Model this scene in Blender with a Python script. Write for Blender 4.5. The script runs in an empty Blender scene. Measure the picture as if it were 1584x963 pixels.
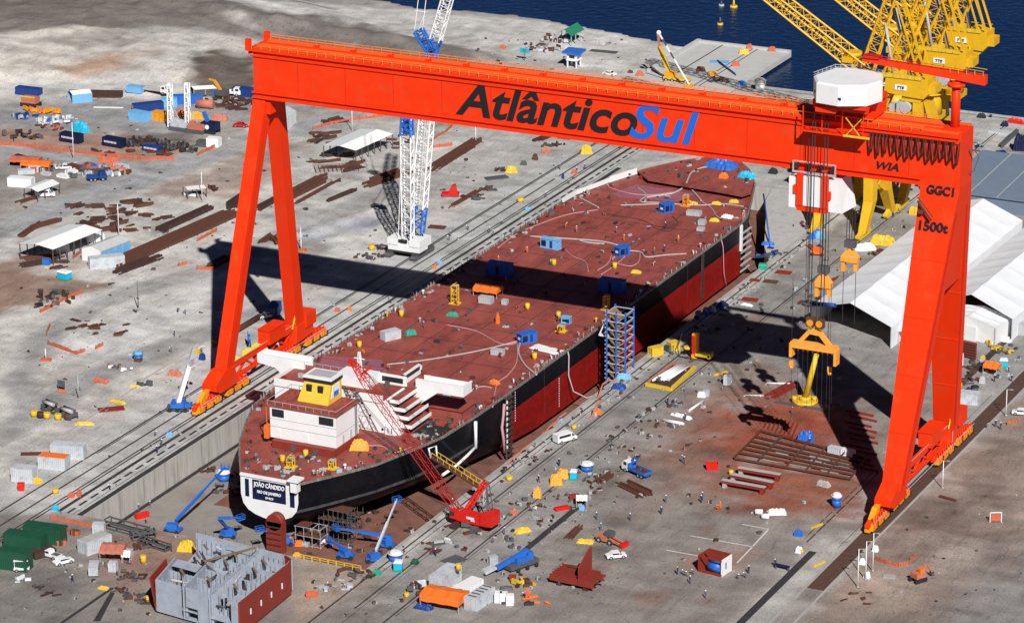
import bpy, bmesh, math, random
import numpy as np
from mathutils import Vector, Matrix, Quaternion
RND = random.Random(11)
rad = math.radians
SC = bpy.context.scene
COL = SC.collection

# ------------------------------------------------------------------ camera
CF, CC = 5446.72, Vector((395.17, -676.44, 287.14))
YAW, PIT, ROL = 0.452814, 0.334789, -0.005631
FWD = Vector((-math.sin(YAW)*math.cos(PIT), math.cos(YAW)*math.cos(PIT), -math.sin(PIT)))
_r = Vector((math.cos(YAW), math.sin(YAW), 0)); _u = _r.cross(FWD)
CR = _r*math.cos(ROL) + _u*math.sin(ROL)
CU = -_r*math.sin(ROL) + _u*math.cos(ROL)
cam = bpy.data.cameras.new('camera'); camo = bpy.data.objects.new('camera', cam); COL.objects.link(camo)
camo.matrix_world = Matrix(((CR.x, CU.x, -FWD.x, CC.x), (CR.y, CU.y, -FWD.y, CC.y), (CR.z, CU.z, -FWD.z, CC.z), (0, 0, 0, 1)))
cam.sensor_width = 36; cam.lens = CF/1584*36; cam.clip_end = 20000; cam.clip_start = 5
SC.camera = camo
def ray(px, py): return FWD*CF + CR*(px-792) - CU*(py-481.5)
def at(px, py, z=0.0):            # survey point of the photograph at height z
    d = ray(px, py); return CC + d*((z-CC.z)/d.z)
def aty(px, py, y):
    d = ray(px, py); return CC + d*((y-CC.y)/d.y)
def atx(px, py, x):
    d = ray(px, py); return CC + d*((x-CC.x)/d.x)

# ------------------------------------------------------------------ light
w = bpy.data.worlds.new('World'); SC.world = w; w.use_nodes = True
nt = w.node_tree; nt.nodes.clear()
sky = nt.nodes.new('ShaderNodeTexSky'); sky.sky_type = 'NISHITA'; sky.sun_disc = False
SUND = Vector((.77, -.975, 1)).normalized()
sky.air_density = .2; sky.dust_density = .05; sky.ozone_density = 6
sky.sun_elevation = math.asin(SUND.z); sky.sun_rotation = math.atan2(SUND.x, SUND.y)
bg = nt.nodes.new('ShaderNodeBackground'); bg.inputs[1].default_value = 0.05
ou = nt.nodes.new('ShaderNodeOutputWorld')
nt.links.new(sky.outputs[0], bg.inputs[0]); nt.links.new(bg.outputs[0], ou.inputs[0])
sl = bpy.data.lights.new('sun', 'SUN'); sl.energy = 5.0; sl.angle = rad(.5); sl.color = (1, .985, .96)
so = bpy.data.objects.new('sun', sl); COL.objects.link(so)
so.rotation_mode = 'QUATERNION'; so.rotation_quaternion = SUND.to_track_quat('Z', 'Y'); so.location = (300, -300, 400)
SC.view_settings.view_transform = 'Standard'; SC.view_settings.look = 'None'
SC.view_settings.gamma = 1; SC.view_settings.use_curve_mapping = False
SC.view_settings.exposure = 0.1

# ------------------------------------------------------------------ materials
def lin(c):
    return tuple(((v/255)/12.92 if v/255 <= .04045 else ((v/255+.055)/1.055)**2.4) for v in c)
def mat(name, col, rough=.6, metal=0., var=.12, scale=.6, stain=None, bump=0., stretch=None, spec=.4, fine=None):
    """col: linear base colour; var: +- value noise; stain: (linear colour, amount 0..1, scale)"""
    m = bpy.data.materials.new(name); m.use_nodes = True
    t = m.node_tree; n = t.nodes; L = t.links
    b = n['Principled BSDF']; b.inputs['Roughness'].default_value = rough; b.inputs['Metallic'].default_value = metal
    b.inputs['Specular IOR Level'].default_value = spec
    g = n.new('ShaderNodeNewGeometry'); src = g.outputs['Position']
    if stretch:
        mp = n.new('ShaderNodeMapping'); mp.inputs['Scale'].default_value = stretch
        L.new(src, mp.inputs[0]); src = mp.outputs[0]
    nz = n.new('ShaderNodeTexNoise'); nz.inputs['Scale'].default_value = scale; nz.inputs['Detail'].default_value = 6
    nz.inputs['Roughness'].default_value = .65
    L.new(src, nz.inputs['Vector'])
    mr = n.new('ShaderNodeMapRange'); mr.inputs[1].default_value = .25; mr.inputs[2].default_value = .75
    mr.inputs[3].default_value = 1-var; mr.inputs[4].default_value = 1+var
    L.new(nz.outputs[0], mr.inputs[0])
    mx = n.new('ShaderNodeMix'); mx.data_type = 'RGBA'; mx.blend_type = 'MULTIPLY'; mx.inputs[0].default_value = 1
    if isinstance(col, str):
        a = n.new('ShaderNodeAttribute'); a.attribute_name = col; L.new(a.outputs[0], mx.inputs[6])
    else:
        mx.inputs[6].default_value = (*col, 1)
    L.new(mr.outputs[0], mx.inputs[7]); out = mx.outputs[2]
    if stain:
        sc, am, ss = stain
        n2 = n.new('ShaderNodeTexNoise'); n2.inputs['Scale'].default_value = ss; n2.inputs['Detail'].default_value = 8
        n2.inputs['Roughness'].default_value = .7
        L.new(src, n2.inputs['Vector'])
        r2 = n.new('ShaderNodeMapRange'); r2.inputs[1].default_value = .5; r2.inputs[2].default_value = .72
        r2.inputs[3].default_value = 0; r2.inputs[4].default_value = am
        L.new(n2.outputs[0], r2.inputs[0])
        m2 = n.new('ShaderNodeMix'); m2.data_type = 'RGBA'; m2.inputs[7].default_value = (*sc, 1)
        L.new(r2.outputs[0], m2.inputs[0]); L.new(out, m2.inputs[6]); out = m2.outputs[2]
    if fine:
        n3 = n.new('ShaderNodeTexNoise'); n3.inputs['Scale'].default_value = fine[0]; n3.inputs['Detail'].default_value = 5; n3.inputs['Roughness'].default_value = .75
        L.new(g.outputs['Position'], n3.inputs['Vector'])
        r3 = n.new('ShaderNodeMapRange'); r3.inputs[1].default_value = .3; r3.inputs[2].default_value = .7; r3.inputs[3].default_value = 1-fine[1]; r3.inputs[4].default_value = 1+fine[1]
        L.new(n3.outputs[0], r3.inputs[0])
        m3 = n.new('ShaderNodeMix'); m3.data_type = 'RGBA'; m3.blend_type = 'MULTIPLY'; m3.inputs[0].default_value = 1
        L.new(out, m3.inputs[6]); L.new(r3.outputs[0], m3.inputs[7]); out = m3.outputs[2]
    L.new(out, b.inputs['Base Color'])
    if bump:
        bp = n.new('ShaderNodeBump'); bp.inputs['Strength'].default_value = 1; bp.inputs['Distance'].default_value = bump
        L.new(nz.outputs[0], bp.inputs['Height']); L.new(bp.outputs[0], b.inputs['Normal'])
    return m
RUST = (.09, .035, .02)
M = {}
M['walk'] = mat('walkway_orange', (.85, .12, .02), .6, var=.12, scale=1.5)
M['boomr'] = mat('boom_dark_red', (.30, .010, .007), .5, var=.1)
M['crane'] = mat('crane_orange', (.82, .036, .003), .5, var=.06, scale=.25, stain=((.60, .075, .02), .55, .22), spec=.2)
M['craned'] = mat('crane_dark_red', (.55, .015, .004), .5, var=.08)
M['yellow'] = mat('crane_yellow', (.70, .40, .01), .5, var=.1, scale=.4, stain=((.35, .2, .02), .5, .8))
M['yel'] = mat('safety_yellow', (.72, .47, .03), .55, var=.15, stain=(RUST, .5, 1.2))
M['gold'] = mat('wheel_yellow', (.80, .32, .01), .5, var=.1, stain=((.4, .12, .01), .5, 1))
M['white'] = mat('white_paint', (.80, .80, .79), .5, var=.03, scale=.3, stain=((.55, .5, .45), .25, .5))
M['tent'] = mat('tent_white', (.78, .79, .81), .6, var=.04, scale=.3, stain=((.55, .55, .55), .3, .2))
M['roofw'] = mat('sheet_white', (.78, .78, .76), .5, var=.04, scale=.4)
M['grey'] = mat('grey_paint', (.40, .41, .42), .55, var=.12)
M['lgrey'] = mat('light_grey_primer', (.50, .53, .56), .6, var=.12, scale=.7, stain=((.22, .17, .14), .6, .6))
M['dgrey'] = mat('dark_grey_steel', (.09, .09, .095), .6, var=.2)
M['black'] = mat('black_rubber', (.02, .02, .022), .7, var=.2)
M['hullb'] = mat('hull_black', (.005, .0055, .008), .45, var=.25, scale=.25, stain=((.016, .013, .013), .6, .16), stretch=(1, 1, .6), spec=.12, fine=(1.2, .3))
M['hullr'] = mat('hull_red', (.25, .009, .007), .5, var=.12, scale=.2, stain=((.13, .016, .012), .6, .22), spec=.2, fine=(.8, .2))
M['deck'] = mat('deck_red', (.285, .066, .050), .65, var=.3, scale=.2, stain=((.10, .022, .02), .75, .28), bump=.04, stretch=(1, .45, 1), fine=(1.8, .22))
M['deckp'] = mat('deck_pinkish', (.30, .10, .125), .65, var=.15, scale=.5)
M['redox'] = mat('red_oxide', (.24, .030, .018), .6, var=.2, scale=.6, stain=((.12, .03, .02), .6, .6))
M['rust'] = mat('rusty_steel', (.12, .045, .028), .75, metal=.0, var=.35, scale=.9, stain=((.045, .03, .025), .8, .9))
M['rustd'] = mat('dark_rust', (.055, .028, .022), .8, var=.4, scale=.9)
M['red'] = mat('bright_red', (.62, .015, .010), .45, var=.1, stain=((.3, .02, .01), .5, 1))
M['blue'] = mat('machine_blue', (.025, .14, .52), .45, var=.12, stain=((.02, .07, .25), .5, .8))
M['dblue'] = mat('deep_blue', (.012, .045, .20), .5, var=.15)
M['cyan'] = mat('cyan_plastic', (.02, .42, .62), .5, var=.08)
M['lblue'] = mat('pale_blue', (.16, .42, .70), .5, var=.12)
M['navy'] = mat('navy', (.006, .012, .05), .5, var=.1)
M['green'] = mat('dark_green', (.012, .075, .04), .55, var=.15)
M['greenl'] = mat('jade_green', (.02, .30, .20), .55, var=.15)
M['orange'] = mat('orange_tarp', (.80, .17, .02), .6, var=.12, scale=.8)
M['salmon'] = mat('faded_orange_sheet', (.48, .16, .10), .7, var=.2, scale=1.2)
M['amber'] = mat('amber_sheet', (.85, .36, .05), .6, var=.15, scale=1)
M['conc'] = mat('concrete', (.36, .35, .33), .85, var=.15, scale=.5, stain=((.2, .18, .16), .6, .25), bump=.02)
M['apron'] = mat('apron_concrete', (.42, .41, .395), .9, var=.12, scale=.4, stain=((.26, .24, .22), .5, .3), fine=(2, .2))
M['concw'] = mat('concrete_wall', (.44, .42, .385), .85, var=.12, scale=.5, stain=((.16, .14, .12), .85, .9), stretch=(1, 1, .08))
M['wood'] = mat('timber', (.22, .15, .09), .8, var=.3)
M['glass'] = mat('dark_glass', (.02, .025, .03), .1, var=.05, spec=.6)
M['letter'] = mat('black_letters', (.012, .012, .015), .5, var=.1)
M['letterb'] = mat('blue_letters', (.008, .13, .60), .5, var=.05)
M['skin'] = mat('skin', (.35, .2, .14), .6, var=.05)
M['cover'] = mat('coverall_grey', (.10, .12, .16), .8, var=.1)
M['hose'] = mat('grey_hose', (.42, .39, .38), .6, var=.15)
M['hosep'] = mat('pinkish_hose', (.50, .25, .27), .6, var=.1)
M['brown'] = mat('brown_earth_pit', (.085, .045, .032), .9, var=.3, scale=.8, bump=.05)
M['tar'] = mat('dark_drain', (.035, .033, .033), .8, var=.3)
M['railm'] = mat('dark_rail', (.045, .038, .034), .6, var=.3)
M['bgroof'] = mat('blue_grey_sheet', (.16, .21, .28), .5, var=.08, scale=.3)
M['ground'] = mat('yard_ground', 'col', .92, var=.16, scale=.35, stain=((.25, .22, .20), .4, .09), bump=.12, spec=.15, fine=(2.2, .3))
M['fence'] = mat('orange_net', (.52, .12, .06), .8, var=.25, scale=1.5)

# water
def streaks():
    t = M['ground'].node_tree; n = t.nodes; L = t.links; b = n['Principled BSDF']; src = b.inputs['Base Color'].links[0].from_socket
    g = n.new('ShaderNodeNewGeometry')
    for rot, sx, sy, lo, hi, amt in ((0, 1.6, .22, .56, .72, .20), (.85, .9, .16, .58, .72, .16)):
        mp = n.new('ShaderNodeMapping'); mp.inputs['Rotation'].default_value = (0, 0, rot); mp.inputs['Scale'].default_value = (sx, sy, 1); L.new(g.outputs['Position'], mp.inputs[0])
        z = n.new('ShaderNodeTexNoise'); z.inputs['Scale'].default_value = .55; z.inputs['Detail'].default_value = 3; z.inputs['Distortion'].default_value = .6; L.new(mp.outputs[0], z.inputs['Vector'])
        r = n.new('ShaderNodeMapRange'); r.inputs[1].default_value = lo; r.inputs[2].default_value = hi; r.inputs[3].default_value = 1; r.inputs[4].default_value = 1-amt; L.new(z.outputs[0], r.inputs[0])
        m = n.new('ShaderNodeMix'); m.data_type = 'RGBA'; m.blend_type = 'MULTIPLY'; m.inputs[0].default_value = 1; L.new(src, m.inputs[6]); L.new(r.outputs[0], m.inputs[7]); src = m.outputs[2]
    for tx, ss, lo, hi, amt in (('N', .7, .60, .70, .35), ('N', 3.5, .60, .68, .4)):
        z = n.new('ShaderNodeTexNoise'); z.inputs['Scale'].default_value = ss; z.inputs['Detail'].default_value = 4; L.new(g.outputs['Position'], z.inputs['Vector'])
        r = n.new('ShaderNodeMapRange'); r.inputs[1].default_value = lo; r.inputs[2].default_value = hi; r.inputs[3].default_value = 1; r.inputs[4].default_value = 1-amt; L.new(z.outputs[0], r.inputs[0])
        m = n.new('ShaderNodeMix'); m.data_type = 'RGBA'; m.blend_type = 'MULTIPLY'; m.inputs[0].default_value = 1; L.new(src, m.inputs[6]); L.new(r.outputs[0], m.inputs[7]); src = m.outputs[2]
    L.new(src, b.inputs['Base Color'])
streaks()
def water_mat():
    m = bpy.data.materials.new('sea_water'); m.use_nodes = True; t = m.node_tree; n = t.nodes; L = t.links
    b = n['Principled BSDF']; b.inputs['Roughness'].default_value = .22
    v = n.new('ShaderNodeTexNoise'); v.inputs['Scale'].default_value = .02; v.inputs['Detail'].default_value = 4
    cr = n.new('ShaderNodeMix'); cr.data_type = 'RGBA'; cr.inputs[6].default_value = (.002, .011, .042, 1); cr.inputs[7].default_value = (.004, .022, .075, 1)
    L.new(v.outputs[0], cr.inputs[0]); L.new(cr.outputs[2], b.inputs['Base Color'])
    b.inputs['Specular IOR Level'].default_value = .3
    g = n.new('ShaderNodeNewGeometry')
    a = n.new('ShaderNodeTexNoise'); a.inputs['Scale'].default_value = .35; a.inputs['Detail'].default_value = 5
    L.new(g.outputs['Position'], a.inputs['Vector']); L.new(g.outputs['Position'], v.inputs['Vector'])
    bp = n.new('ShaderNodeBump'); bp.inputs['Distance'].default_value = .5; bp.inputs['Strength'].default_value = .8
    L.new(a.outputs[0], bp.inputs['Height']); L.new(bp.outputs[0], b.inputs['Normal'])
    return m
M['water'] = water_mat()

# ------------------------------------------------------------------ mesh builder
def wloc(p):
    v = Vector((0, 0, 0))
    while p is not None: v += p.location; p = p.parent
    return v
class MB:
    def __init__(s): s.v = []; s.f = []; s.m = []; s.s = []
    def face(s, pts, m=0, sm=False):
        i = len(s.v); s.v += [tuple(p) for p in pts]; s.f.append(tuple(range(i, i+len(pts)))); s.m.append(m); s.s.append(sm); return s
    def hexa(s, P, m=0):           # 8 points: bottom ring ccw, top ring ccw
        i = len(s.v); s.v += [tuple(p) for p in P]
        for q in ((3, 2, 1, 0), (4, 5, 6, 7), (0, 1, 5, 4), (1, 2, 6, 5), (2, 3, 7, 6), (3, 0, 4, 7)):
            s.f.append(tuple(i+k for k in q)); s.m.append(m); s.s.append(False)
        return s
    def box(s, x, y, z, sx, sy, sz, rz=0., m=0):   # centre x,y ; base z
        c, d = math.cos(rz), math.sin(rz); P = []
        for zz in (z, z+sz):
            for a, b in ((-1, -1), (1, -1), (1, 1), (-1, 1)):
                u, v = a*sx/2, b*sy/2; P.append((x+u*c-v*d, y+u*d+v*c, zz))
        return s.hexa(P, m)
    def bx(s, x0, x1, y0, y1, z0, z1, m=0):
        return s.hexa([(x0, y0, z0), (x1, y0, z0), (x1, y1, z0), (x0, y1, z0), (x0, y0, z1), (x1, y0, z1), (x1, y1, z1), (x0, y1, z1)], m)
    def bar(s, p, q, wd, ht=None, m=0, up=(0, 0, 1)):
        p = Vector(p); q = Vector(q); d = q-p
        if d.length < 1e-6: return s
        d.normalize(); u = Vector(up)
        if abs(d.dot(u)) > .98: u = Vector((1, 0, 0))
        a = d.cross(u).normalized(); b = a.cross(d).normalized(); ht = ht or wd
        a *= wd/2; b *= ht/2
        return s.hexa([p-a-b, p+a-b, p+a+b, p-a+b, q-a-b, q+a-b, q+a+b, q-a+b], m)
    def loft(s, rings, m=0, sm=False, caps=True, closed=True):
        n = len(rings[0]); i = len(s.v)
        for r in rings: s.v += [tuple(p) for p in r]
        for k in range(len(rings)-1):
            for j in range(n if closed else n-1):
                j2 = (j+1) % n
                s.f.append((i+k*n+j, i+k*n+j2, i+(k+1)*n+j2, i+(k+1)*n+j)); s.m.append(m); s.s.append(sm)
        if caps and closed:
            s.f.append(tuple(i+j for j in reversed(range(n)))); s.m.append(m); s.s.append(False)
            o = i+(len(rings)-1)*n
            s.f.append(tuple(o+j for j in range(n))); s.m.append(m); s.s.append(False)
        return s
    def cyl(s, x, y, z0, z1, r0, r1=None, n=12, m=0):
        r1 = r0 if r1 is None else r1
        R = [[(x+r*math.cos(2*math.pi*k/n), y+r*math.sin(2*math.pi*k/n), z) for k in range(n)] for r, z in ((r0, z0), (r1, z1))]
        return s.loft(R, m, True)
    def rod(s, p, q, r0, r1=None, n=8, m=0):
        p = Vector(p); q = Vector(q); d = (q-p).normalized(); r1 = r0 if r1 is None else r1
        u = Vector((0, 0, 1)) if abs(d.z) < .95 else Vector((1, 0, 0))
        a = d.cross(u).normalized(); b = d.cross(a)
        R = [[c-(a*math.cos(2*math.pi*k/n)+b*math.sin(2*math.pi*k/n))*(-r) for k in range(n)] for c, r in ((p, r0), (q, r1))]
        return s.loft([list(reversed(R[0])), list(reversed(R[1]))] if False else R, m, n > 5)
    def tube(s, pts, r, n=6, m=0):
        pts = [Vector(p) for p in pts]; R = []
        for i, p in enumerate(pts):
            d = (pts[min(i+1, len(pts)-1)]-pts[max(i-1, 0)]).normalized()
            u = Vector((0, 0, 1)) if abs(d.z) < .9 else Vector((1, 0, 0))
            a = d.cross(u).normalized(); b = a.cross(d)
            R.append([p+(a*math.cos(2*math.pi*k/n)+b*math.sin(2*math.pi*k/n))*r for k in range(n)])
        return s.loft(R, m, True)
    def prism(s, poly, z0, z1, m=0):
        return s.loft([[(x, y, z0) for x, y in poly], [(x, y, z1) for x, y in poly]], m)
    def xprism(s, poly, y0, y1, m=0):       # poly in (x,z), extruded along y
        return s.loft([[(x, y1, z) for x, z in poly], [(x, y0, z) for x, z in poly]], m)
    def yprism(s, poly, x0, x1, m=0):       # poly in (y,z), extruded along x
        return s.loft([[(x0, y, z) for y, z in poly], [(x1, y, z) for y, z in poly]], m)
    def ball(s, x, y, z, r, rz=None, n=8, m=0, jit=0., rnd=None):
        rz = rz or r; k = max(3, n//2); R = []
        for i in range(k+1):
            a = -math.pi/2+math.pi*i/k; rr = max(.02, math.cos(a))
            R.append([(x+r*rr*math.cos(2*math.pi*j/n)*(1+(rnd.uniform(-jit, jit) if jit else 0)), y+r*rr*math.sin(2*math.pi*j/n)*(1+(rnd.uniform(-jit, jit) if jit else 0)), z+rz*math.sin(a)) for j in range(n)])
        return s.loft(R, m, True)
    def lat(s, p, q, w0, h0, bays, rc, rb, w1=None, h1=None, up=(0, 0, 1), m=0, n=4):   # four-chord lattice boom
        p = Vector(p); q = Vector(q); d = (q-p).normalized(); u = Vector(up)
        a = d.cross(u).normalized(); b = a.cross(d).normalized()
        w1 = w0 if w1 is None else w1; h1 = h0 if h1 is None else h1
        def c(k, t):
            wq = w0+(w1-w0)*t; hq = h0+(h1-h0)*t; sx, sy = ((-1, -1), (1, -1), (1, 1), (-1, 1))[k % 4]
            return p+(q-p)*t+a*(sx*wq/2)+b*(sy*hq/2)
        for k in range(4): s.rod(c(k, 0), c(k, 1), rc, n=n, m=m)
        for i in range(bays):
            t0, t1 = i/bays, (i+1)/bays
            for k in range(4):
                if i % 2: s.rod(c(k, t0), c(k+1, t1), rb, n=3, m=m)
                else: s.rod(c(k+1, t0), c(k, t1), rb, n=3, m=m)
                s.rod(c(k, t1), c(k+1, t1), rb*.8, n=3, m=m)
        return s
    def build(s, name, mats, parent=None, world=False):
        me = bpy.data.meshes.new(name); v = s.v
        if parent is not None and world:
            o = wloc(parent)
            v = [(a-o[0], b-o[1], c-o[2]) for a, b, c in v]
        me.from_pydata(v, [], s.f)
        mats = mats if isinstance(mats, (list, tuple)) else [mats]
        for x in mats: me.materials.append(M[x] if isinstance(x, str) else x)
        me.polygons.foreach_set('material_index', s.m); me.polygons.foreach_set('use_smooth', s.s)
        me.validate(); me.update()
        o = bpy.data.objects.new(name, me); COL.objects.link(o)
        if parent is not None: o.parent = parent
        return o
def tag(o, label=None, cat=None, group=None, kind=None):
    if label: o['label'] = label
    if cat: o['category'] = cat
    if group: o['group'] = group
    if kind: o['kind'] = kind
    return o
def thing(name, label, cat, loc=(0, 0, 0), rz=0., group=None):
    o = bpy.data.objects.new(name, None); COL.objects.link(o); o.location = loc; o.rotation_euler = (0, 0, rz); o.empty_display_size = .5
    return tag(o, label, cat, group)
def struct(name, mb, m): return tag(mb.build(name, m), kind='structure')
def dup(root, loc, rz=0., label=None, group=None):
    r = root.copy(); COL.objects.link(r); r.location = loc; r.rotation_euler = (0, 0, rz)
    if label: r['label'] = label
    if group: r['group'] = group
    for ch in list(root.children):
        c = ch.copy(); COL.objects.link(c); c.parent = r
        for g in list(ch.children):
            d = g.copy(); COL.objects.link(d); d.parent = c
    return r
def text(body, name, m, parent, origin, xdir, zdir, width, height, shear=0., bold=0., depth=.08):
    """lettering standing on a plane; origin = lower left (world), fitted to width x height"""
    cu = bpy.data.curves.new(name, 'FONT'); cu.body = body; cu.shear = shear; cu.offset = bold; cu.extrude = .02; cu.resolution_u = 4
    to = bpy.data.objects.new(name, cu); COL.objects.link(to)
    bpy.context.view_layer.update()
    me = bpy.data.meshes.new_from_object(to.evaluated_get(bpy.context.evaluated_depsgraph_get()))
    bpy.data.objects.remove(to); bpy.data.curves.remove(cu)
    co = np.empty(len(me.vertices)*3); me.vertices.foreach_get('co', co); co = co.reshape(-1, 3)
    lo, hi = co.min(0), co.max(0)
    X = Vector(xdir).normalized(); Z = Vector(zdir).normalized(); Y = Z.cross(X)   # Y points away from the reader
    Y = X.cross(Z)
    base = wloc(parent)
    out = []
    for a in co:
        u = (a[0]-lo[0])/(hi[0]-lo[0])*width; v = (a[1]-lo[1])/(hi[1]-lo[1])*height if height else a[1]/(hi[0]-lo[0])*width
        p = Vector(origin)+X*u+Z*v+Y*(depth*(1 if a[2] > 0 else -.2))-Vector(base)*1.0
        out += [p.x, p.y, p.z]
    me.vertices.foreach_set('co', out); me.update(); me.materials.clear(); me.materials.append(M[m])
    for p in me.polygons: p.material_index = 0
    o = bpy.data.objects.new(name, me); COL.objects.link(o); o.parent = parent
    return o
# ================================================================== SETTING
DX0, DX1, DY0, DY1, DZ = 8.8, 77.3, -92.0, 189.0, -7.0     # dry dock pit
QY = 283.0
def poly_px(pts, z=0): return [tuple(at(a, b, z)[:2]) for a, b in pts]
def pdist(P, X, Y):          # signed distance (inside negative)
    ins = np.zeros(X.shape, bool); D = np.full(X.shape, 1e9)
    n = len(P)
    for i in range(n):
        (x0, y0), (x1, y1) = P[i], P[(i+1) % n]
        dx, dy = x1-x0, y1-y0; t = np.clip(((X-x0)*dx+(Y-y0)*dy)/(dx*dx+dy*dy+1e-9), 0, 1)
        D = np.minimum(D, np.hypot(X-x0-t*dx, Y-y0-t*dy))
        c = ((y0 > Y) != (y1 > Y)) & (X < (x1-x0)*(Y-y0)/(y1-y0+1e-12)+x0); ins ^= c
    return np.where(ins, -D, D)
def ldist(P, X, Y):
    D = np.full(X.shape, 1e9)
    for (x0, y0), (x1, y1) in zip(P[:-1], P[1:]):
        dx, dy = x1-x0, y1-y0; t = np.clip(((X-x0)*dx+(Y-y0)*dy)/(dx*dx+dy*dy+1e-9), 0, 1)
        D = np.minimum(D, np.hypot(X-x0-t*dx, Y-y0-t*dy))
    return D
_ng = np.random.default_rng(5); _tab = _ng.random((256, 256))
def vnoise(X, Y, s):
    x = X/s; y = Y/s; xi = np.floor(x).astype(int); yi = np.floor(y).astype(int); fx = x-xi; fy = y-yi
    fx = fx*fx*(3-2*fx); fy = fy*fy*(3-2*fy)
    g = lambda a, b: _tab[a % 256, b % 256]
    return (g(xi, yi)*(1-fx)+g(xi+1, yi)*fx)*(1-fy)+(g(xi, yi+1)*(1-fx)+g(xi+1, yi+1)*fx)*fy
def fbm(X, Y, s, o=4):
    r = 0; a = 1; t = 0
    for k in range(o): r = r+a*vnoise(X+k*37, Y-k*91, s); t += a; a *= .55; s *= .5
    return r/t-.5
LITK = 1.06          # how bright a white level surface comes out: turns sunlit picture tones into base colours
def base(c): return np.minimum(np.array(lin(c))/LITK, .8)

def axis(a, b, step, keep, far):
    v = list(np.arange(a, b+.01, step)); 
    for k in keep:
        i = int(np.argmin([abs(t-k) for t in v])); v[i] = k
    return np.array(sorted(set([-far, -far*.5, a-200, a-60]+v+[b+60, b+200, far*.5, far])))
gx = axis(-300, 226, 1.4, (DX0, DX1), 4000); gy = axis(-150, 342, 1.4, (DY0, DY1, QY), 4000)
GX, GY = np.meshgrid(gx, gy)
shore = np.interp(GX, [-4000, -700, -300, -200, -127, -95, -59, -40, -27, -24, 8, 10, 4000], [500, 420, 372, 345, 327, 331, 326, 322, 319, 300, 290, QY, QY])
shore = shore+np.where(GX < -25, 5*fbm(GX, GY*0, 14), 0)
n1 = fbm(GX, GY, 30); n2 = fbm(GX+500, GY, 9); n3 = fbm(GX-300, GY, 4, 2)
GZ = .25*n1+.16*n2
flat = (GX > -14) & (GX < 168); GZ = np.where(flat, 0, GZ*np.clip((np.abs(GX-77)-91)/10, 0, 1))
hillP = poly_px([(20, 128), (330, 128), (400, 60), (560, 40), (700, 85), (500, 10), (300, -60), (-260, -60), (-260, 140)], 0)
hd = pdist(hillP, GX, GY)
GZ = GZ+np.clip(-hd/7, 0, 1)*(1.4+.8*n2)+np.clip(-hd/45, 0, 1)**.8*(2.6+3*n1+.6*n2-2.6*np.clip(.1-np.abs(fbm(GX*.6+GY*.35, GY*.25, 26, 3)), 0, 1)*10*.35)
rid = ldist(poly_px([(330, 26), (400, 42), (540, 55), (640, 72), (740, 92)]), GX, GY)
GZ = GZ+np.clip(1-rid/9, 0, 1)*(2.4+2*n2)
rid2 = ldist(poly_px([(425, 378), (500, 352), (598, 322)]), GX, GY)
GZ = GZ+np.clip(1-rid2/3.5, 0, 1)*(.9+1.2*n3)
for (a, b, r_, h_) in ((470, 330, 9, 1.0), (700, 215, 8, .7), (120, 520, 9, .6), (1440, 830, 10, 1.1), (1500, 790, 7, .6), (90, 150, 8, 1.4), (220, 143, 9, 1.2)):
    c_ = at(a, b); GZ = GZ+np.clip(1-np.hypot(GX-c_.x, GY-c_.y)/r_, 0, 1)*h_*(1+2*n2)
GZ = np.where(GY > shore, np.maximum(-9, -1.2-(GY-shore)*.35), GZ)
GZ = np.where((GY <= shore) & (GY > shore-4) & (GX < -25), np.minimum(GZ, .2), GZ)
C = np.empty(GX.shape+(3,)); C[:] = base((160, 154, 149))
def blend(mask, col): 
    m_ = np.clip(mask, 0, 1)[..., None]; C[:] = C*(1-m_)+base(col)*m_
def patch(px, col, k=1., f=2.5, nz=5., z=0): 
    d = pdist(poly_px(px, z), GX, GY)+nz*n2*2+nz*n3*1.2; blend(np.clip(.5-d/(2*f), 0, 1)*k, col)
def band(px, wd, col, k=1., f=1.5, nz=2.):
    d = ldist(poly_px(px), GX, GY)-wd/2+nz*n2*2; blend(np.clip(.5-d/(2*f), 0, 1)*k, col)
def rect(x0, x1, y0, y1, col, k=1., f=.8, nz=.6):
    d = np.maximum(np.maximum(x0-GX, GX-x1), np.maximum(y0-GY, GY-y1))+nz*n2*2; blend(np.clip(.5-d/(2*f), 0, 1)*k, col)
# --- left yard
patch([(-60, 400), (330, 250), (640, 220), (960, 190), (760, 310), (400, 565), (200, 765), (-60, 800)], (198, 193, 187))
patch([(420, 180), (700, 190), (980, 215), (760, 300), (640, 330), (430, 330)], (186, 182, 176))
patch([(26, 400), (60, 420), (120, 430), (155, 440), (110, 458), (-40, 495), (-60, 410)], (152, 128, 114))
patch([(-60, 195), (120, 205), (340, 212), (330, 235), (250, 250), (-60, 222)], (172, 138, 122))
patch([(-60, 262), (60, 244), (200, 256), (150, 285), (-60, 330)], (150, 142, 136))
patch([(230, 300), (370, 240), (470, 220), (400, 300), (300, 310)], (160, 140, 128), .8)
patch([(75, 500), (190, 490), (340, 420), (330, 480), (210, 555), (90, 545)], (205, 202, 198))
patch([(430, 340), (560, 300), (640, 310), (620, 370), (520, 400), (440, 400)], (200, 197, 192), .8)
patch([(420, 385), (500, 352), (600, 325), (590, 345), (500, 375), (430, 400)], (150, 155, 165), .8, 2, 3)
patch([(600, 250), (800, 210), (900, 215), (760, 300), (640, 310)], (176, 172, 168), .6)
patch([(26, 690), (140, 640), (190, 650), (120, 735), (-40, 760)], (165, 162, 160), .6)
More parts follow.
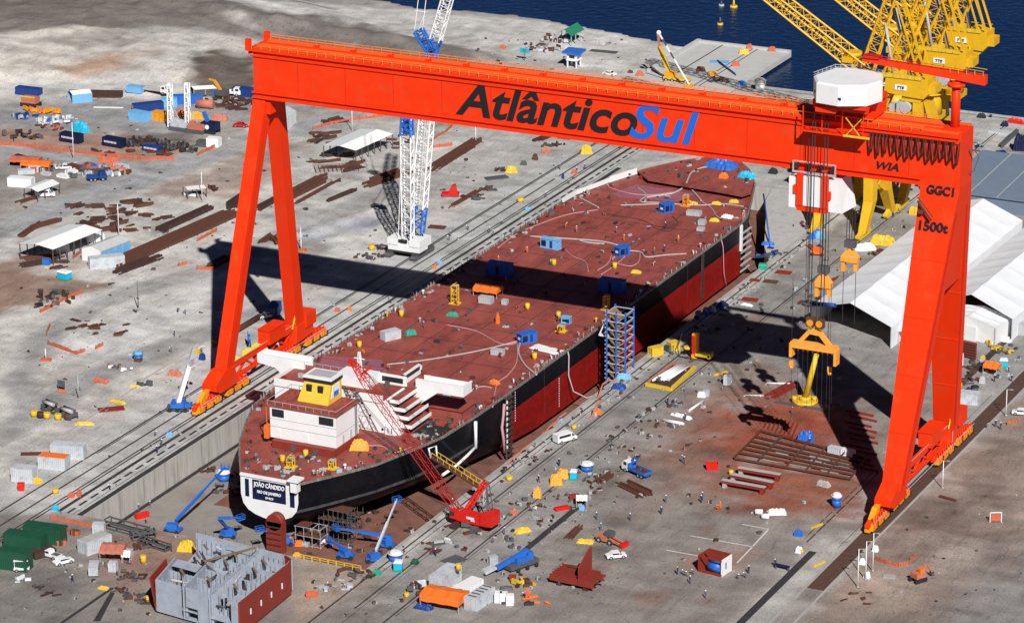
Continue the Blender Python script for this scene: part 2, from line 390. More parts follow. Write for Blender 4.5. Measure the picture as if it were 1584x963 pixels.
for k in range(110):                      # bare and trodden spots of the yard
    a, b = RND.uniform(30, 700), RND.uniform(180, 640)
    if b > 780-.64*a: continue
    r_ = RND.uniform(.8, 6); c_ = at(a, b); d = np.hypot((GX-c_.x)*RND.uniform(.6, 1.6), GY-c_.y)-r_+8*n2
    blend(np.clip(.5-d/4, 0, 1)*RND.uniform(.3, .7), RND.choice([(210, 207, 203), (150, 140, 132), (165, 146, 132), (140, 136, 134), (205, 200, 194)]))
# --- roads of the left yard
band([(-80, 385), (26, 345), (150, 300), (300, 246), (400, 212), (520, 186), (700, 150)], 12, (163, 163, 164), 1, 1.2, 1)
band([(-80, 222), (26, 236), (150, 252), (215, 262), (300, 246)], 9, (164, 163, 162), 1, 1.2, 1)
band([(-60, 700), (60, 640), (130, 588), (250, 540), (340, 508), (440, 470)], 9.5, (166, 164, 162), 1, 1.2, 1)
band([(60, 640), (30, 590), (70, 520), (150, 470), (240, 440), (360, 408), (470, 345), (620, 290)], 8.5, (168, 165, 162), 1, 1.2, 1)
for o_ in (-2.2, -.6, .9, 2.3):          # wheel tracks
    for L_ in ([(-80, 385), (26, 345), (150, 300), (300, 246), (400, 212)], [(60, 640), (130, 588), (250, 540), (340, 508)], [(30, 590), (70, 520), (150, 470), (240, 440), (360, 408)]):
        band([(a, b+o_*4) for a, b in L_], .8, (150, 146, 142), .55, .8, .8)
# --- upper yard and hill
patch([(-60, 140), (200, 138), (385, 140), (400, 185), (255, 205), (120, 200), (-60, 190)], (152, 150, 149))
patch([(250, 175), (330, 170), (390, 180), (400, 225), (300, 245), (230, 215)], (165, 160, 154), .7)
patch([(200, 205), (300, 205), (300, 222), (190, 218)], (95, 92, 90), .7)
patch([(-60, 142), (-60, 60), (130, 42), (330, 32), (390, 80), (390, 140), (200, 136)], (200, 192, 182), z=3.5)
patch([(90, 95), (190, 70), (270, 66), (200, 92), (120, 105)], (184, 152, 130), .9, z=4)
patch([(-60, 48), (40, 48), (160, 38), (240, 42), (300, 36), (380, 46), (330, -60), (-60, -80)], (120, 112, 106), .95, z=5)
patch([(-60, 140), (-60, 112), (120, 118), (260, 108), (300, 140)], (206, 203, 198), .8, z=2)
patch([(150, 60), (250, 40), (330, 44), (300, 100), (230, 110), (190, 80)], (200, 196, 190), .7, 4, 8, z=4)
patch([(60, 60), (150, 44), (200, 60), (120, 75)], (150, 142, 136), .7, z=4)
patch([(310, 84), (340, 70), (400, 70), (400, 145), (320, 142), (290, 120)], (100, 89, 81), .95, z=2.5)
patch([(345, 50), (400, 45), (400, 70), (350, 72)], (190, 185, 178), .8, z=3.5)
patch([(310, -30), (420, 4), (640, 16), (930, 42), (1080, 70), (1050, 135), (700, 85), (560, 45), (400, 30)], (203, 199, 194))
patch([(330, 20), (420, 32), (560, 38), (700, 74), (780, 98), (690, 100), (560, 75), (400, 60)], (120, 113, 107), .95)
patch([(680, 50), (850, 90), (1000, 120), (900, 130), (760, 110)], (170, 164, 158), .7)
patch([(930, 70), (1060, 90), (1120, 140), (960, 130)], (192, 188, 183), .8)
band([(340, 8), (400, 12), (470, 10), (520, 15)], 1.6, (95, 90, 86), .8)
# --- dock aprons
rect(-14, DX0, DY0-70, QY, (186, 185, 182), 1, 1.5, 1.2)
rect(DX1, 104, DY0-60, QY, (148, 144, 140), 1, 1.5, 1.2)
rect(104, 154, DY0-60, QY, (141, 134, 128), 1, 4, 4)
rect(DX1, 82, DY0-10, QY, (186, 183, 177), .9, .6, .3)
rect(155.2, 161.4, -150, QY, (172, 169, 164), 1, .6, .6)
rect(100, 160, 60, QY, (150, 147, 144), .8, 6, 6)
rect(-14, 100, 189.5, QY, (178, 176, 172), .95, 2, 2)
patch([(1040, 660), (1090, 605), (1180, 590), (1300, 615), (1350, 690), (1340, 760), (1260, 800), (1150, 790), (1060, 740)], (140, 96, 80), .85, 7, 7)
patch([(1080, 640), (1120, 612), (1190, 604), (1290, 630), (1320, 680), (1220, 690), (1120, 700)], (150, 72, 50), .85, 5, 7)
patch([(1050, 690), (1130, 668), (1340, 720), (1310, 800), (1190, 792), (1090, 760)], (146, 84, 62), .7, 6, 8)
patch([(960, 700), (1060, 640), (1100, 760), (1000, 800)], (140, 112, 100), .7, 6, 6)
patch([(1100, 560), (1210, 570), (1190, 620), (1090, 640)], (150, 130, 118), .6, 6, 6)
patch([(1090, 860), (1150, 850), (1130, 875), (1060, 870)], (170, 125, 105), .6, 4, 4)
# --- foot of the dock and lower right
patch([(-60, 800), (130, 800), (250, 815), (470, 865), (600, 890), (570, 1000), (-60, 1000)], (137, 129, 123))
patch([(150, 845), (250, 815), (330, 835), (250, 900), (200, 930), (150, 880)], (152, 118, 104), .8, 4, 5)
patch([(26, 870), (140, 880), (200, 960), (-60, 1000)], (128, 123, 119), .8)
patch([(470, 865), (590, 885), (500, 940), (460, 960)], (176, 158, 144), .8)
rect(167.4, 600, -400, 200, (143, 129, 119), 1, 2, 2)
patch([(1370, 780), (1450, 770), (1560, 830), (1530, 900), (1420, 880), (1390, 850)], (116, 102, 93), .85, 5, 6)
patch([(1380, 690), (1480, 690), (1500, 740), (1400, 770)], (174, 165, 156), .8, 5, 5)
patch([(1310, 880), (1420, 880), (1420, 930), (1310, 930)], (182, 160, 144), .8, 4, 5)
patch([(1480, 900), (1660, 800), (1700, 1000), (1450, 1000)], (138, 135, 133), .9, 5, 4)
for k in range(70):                      # oil, rust and dust on the right apron
    a, b = RND.uniform(640, 1330), RND.uniform(480, 930)
    c_ = at(a, b)
    if c_.x < 84: continue
    r_ = RND.uniform(.8, 4); d = np.hypot(GX-c_.x, (GY-c_.y)*RND.uniform(.5, 1.2))-r_+5*n3+4*n2
    blend(np.clip(.5-d/2, 0, 1)*RND.uniform(.25, .6), RND.choice([(110, 103, 98), (146, 112, 96), (172, 168, 163), (120, 110, 104)]))
for k in range(26):
    a, b = RND.uniform(1380, 1600), RND.uniform(640, 930); c_ = at(a, b)
    if c_.x < 169: continue
    d = np.hypot(GX-c_.x, (GY-c_.y)*.5)-RND.uniform(1, 5)+7*n2+4*n3
    blend(np.clip(.5-d/3, 0, 1)*RND.uniform(.3, .6), RND.choice([(120, 106, 98), (176, 164, 153), (140, 124, 113), (110, 98, 92)]))
for y_ in np.arange(-90, 270, 12.):      # slab joints of the aprons
    for a_, b_ in ((-12, DX0), (DX1, 104), (104, 154)):
        rect(a_, b_, y_-.05, y_+.05, (120, 116, 112), .35, .75, .1)
C *= (1+.36*n2+.5*n3+.22*n1+.4*fbm(GX*.35, GY*1.4, 3, 2))[..., None]; C = np.clip(C, .01, .8)
idx = np.arange(GX.size).reshape(GX.shape)
F = np.stack([idx[:-1, :-1], idx[:-1, 1:], idx[1:, 1:], idx[1:, :-1]], -1).reshape(-1, 4)
mx_ = (GX[:-1, :-1]+GX[:-1, 1:]).ravel()/2; my_ = (GY[:-1, :-1]+GY[1:, :-1]).ravel()/2
hole = (mx_ > DX0) & (mx_ < DX1) & (my_ > DY0) & (my_ < DY1)
F = F[~hole]
me = bpy.data.meshes.new('ground'); V = np.stack([GX, GY, GZ], -1).reshape(-1, 3)
me.vertices.add(len(V)); me.vertices.foreach_set('co', V.ravel())
me.loops.add(F.size); me.loops.foreach_set('vertex_index', F.ravel())
me.polygons.add(len(F)); me.polygons.foreach_set('loop_start', np.arange(0, F.size, 4)); me.polygons.foreach_set('loop_total', np.full(len(F), 4))
me.update(calc_edges=True); me.validate()
ca = me.color_attributes.new('col', 'FLOAT_COLOR', 'POINT')
ca.data.foreach_set('color', np.concatenate([C.reshape(-1, 3), np.ones((C.size//3, 1))], 1).ravel())
me.materials.append(M['ground']); me.polygons.foreach_set('use_smooth', np.ones(len(F), bool))
go = bpy.data.objects.new('ground', me); COL.objects.link(go); tag(go, kind='structure')
def gz(x, y):
    i = int(np.clip(np.searchsorted(gx, x), 1, len(gx)-1)); j = int(np.clip(np.searchsorted(gy, y), 1, len(gy)-1))
    return float(max(GZ[j, i], GZ[j-1, i-1], GZ[j-1, i], GZ[j, i-1]))

# sea
b = MB(); b.face([(-4000, 200, -2.2), (4000, 200, -2.2), (4000, 6000, -2.2), (-4000, 6000, -2.2)])
struct('water', b, 'water')
# quay face and kerb
b = MB(); b.bx(6, 700, QY, QY+1.2, -9, .35); struct('quay_wall', b, 'concw')
# ---- dry dock: floor, walls, gate
b = MB()
for x0, x1, y0, y1, m_ in ((DX0, 46, DY0, -60, 0), (46, DX1, DY0, -60, 1), (DX0, 22, -60, DY1, 0), (22, DX1, -60, DY1, 1)):
    b.face([(x0, y0, DZ), (x1, y0, DZ), (x1, y1, DZ), (x0, y1, DZ)], m_)
M['dockfl'] = mat('dock_floor_grey', (.27, .245, .22), .9, var=.2, scale=.3, stain=((.16, .10, .08), .7, .15))
M['dockfr'] = mat('dock_floor_red', (.20, .085, .06), .9, var=.3, scale=.3, stain=((.08, .035, .03), .8, .2))
struct('dock_floor', b, ['dockfl', 'dockfr'])
def dockwall(nm, P):
    b = MB(); b.face(P); return struct(nm, b, 'concw')
dockwall('dock_wall', [(DX0, DY1, DZ), (DX0, DY0, DZ), (DX0, DY0, 0), (DX0, DY1, 0)])
dockwall('dock_wall', [(DX1, DY0, DZ), (DX1, DY1, DZ), (DX1, DY1, 0), (DX1, DY0, 0)])
dockwall('dock_wall', [(DX0, DY0, DZ), (DX1, DY0, DZ), (DX1, DY0, 0), (DX0, DY0, 0)])
dockwall('dock_wall', [(DX1, DY1, DZ), (DX0, DY1, DZ), (DX0, DY1, 0), (DX1, DY1, 0)])
b = MB(); b.bx(DX0+.02, DX0+.5, DY0, DY1-6, DZ, DZ+.5); struct('dock_floor_drain', b, 'tar')
# kerbs and rails along the dock
b = MB(); b.bx(DX0-1.5, DX0-.15, DY0, DY1, .004, .02); struct('kerb_stripe', b, 'tar')  # dark stripe along the left dock edge
b = MB(); b.bx(DX1, DX1+.55, DY0, DY1, 0, .35); struct('dock_kerb', b, 'conc')
b = MB(); tp = [(DX1+.01, 129), (71.5, 140), (67.2, 151), (61.5, 166), (56.5, 178), (54, DY1+.01), (DX1+.01, DY1+.01)]; b.prism(tp, DZ, -.003); struct('dock_corner_wall', b, 'apron')
def strip(nm, x, y0, y1, w_, m_, z=.012, dash=None):
    b = MB()
    if dash:
        y = y0
        while y < y1: b.bx(x-w_/2, x+w_/2, y, min(y+dash[0], y1), .002, z); y += dash[0]+dash[1]
    else: b.bx(x-w_/2, x+w_/2, y0, y1, .002, z)
    return struct(nm, b, m_)
strip('rail_track', -8.5, -150, 275, .5, 'railm'); strip('rail_track', -7.9, -60, 230, .3, 'railm')
strip('rail_track', -4.1, -150, 280, .5, 'railm')
strip('rail_track', -.4, -150, 280, .42, 'railm'); strip('rail_track', .5, -150, 280, .42, 'railm')
strip('rail_track', 2.8, -92, 280, .95, 'railm')
strip('road_markings', 5.0, -92, 280, .62, 'tar', dash=(3.1, 1.5))
strip('road_markings', 6.4, -92, 280, .16, 'railm')
strip('rail_track', 79.2, -150, 275, .42, 'railm'); strip('rail_track', 80.6, -92, 150, .18, 'railm')
strip('rail_track', 84.2, -110, 60, .4, 'railm'); strip('rail_track', 85.2, -150, 60, .12, 'railm')
strip('rail_track', 92.6, -150, 275, .4, 'railm'); strip('rail_track', 93.4, -110, 275, .16, 'railm')
strip('drain_channel_path', 102.2, -78, -43, 1.5, 'tar')
strip('drain_channel_path', 156.6, -150, -44, 1.7, 'tar'); strip('drain_channel_path', 153.6, -40, 8, .35, 'railm', dash=(5, .8)); strip('drain_channel_path', 152.4, -36, 5, .25, 'railm', dash=(4, 1))
strip('rail_pit_path', 164, -62, 240, 3.6, 'brown'); strip('kerb_line', 161.9, -150, 250, .5, 'conc', .1); strip('kerb_line', 166.2, -150, 250, .5, 'conc', .1)
strip('road_markings', 160.6, -40, 60, .12, 'railm')
b = MB(); P_ = [at(144, 960), at(170, 916), at(178, 916), at(155, 960)]; b.face([(p.x, p.y, .02) for p in P_]); struct('drain_channel_path', b, 'tar')
# white painted bay lines on the apron
M['paint'] = mat('road_paint', (.62, .60, .57), .8, var=.25, scale=1.5)
b = MB()
for p, q in (((1030, 850), (1085, 860)), ((1148, 810), (1189, 818)), ((1189, 818), (1140, 870)), ((1068, 828), (1165, 845))):
    p = at(*p); q = at(*q); d = (q-p).normalized(); s_ = Vector((-d.y, d.x, 0))*.16
    b.face([p-s_+Vector((0, 0, .016)), q-s_+Vector((0, 0, .016)), q+s_+Vector((0, 0, .016)), p+s_+Vector((0, 0, .016))])
struct('road_markings', b, 'paint')
# ---- jetty
j = thing('jetty', 'long pale concrete jetty jutting into the dark blue water', 'jetty', (-9, 300, 0))
b = MB(); b.bx(-26, 6, 272, 325, -1.3, .25); b.bx(-26, -24.8, 285, 325, .25, 1.1); b.bx(-26, 6, 323.5, 325, .25, .9); b.build('deck_slab', mat('pale_jetty', (.50, .49, .47), .85, var=.1, stain=((.3, .29, .27), .5, .3)), j, True)
for y in (280, 292, 304, 316):
    for x in (-22, -10, 2): MB().cyl(x, y, -8, -1.3, .9).build('pile', 'conc', j, True)
b = MB(); b.bx(-17, -16.6, 276, 324, .25, .32); b.bx(-5, -4.7, 276, 324, .25, .3); b.bx(-6.6, -6.3, 276, 324, .25, .3); b.build('deck_rail', 'railm', j, True)
# ================================================================== GANTRY CRANE
g = thing('gantry_crane', 'giant orange red gantry crane spanning the dry dock with black and blue lettering', 'gantry crane', (0, 0, 0))
BX0, BX1, BYF, BYB, BZ0, BZ1 = 2.1, 172.0, -3.9, 3.9, 69.2, 80.9
b = MB(); b.bx(BX0+.6, BX1, BYF, BYB, BZ0, BZ1)
gird = b.build('girder', 'crane', g)
b = MB(); b.bx(BX0, BX1-.4, BYF-.7, BYF-.003, BZ1-.75, BZ1-.25); b.bx(BX0, BX1-.4, BYF-.35, BYF-.003, BZ1-2.0, BZ1-1.7)
b.bx(BX0+.3, BX1-8.5, BYF-.55, BYF-.003, BZ0+1.15, BZ0+1.5); b.bx(BX0+.3, BX1-8.5, BYF-.3, BYF-.003, BZ0-.15, BZ0+.35)
b.bx(BX0, BX1-.4, BYB+.003, BYB+.7, BZ1-.75, BZ1-.25); b.bx(BX0+.3, BX1-8.5, BYB+.003, BYB+.5, BZ0+.1, BZ0+.5)
b.build('rail_flange', 'crane', gird)
b = MB()
for x in np.arange(BX0+14, 136, 9.5): b.box(x, 1.6, BZ1+.002, 1.1, .9, .5); b.box(x+.9, 1.2, BZ1+.002, .3, .9, .9)
b.bx(BX0+.8, BX1-.6, .55, .75, BZ1+.002, BZ1+.35); b.bx(BX0+.8, BX1-.6, -1.7, -1.5, BZ1+.002, BZ1+.3)
b.build('top_rail', 'crane', gird)
MB().bx(BX0+.7, BX1-.8, BYF+.1, BYB-.1, BZ1, BZ1+.012).build('top_walkway', 'walk', gird)
MB().bx(BX0+.2, BX1-.8, BYB+.01, BYB+1.3, BZ1-.2, BZ1+.1).build('top_walkway', 'walk', gird)
M['rail_y'] = mat('handrail_orange', (.75, .24, .02), .5, var=.15)
for yy in (BYB+.45, BYF-.45):
    b = MB()
    for zz in ((.55, 1.1) if yy > 0 else (1.0,)): b.bx(BX0+.5, BX1-8, yy-.06, yy+.06, BZ1+zz, BZ1+zz+.12)
    for x in np.arange(BX0+.6, BX1-8, 2.4): b.bx(x-.06, x+.06, yy-.06, yy+.06, BZ1-.25, BZ1+1.15)
    b.build('handrail', 'rail_y', gird)
b = MB(); b.bx(BX0-.9, BX0+.3, BYF-.9, BYF+.2, BZ1-.7, BZ1+2.0); b.bx(BX0-.9, BX0+.3, BYB-.2, BYB+.9, BZ1-.7, BZ1+1.7); b.bx(BX0-.6, BX0+.0, BYF, BYB, BZ1-1.6, BZ1-.2)
b.build('end_buffer', 'crane', gird)
# lettering on the girder
k0 = aty(706, 176, BYF); k1 = aty(984, 212, BYF)
text('Atlântico', 'lettering', 'letter', gird, (54.3, BYF-.06, 71.3), (1, 0, 0), (0, 0, 1), 44.2, 7.9, .28, .022)
text('Sul', 'lettering', 'letterb', gird, (96.6, BYF-.07, 71.1), (1, 0, 0), (0, 0, 1), 16.6, 8.2, .28, .018)
text('WIA', 'lettering', 'letter', gird, (153.6, BYF-.06, 71.3), (1, 0, 0), (0, 0, 1), 4.9, 1.75, .3, .03)
def leg(nm, bot, top, m_='crane', zb=6.0, zt=69.25, par=None):
    x0, x1, y0, y1 = bot; X0, X1, Y0, Y1 = top
    b = MB(); b.hexa([(x0, y0, zb), (x1, y0, zb), (x1, y1, zb), (x0, y1, zb), (X0, Y0, zt), (X1, Y0, zt), (X1, Y1, zt), (X0, Y1, zt)])
    return b.build(nm, m_, par or g)
def lerpleg(bot, top, t, zb=6., zt=69.25): return [a+(c-a)*t for a, c in zip(bot, top)]
LF = ((-1.4, 1.7, -19.2, -15.6), (2.3, 5.6, -3.6, -.1)); LR = ((-2.0, 1.2, 15.8, 19.4), (3.0, 6.3, .05, 3.7))
RF = ((162.4, 166.6, -19.6, -15.2), (163.4, 171.9, -3.85, .6)); RR = ((160.4, 164.9, 19.0, 23.6), (163.5, 172.06, .3, 3.85))
lf = leg('leg', *LF); leg('leg', *LR); rf = leg('leg', *RF); leg('leg', *RR)
b = MB(); b.bx(2.5, 6.6, -3.4, 3.5, 65.4, 69.18); b.build('leg_head', 'crane', g)
b = MB(); b.hexa([(164.6, -8.8, 46), (169.2, -8.8, 46), (169.2, 8.3, 46), (164.6, 8.3, 46), (163.45, -3.8, 69.15), (172.03, -3.8, 69.15), (172.03, 3.8, 69.15), (163.45, 3.8, 69.15)])
b.build('leg_head', 'crane', g)
for z_, t_ in ((18, .19), (30, .38), (42, .57), (54, .76)):
    for q_ in (RF, RR):
        e = lerpleg(*q_, t_); b = MB(); b.bx(e[0]-.08, e[1]+.08, e[2]-.08, e[3]+.08, z_-.06, z_+.1); b.build('seam_band', 'crane', g)
text('GGC1', 'lettering', 'letter', rf, (165.0, -4.55, 67.6), (1, 0, 0), (0, .24, 1), 6.0, 1.9, .0, .03, .1)
text('1500t', 'lettering', 'letter', rf, (164.2, -6.35, 60.0), (1, 0, 0), (0, .25, 1), 6.4, 2.1, .0, .03, .1)
# feet, sill beams, bogies
for side, xr, (fy, ry) in ((0, .15, (-17.4, 17.6)), (1, 163.6, (-17.4, 21.4))):
    xl = 164.4 if side else .15; xq = 162.6 if side else -.4
    b = MB(); b.yprism([(fy-6.6, 4.0), (fy-6.6, 5.4), (fy-2.4, 7.6), (fy+2.2, 7.6), (fy+3.2, 3.2), (fy-4.5, 3.0)], xl-1.9, xl+1.9); b.build('foot', 'crane', g)
    b = MB(); b.yprism([(ry-3.2, 3.0), (ry-2.2, 7.4), (ry+2.3, 7.4), (ry+5.5, 5.8), (ry+5.5, 3.6)], xq-1.9, xq+1.9); b.build('foot', 'crane', g)
    b = MB(); b.bx(xr-.55, xr+.55, fy+2, ry-2, 6.1, 7.0); b.bx(xr-.5, xr+.5, fy+2, ry-2, 3.3, 3.9)
    ys = np.linspace(fy+2.5, ry-2.5, 9)
    for i in range(8):
        b.bar((xr, ys[i], 3.9 if i % 2 else 6.1), (xr, ys[i+1], 6.1 if i % 2 else 3.9), .5)
    b.build('sill_truss', 'crane', g)
    b = MB(); b.bar((xr+.9, fy+2, 8.0), (xr+.9, ry-1, 8.0), .1); b.bar((xr+.9, fy+2, 8.0), (xr+.9, fy+2, 3), .14); b.bar((xr+.9, ry-1, 8.0), (xr+.9, ry-1, 3), .14)
    b.build('handrail', 'grey', g)
    b = MB(); y0 = 1.6 if not side else 4.5; b.bx(xr-1.6, xr+1.6, y0, y0+7.6, 7.05, 10.4); b.bx(xr-1.75, xr+1.75, y0-.2, y0+7.8, 10.4, 10.6); b.build('machinery_box', 'crane', g)
    b = MB(); b.bx(xr-1.7, xr+1.7, ry+1.6, ry+6.4, 5.85, 9.2); b.build('machinery_box', 'crane', g)
    # stair
    b = MB(); b.bar((xr+.9, ry-4, 7), (xr+.9, ry-.5, 13), .25); b.bar((xr+.9, ry-.5, 13), (xr+.9, ry-1.8, 15), .2); b.bar((xr+1.0, ry-4, 8), (xr+1.0, ry-.5, 14), .12); b.build('stair', 'yel', g)
    # equaliser beams and wheel bogies, four sets
    for c_, sg in ((fy-8.2, -1), (fy+4.6, 1), (ry-5.6, -1), (ry+7.4, 1)):
        b = MB(); b.yprism([(c_-5.6, 1.5), (c_-5.6, 2.2), (c_-1.2, 3.3), (c_+1.2, 3.3), (c_+5.6, 2.2), (c_+5.6, 1.5)], xr-.55, xr+.55)
        b.build('equaliser_beam', 'crane', g)
        for k in range(3):
            y = c_+(k-1)*3.7
            b = MB(); b.box(xr+.35, y, .75, 1.7, 2.5, 1.15); b.box(xr+.35, y, 1.9, 1.3, 1.9, .3); bo = b.build('bogie', 'gold', g)
            b = MB(); b.rod((xr-.25, y-.7, .46), (xr+.35, y-.7, .46), .44, n=10); b.rod((xr-.25, y+.7, .46), (xr+.35, y+.7, .46), .44, n=10); b.bx(xr-.5, xr+1.3, y+1.28, y+1.8, .5, 1.5); b.build('wheel', 'black', bo)
        b = MB()
        for k in range(7): b.bar((xr+1.3, c_-4.5+k*1.4, 1.5), (xr+.6, c_-3.9+k*1.4, 3.4), .2)
        b.build('ladder', 'crane', g)
    b = MB(); e = fy-13.6; b.yprism([(e, .5), (e, 1.3), (e+4.4, 4.6), (e+6.4, 4.6), (e+3, .5)], xr-.6, xr+.6); b.build('rail_clamp', 'gold', g)
    b = MB(); b.bar((xr+1.25, fy-12, 2.5), (xr+1.25, ry+13, 2.5), .12); b.build('walkway_rail', 'grey', g)
b = MB()
for k in range(1, 14): x = BX0+k*12.2; b.bx(x-.07, x+.07, BYF-.02, BYF-.004, BZ0+1.6, BZ1-2.1)
b.build('weld_seam', 'craned', gird)
for q_, xo in ((LF, 1), (RF, 1), (RR, 1)):
    e0, e1 = lerpleg(*q_, .02), lerpleg(*q_, .93); b = MB()
    for yo in (.3, .8): b.bar((e0[1]+.1, e0[2]+yo+.6, 7), (e1[1]+.1, e1[2]+yo+.6, 64), .09)
    b.build('leg_ladder', 'craned', g)
# upper trolley with white housing
t = MB(); oc = [(137.2, -4.6), (140.4, -10.8), (146.8, -11.8), (153.6, -8.6), (155.6, -2.4), (153, 4.6), (146.5, 7.0), (139.6, 5.0)]
oc = [(147.1+(x-146)*.80, -5.2+(y+2.6)*.80) for x, y in oc]
cx_ = sum(p[0] for p in oc)/8; cy_ = sum(p[1] for p in oc)/8
t.loft([[(x, y, 86.5) for x, y in oc], [(x, y, 90.6) for x, y in oc], [(cx_+(x-cx_)*.94, cy_+(y-cy_)*.94, 90.95) for x, y in oc]])
ho = t.build('trolley_housing', 'white', g)
b = MB(); b.box(148.0, -12.4, 87.8, .7, .3, .55, rz=.02); b.box(141.4, -9.4, 87.8, .5, .3, .7, rz=-1.1); b.build('window', 'glass', ho)
b = MB()
for p, q in zip(oc[5:], oc[6:]+[oc[0]]):
    b.bar((*p, 91.5), (*q, 91.5), .12); b.bar((*p, 91.0), (*q, 91.0), .1); n_ = 5
    for i in range(n_): b.bar((p[0]+(q[0]-p[0])*i/n_, p[1]+(q[1]-p[1])*i/n_, 90.5), (p[0]+(q[0]-p[0])*i/n_, p[1]+(q[1]-p[1])*i/n_, 91.6), .12)
b.build('handrail', 'grey', ho)
b = MB(); b.bx(141, 153, -10, 3, 85.4, 86.48); b.bx(142, 146.5, -10.6, -8.8, 84.2, 85.4); b.bx(141, 153, -9, -8, 84.4, 85.4); b.bx(150.5, 152.2, -3.5, 5, 81.6, 85.4); b.bx(140.4, 142, -3.5, 3, 81.6, 85.4); b.build('trolley_frame', 'crane', g)
b = MB(); b.bx(138.2, 152.2, -8.2, -4.8, 78.8, 79.1); 
for x in (138.4, 142.7, 147.2, 151.9): b.bar((x, -8.1, 79), (x, -8.1, 84.4), .22)
b.bx(138.2, 152.2, -8.2, -8.05, 79.9, 80.05); b.build('service_platform', 'crane', g)
b = MB(); b.bar((148, -8.3, 79), (151.5, -8.3, 83), .18); b.bar((148, -8.3, 83), (151.5, -8.3, 79), .18); b.bx(147.5, 153.4, -8.4, -8.3, 78.8, 79.3); b.build('platform_brace', 'yel', g)
class TB(MB):
    def build(s, *a, **k):
        s.v = [(134.4+(x-136.8)*.82, y if y < 0 else y*.3, z) for x, y, z in s.v]; return MB.build(s, *a, **k)
# lower trolley under the girder
b = TB(); b.bx(139.2, 147.6, -5.6, 5.4, 60.4, 61.6); b.bx(139.2, 141, -5.8, 5.4, 61.6, 68.9); b.bx(146.0, 147.8, -5.8, 5.4, 61.6, 68.9); b.bx(138.3, 139.2, -5.7, -3, 64.2, 66); b.bx(147.8, 148.6, -5.7, -3, 63.6, 65.4)
lt = b.build('lower_trolley', 'crane', g)
b = TB(); b.bx(141.1, 145.9, -5.9, 5.2, 61.7, 68.2); b.bx(136.8, 139.1, -5.2, 4.6, 60.8, 67.6); b.hexa([(147.9, -5.2, 60.8), (151.6, -5.2, 60.8), (152.6, 4.6, 60.8), (147.9, 4.6, 60.8), (147.9, -5.2, 67.9), (150.2, -5.2, 67.9), (150.8, 4.6, 67.9), (147.9, 4.6, 67.9)]); b.build('panel', 'white', lt)
b = TB(); b.bx(137.8, 149.8, -5.6, -5.2, 68.75, 69.15); b.bx(137.8, 149.8, -5.5, -5.3, 71.2, 71.4)
for x in (138, 149.6): b.bx(x-.15, x+.15, -5.55, -5.25, 69.15, 71.2)
b.build('wheel_rail', 'grey', lt)
for x in (138.9, 142.2, 145.4, 148.6): TB().rod((x, -5.35, 70.2), (x, -4.5, 70.2), .62, n=10).build('wheel', 'black', lt)
# festoon cable loops
for i in range(13):
    x0 = 152.2+i*1.55; w_ = 1.25 if i > 2 else .8; d_ = 4.6+.5*math.sin(i*1.7)
    b = MB(); b.tube([(x0+w_*k/8, BYF-1.05, BZ1-1.3-d_*math.sin(math.pi*k/8)**.75) for k in range(9)], .13, 5); b.tube([(x0+w_*k/8, BYF-1.3, BZ1-1.3-d_*.96*math.sin(math.pi*k/8)**.75) for k in range(9)], .1, 5)
    b.build('festoon_cable', 'black', g)
b = MB(); b.bx(150, 171.2, BYF-1.3, BYF-.75, BZ1-1.25, BZ1-1.0); b.build('festoon_rail', 'crane', g)
# service jib crane on the girder end
jc = MB().cyl(169.2, 0, BZ1, 91.2, .95, n=14).build('jib_column', 'crane', g)
b = MB(); b.cyl(169.2, 0, 90.2, 90.9, 1.9, n=14); b.box(169.2, 0, 80.91, 4.2, 4.2, .5); b.build('flange_collar', 'crane', jc)
b = MB(); b.hexa([(148.6, -.7, 93.3), (175.6, -.9, 91.2), (175.6, .9, 91.2), (148.6, .7, 93.3), (148.6, -.6, 94.2), (175.6, -.8, 93.2), (175.6, .8, 93.2), (148.6, .6, 94.2)]); ja = b.build('jib_arm', 'crane', g)
b = MB(); b.bar((149, -.8, 95.1), (172, -.8, 94), .1); b.bx(148.8, 152.4, -1.1, 1.1, 94.25, 94.75)
for k in range(10): b.bar((149+k*2.5, -.8, 94), (149+k*2.5, -.8, 95.1-.05*k), .09)
b.build('handrail', 'craned', ja)
b = MB(); b.bar((168, -1, 94.6), (175.4, -1, 94.2), .1); b.bar((168, 1, 94.6), (175.4, 1, 94.2), .1)
for k in range(5): b.bar((168+k*1.8, -1, 93.2), (168+k*1.8, -1, 94.7-.1*k), .1)
b.build('handrail', 'yel', ja)
# cable loops and small brackets at the girder end and leg
b = MB(); b.tube([(172.1, 1, 76.5), (173.2, 1.2, 76.6), (174.2, 1.5, 75.2), (173.2, 1.5, 71.8), (172.2, 1.2, 71.4)], .1, 5); b.bar((172, 1, 76.5), (174.6, 1, 76.5), .3); b.build('cable_bracket', 'dgrey', g)
b = MB(); b.bar((163.6, -6.0, 66.2), (166.8, -6.6, 62.7), .35); b.bar((163.6, -6.0, 67.0), (167.4, -6.6, 63.2), .2); b.bx(163.9, 165.0, -6.6, -5.6, 63.6, 64.4); b.build('leg_ladder', 'rust', g)
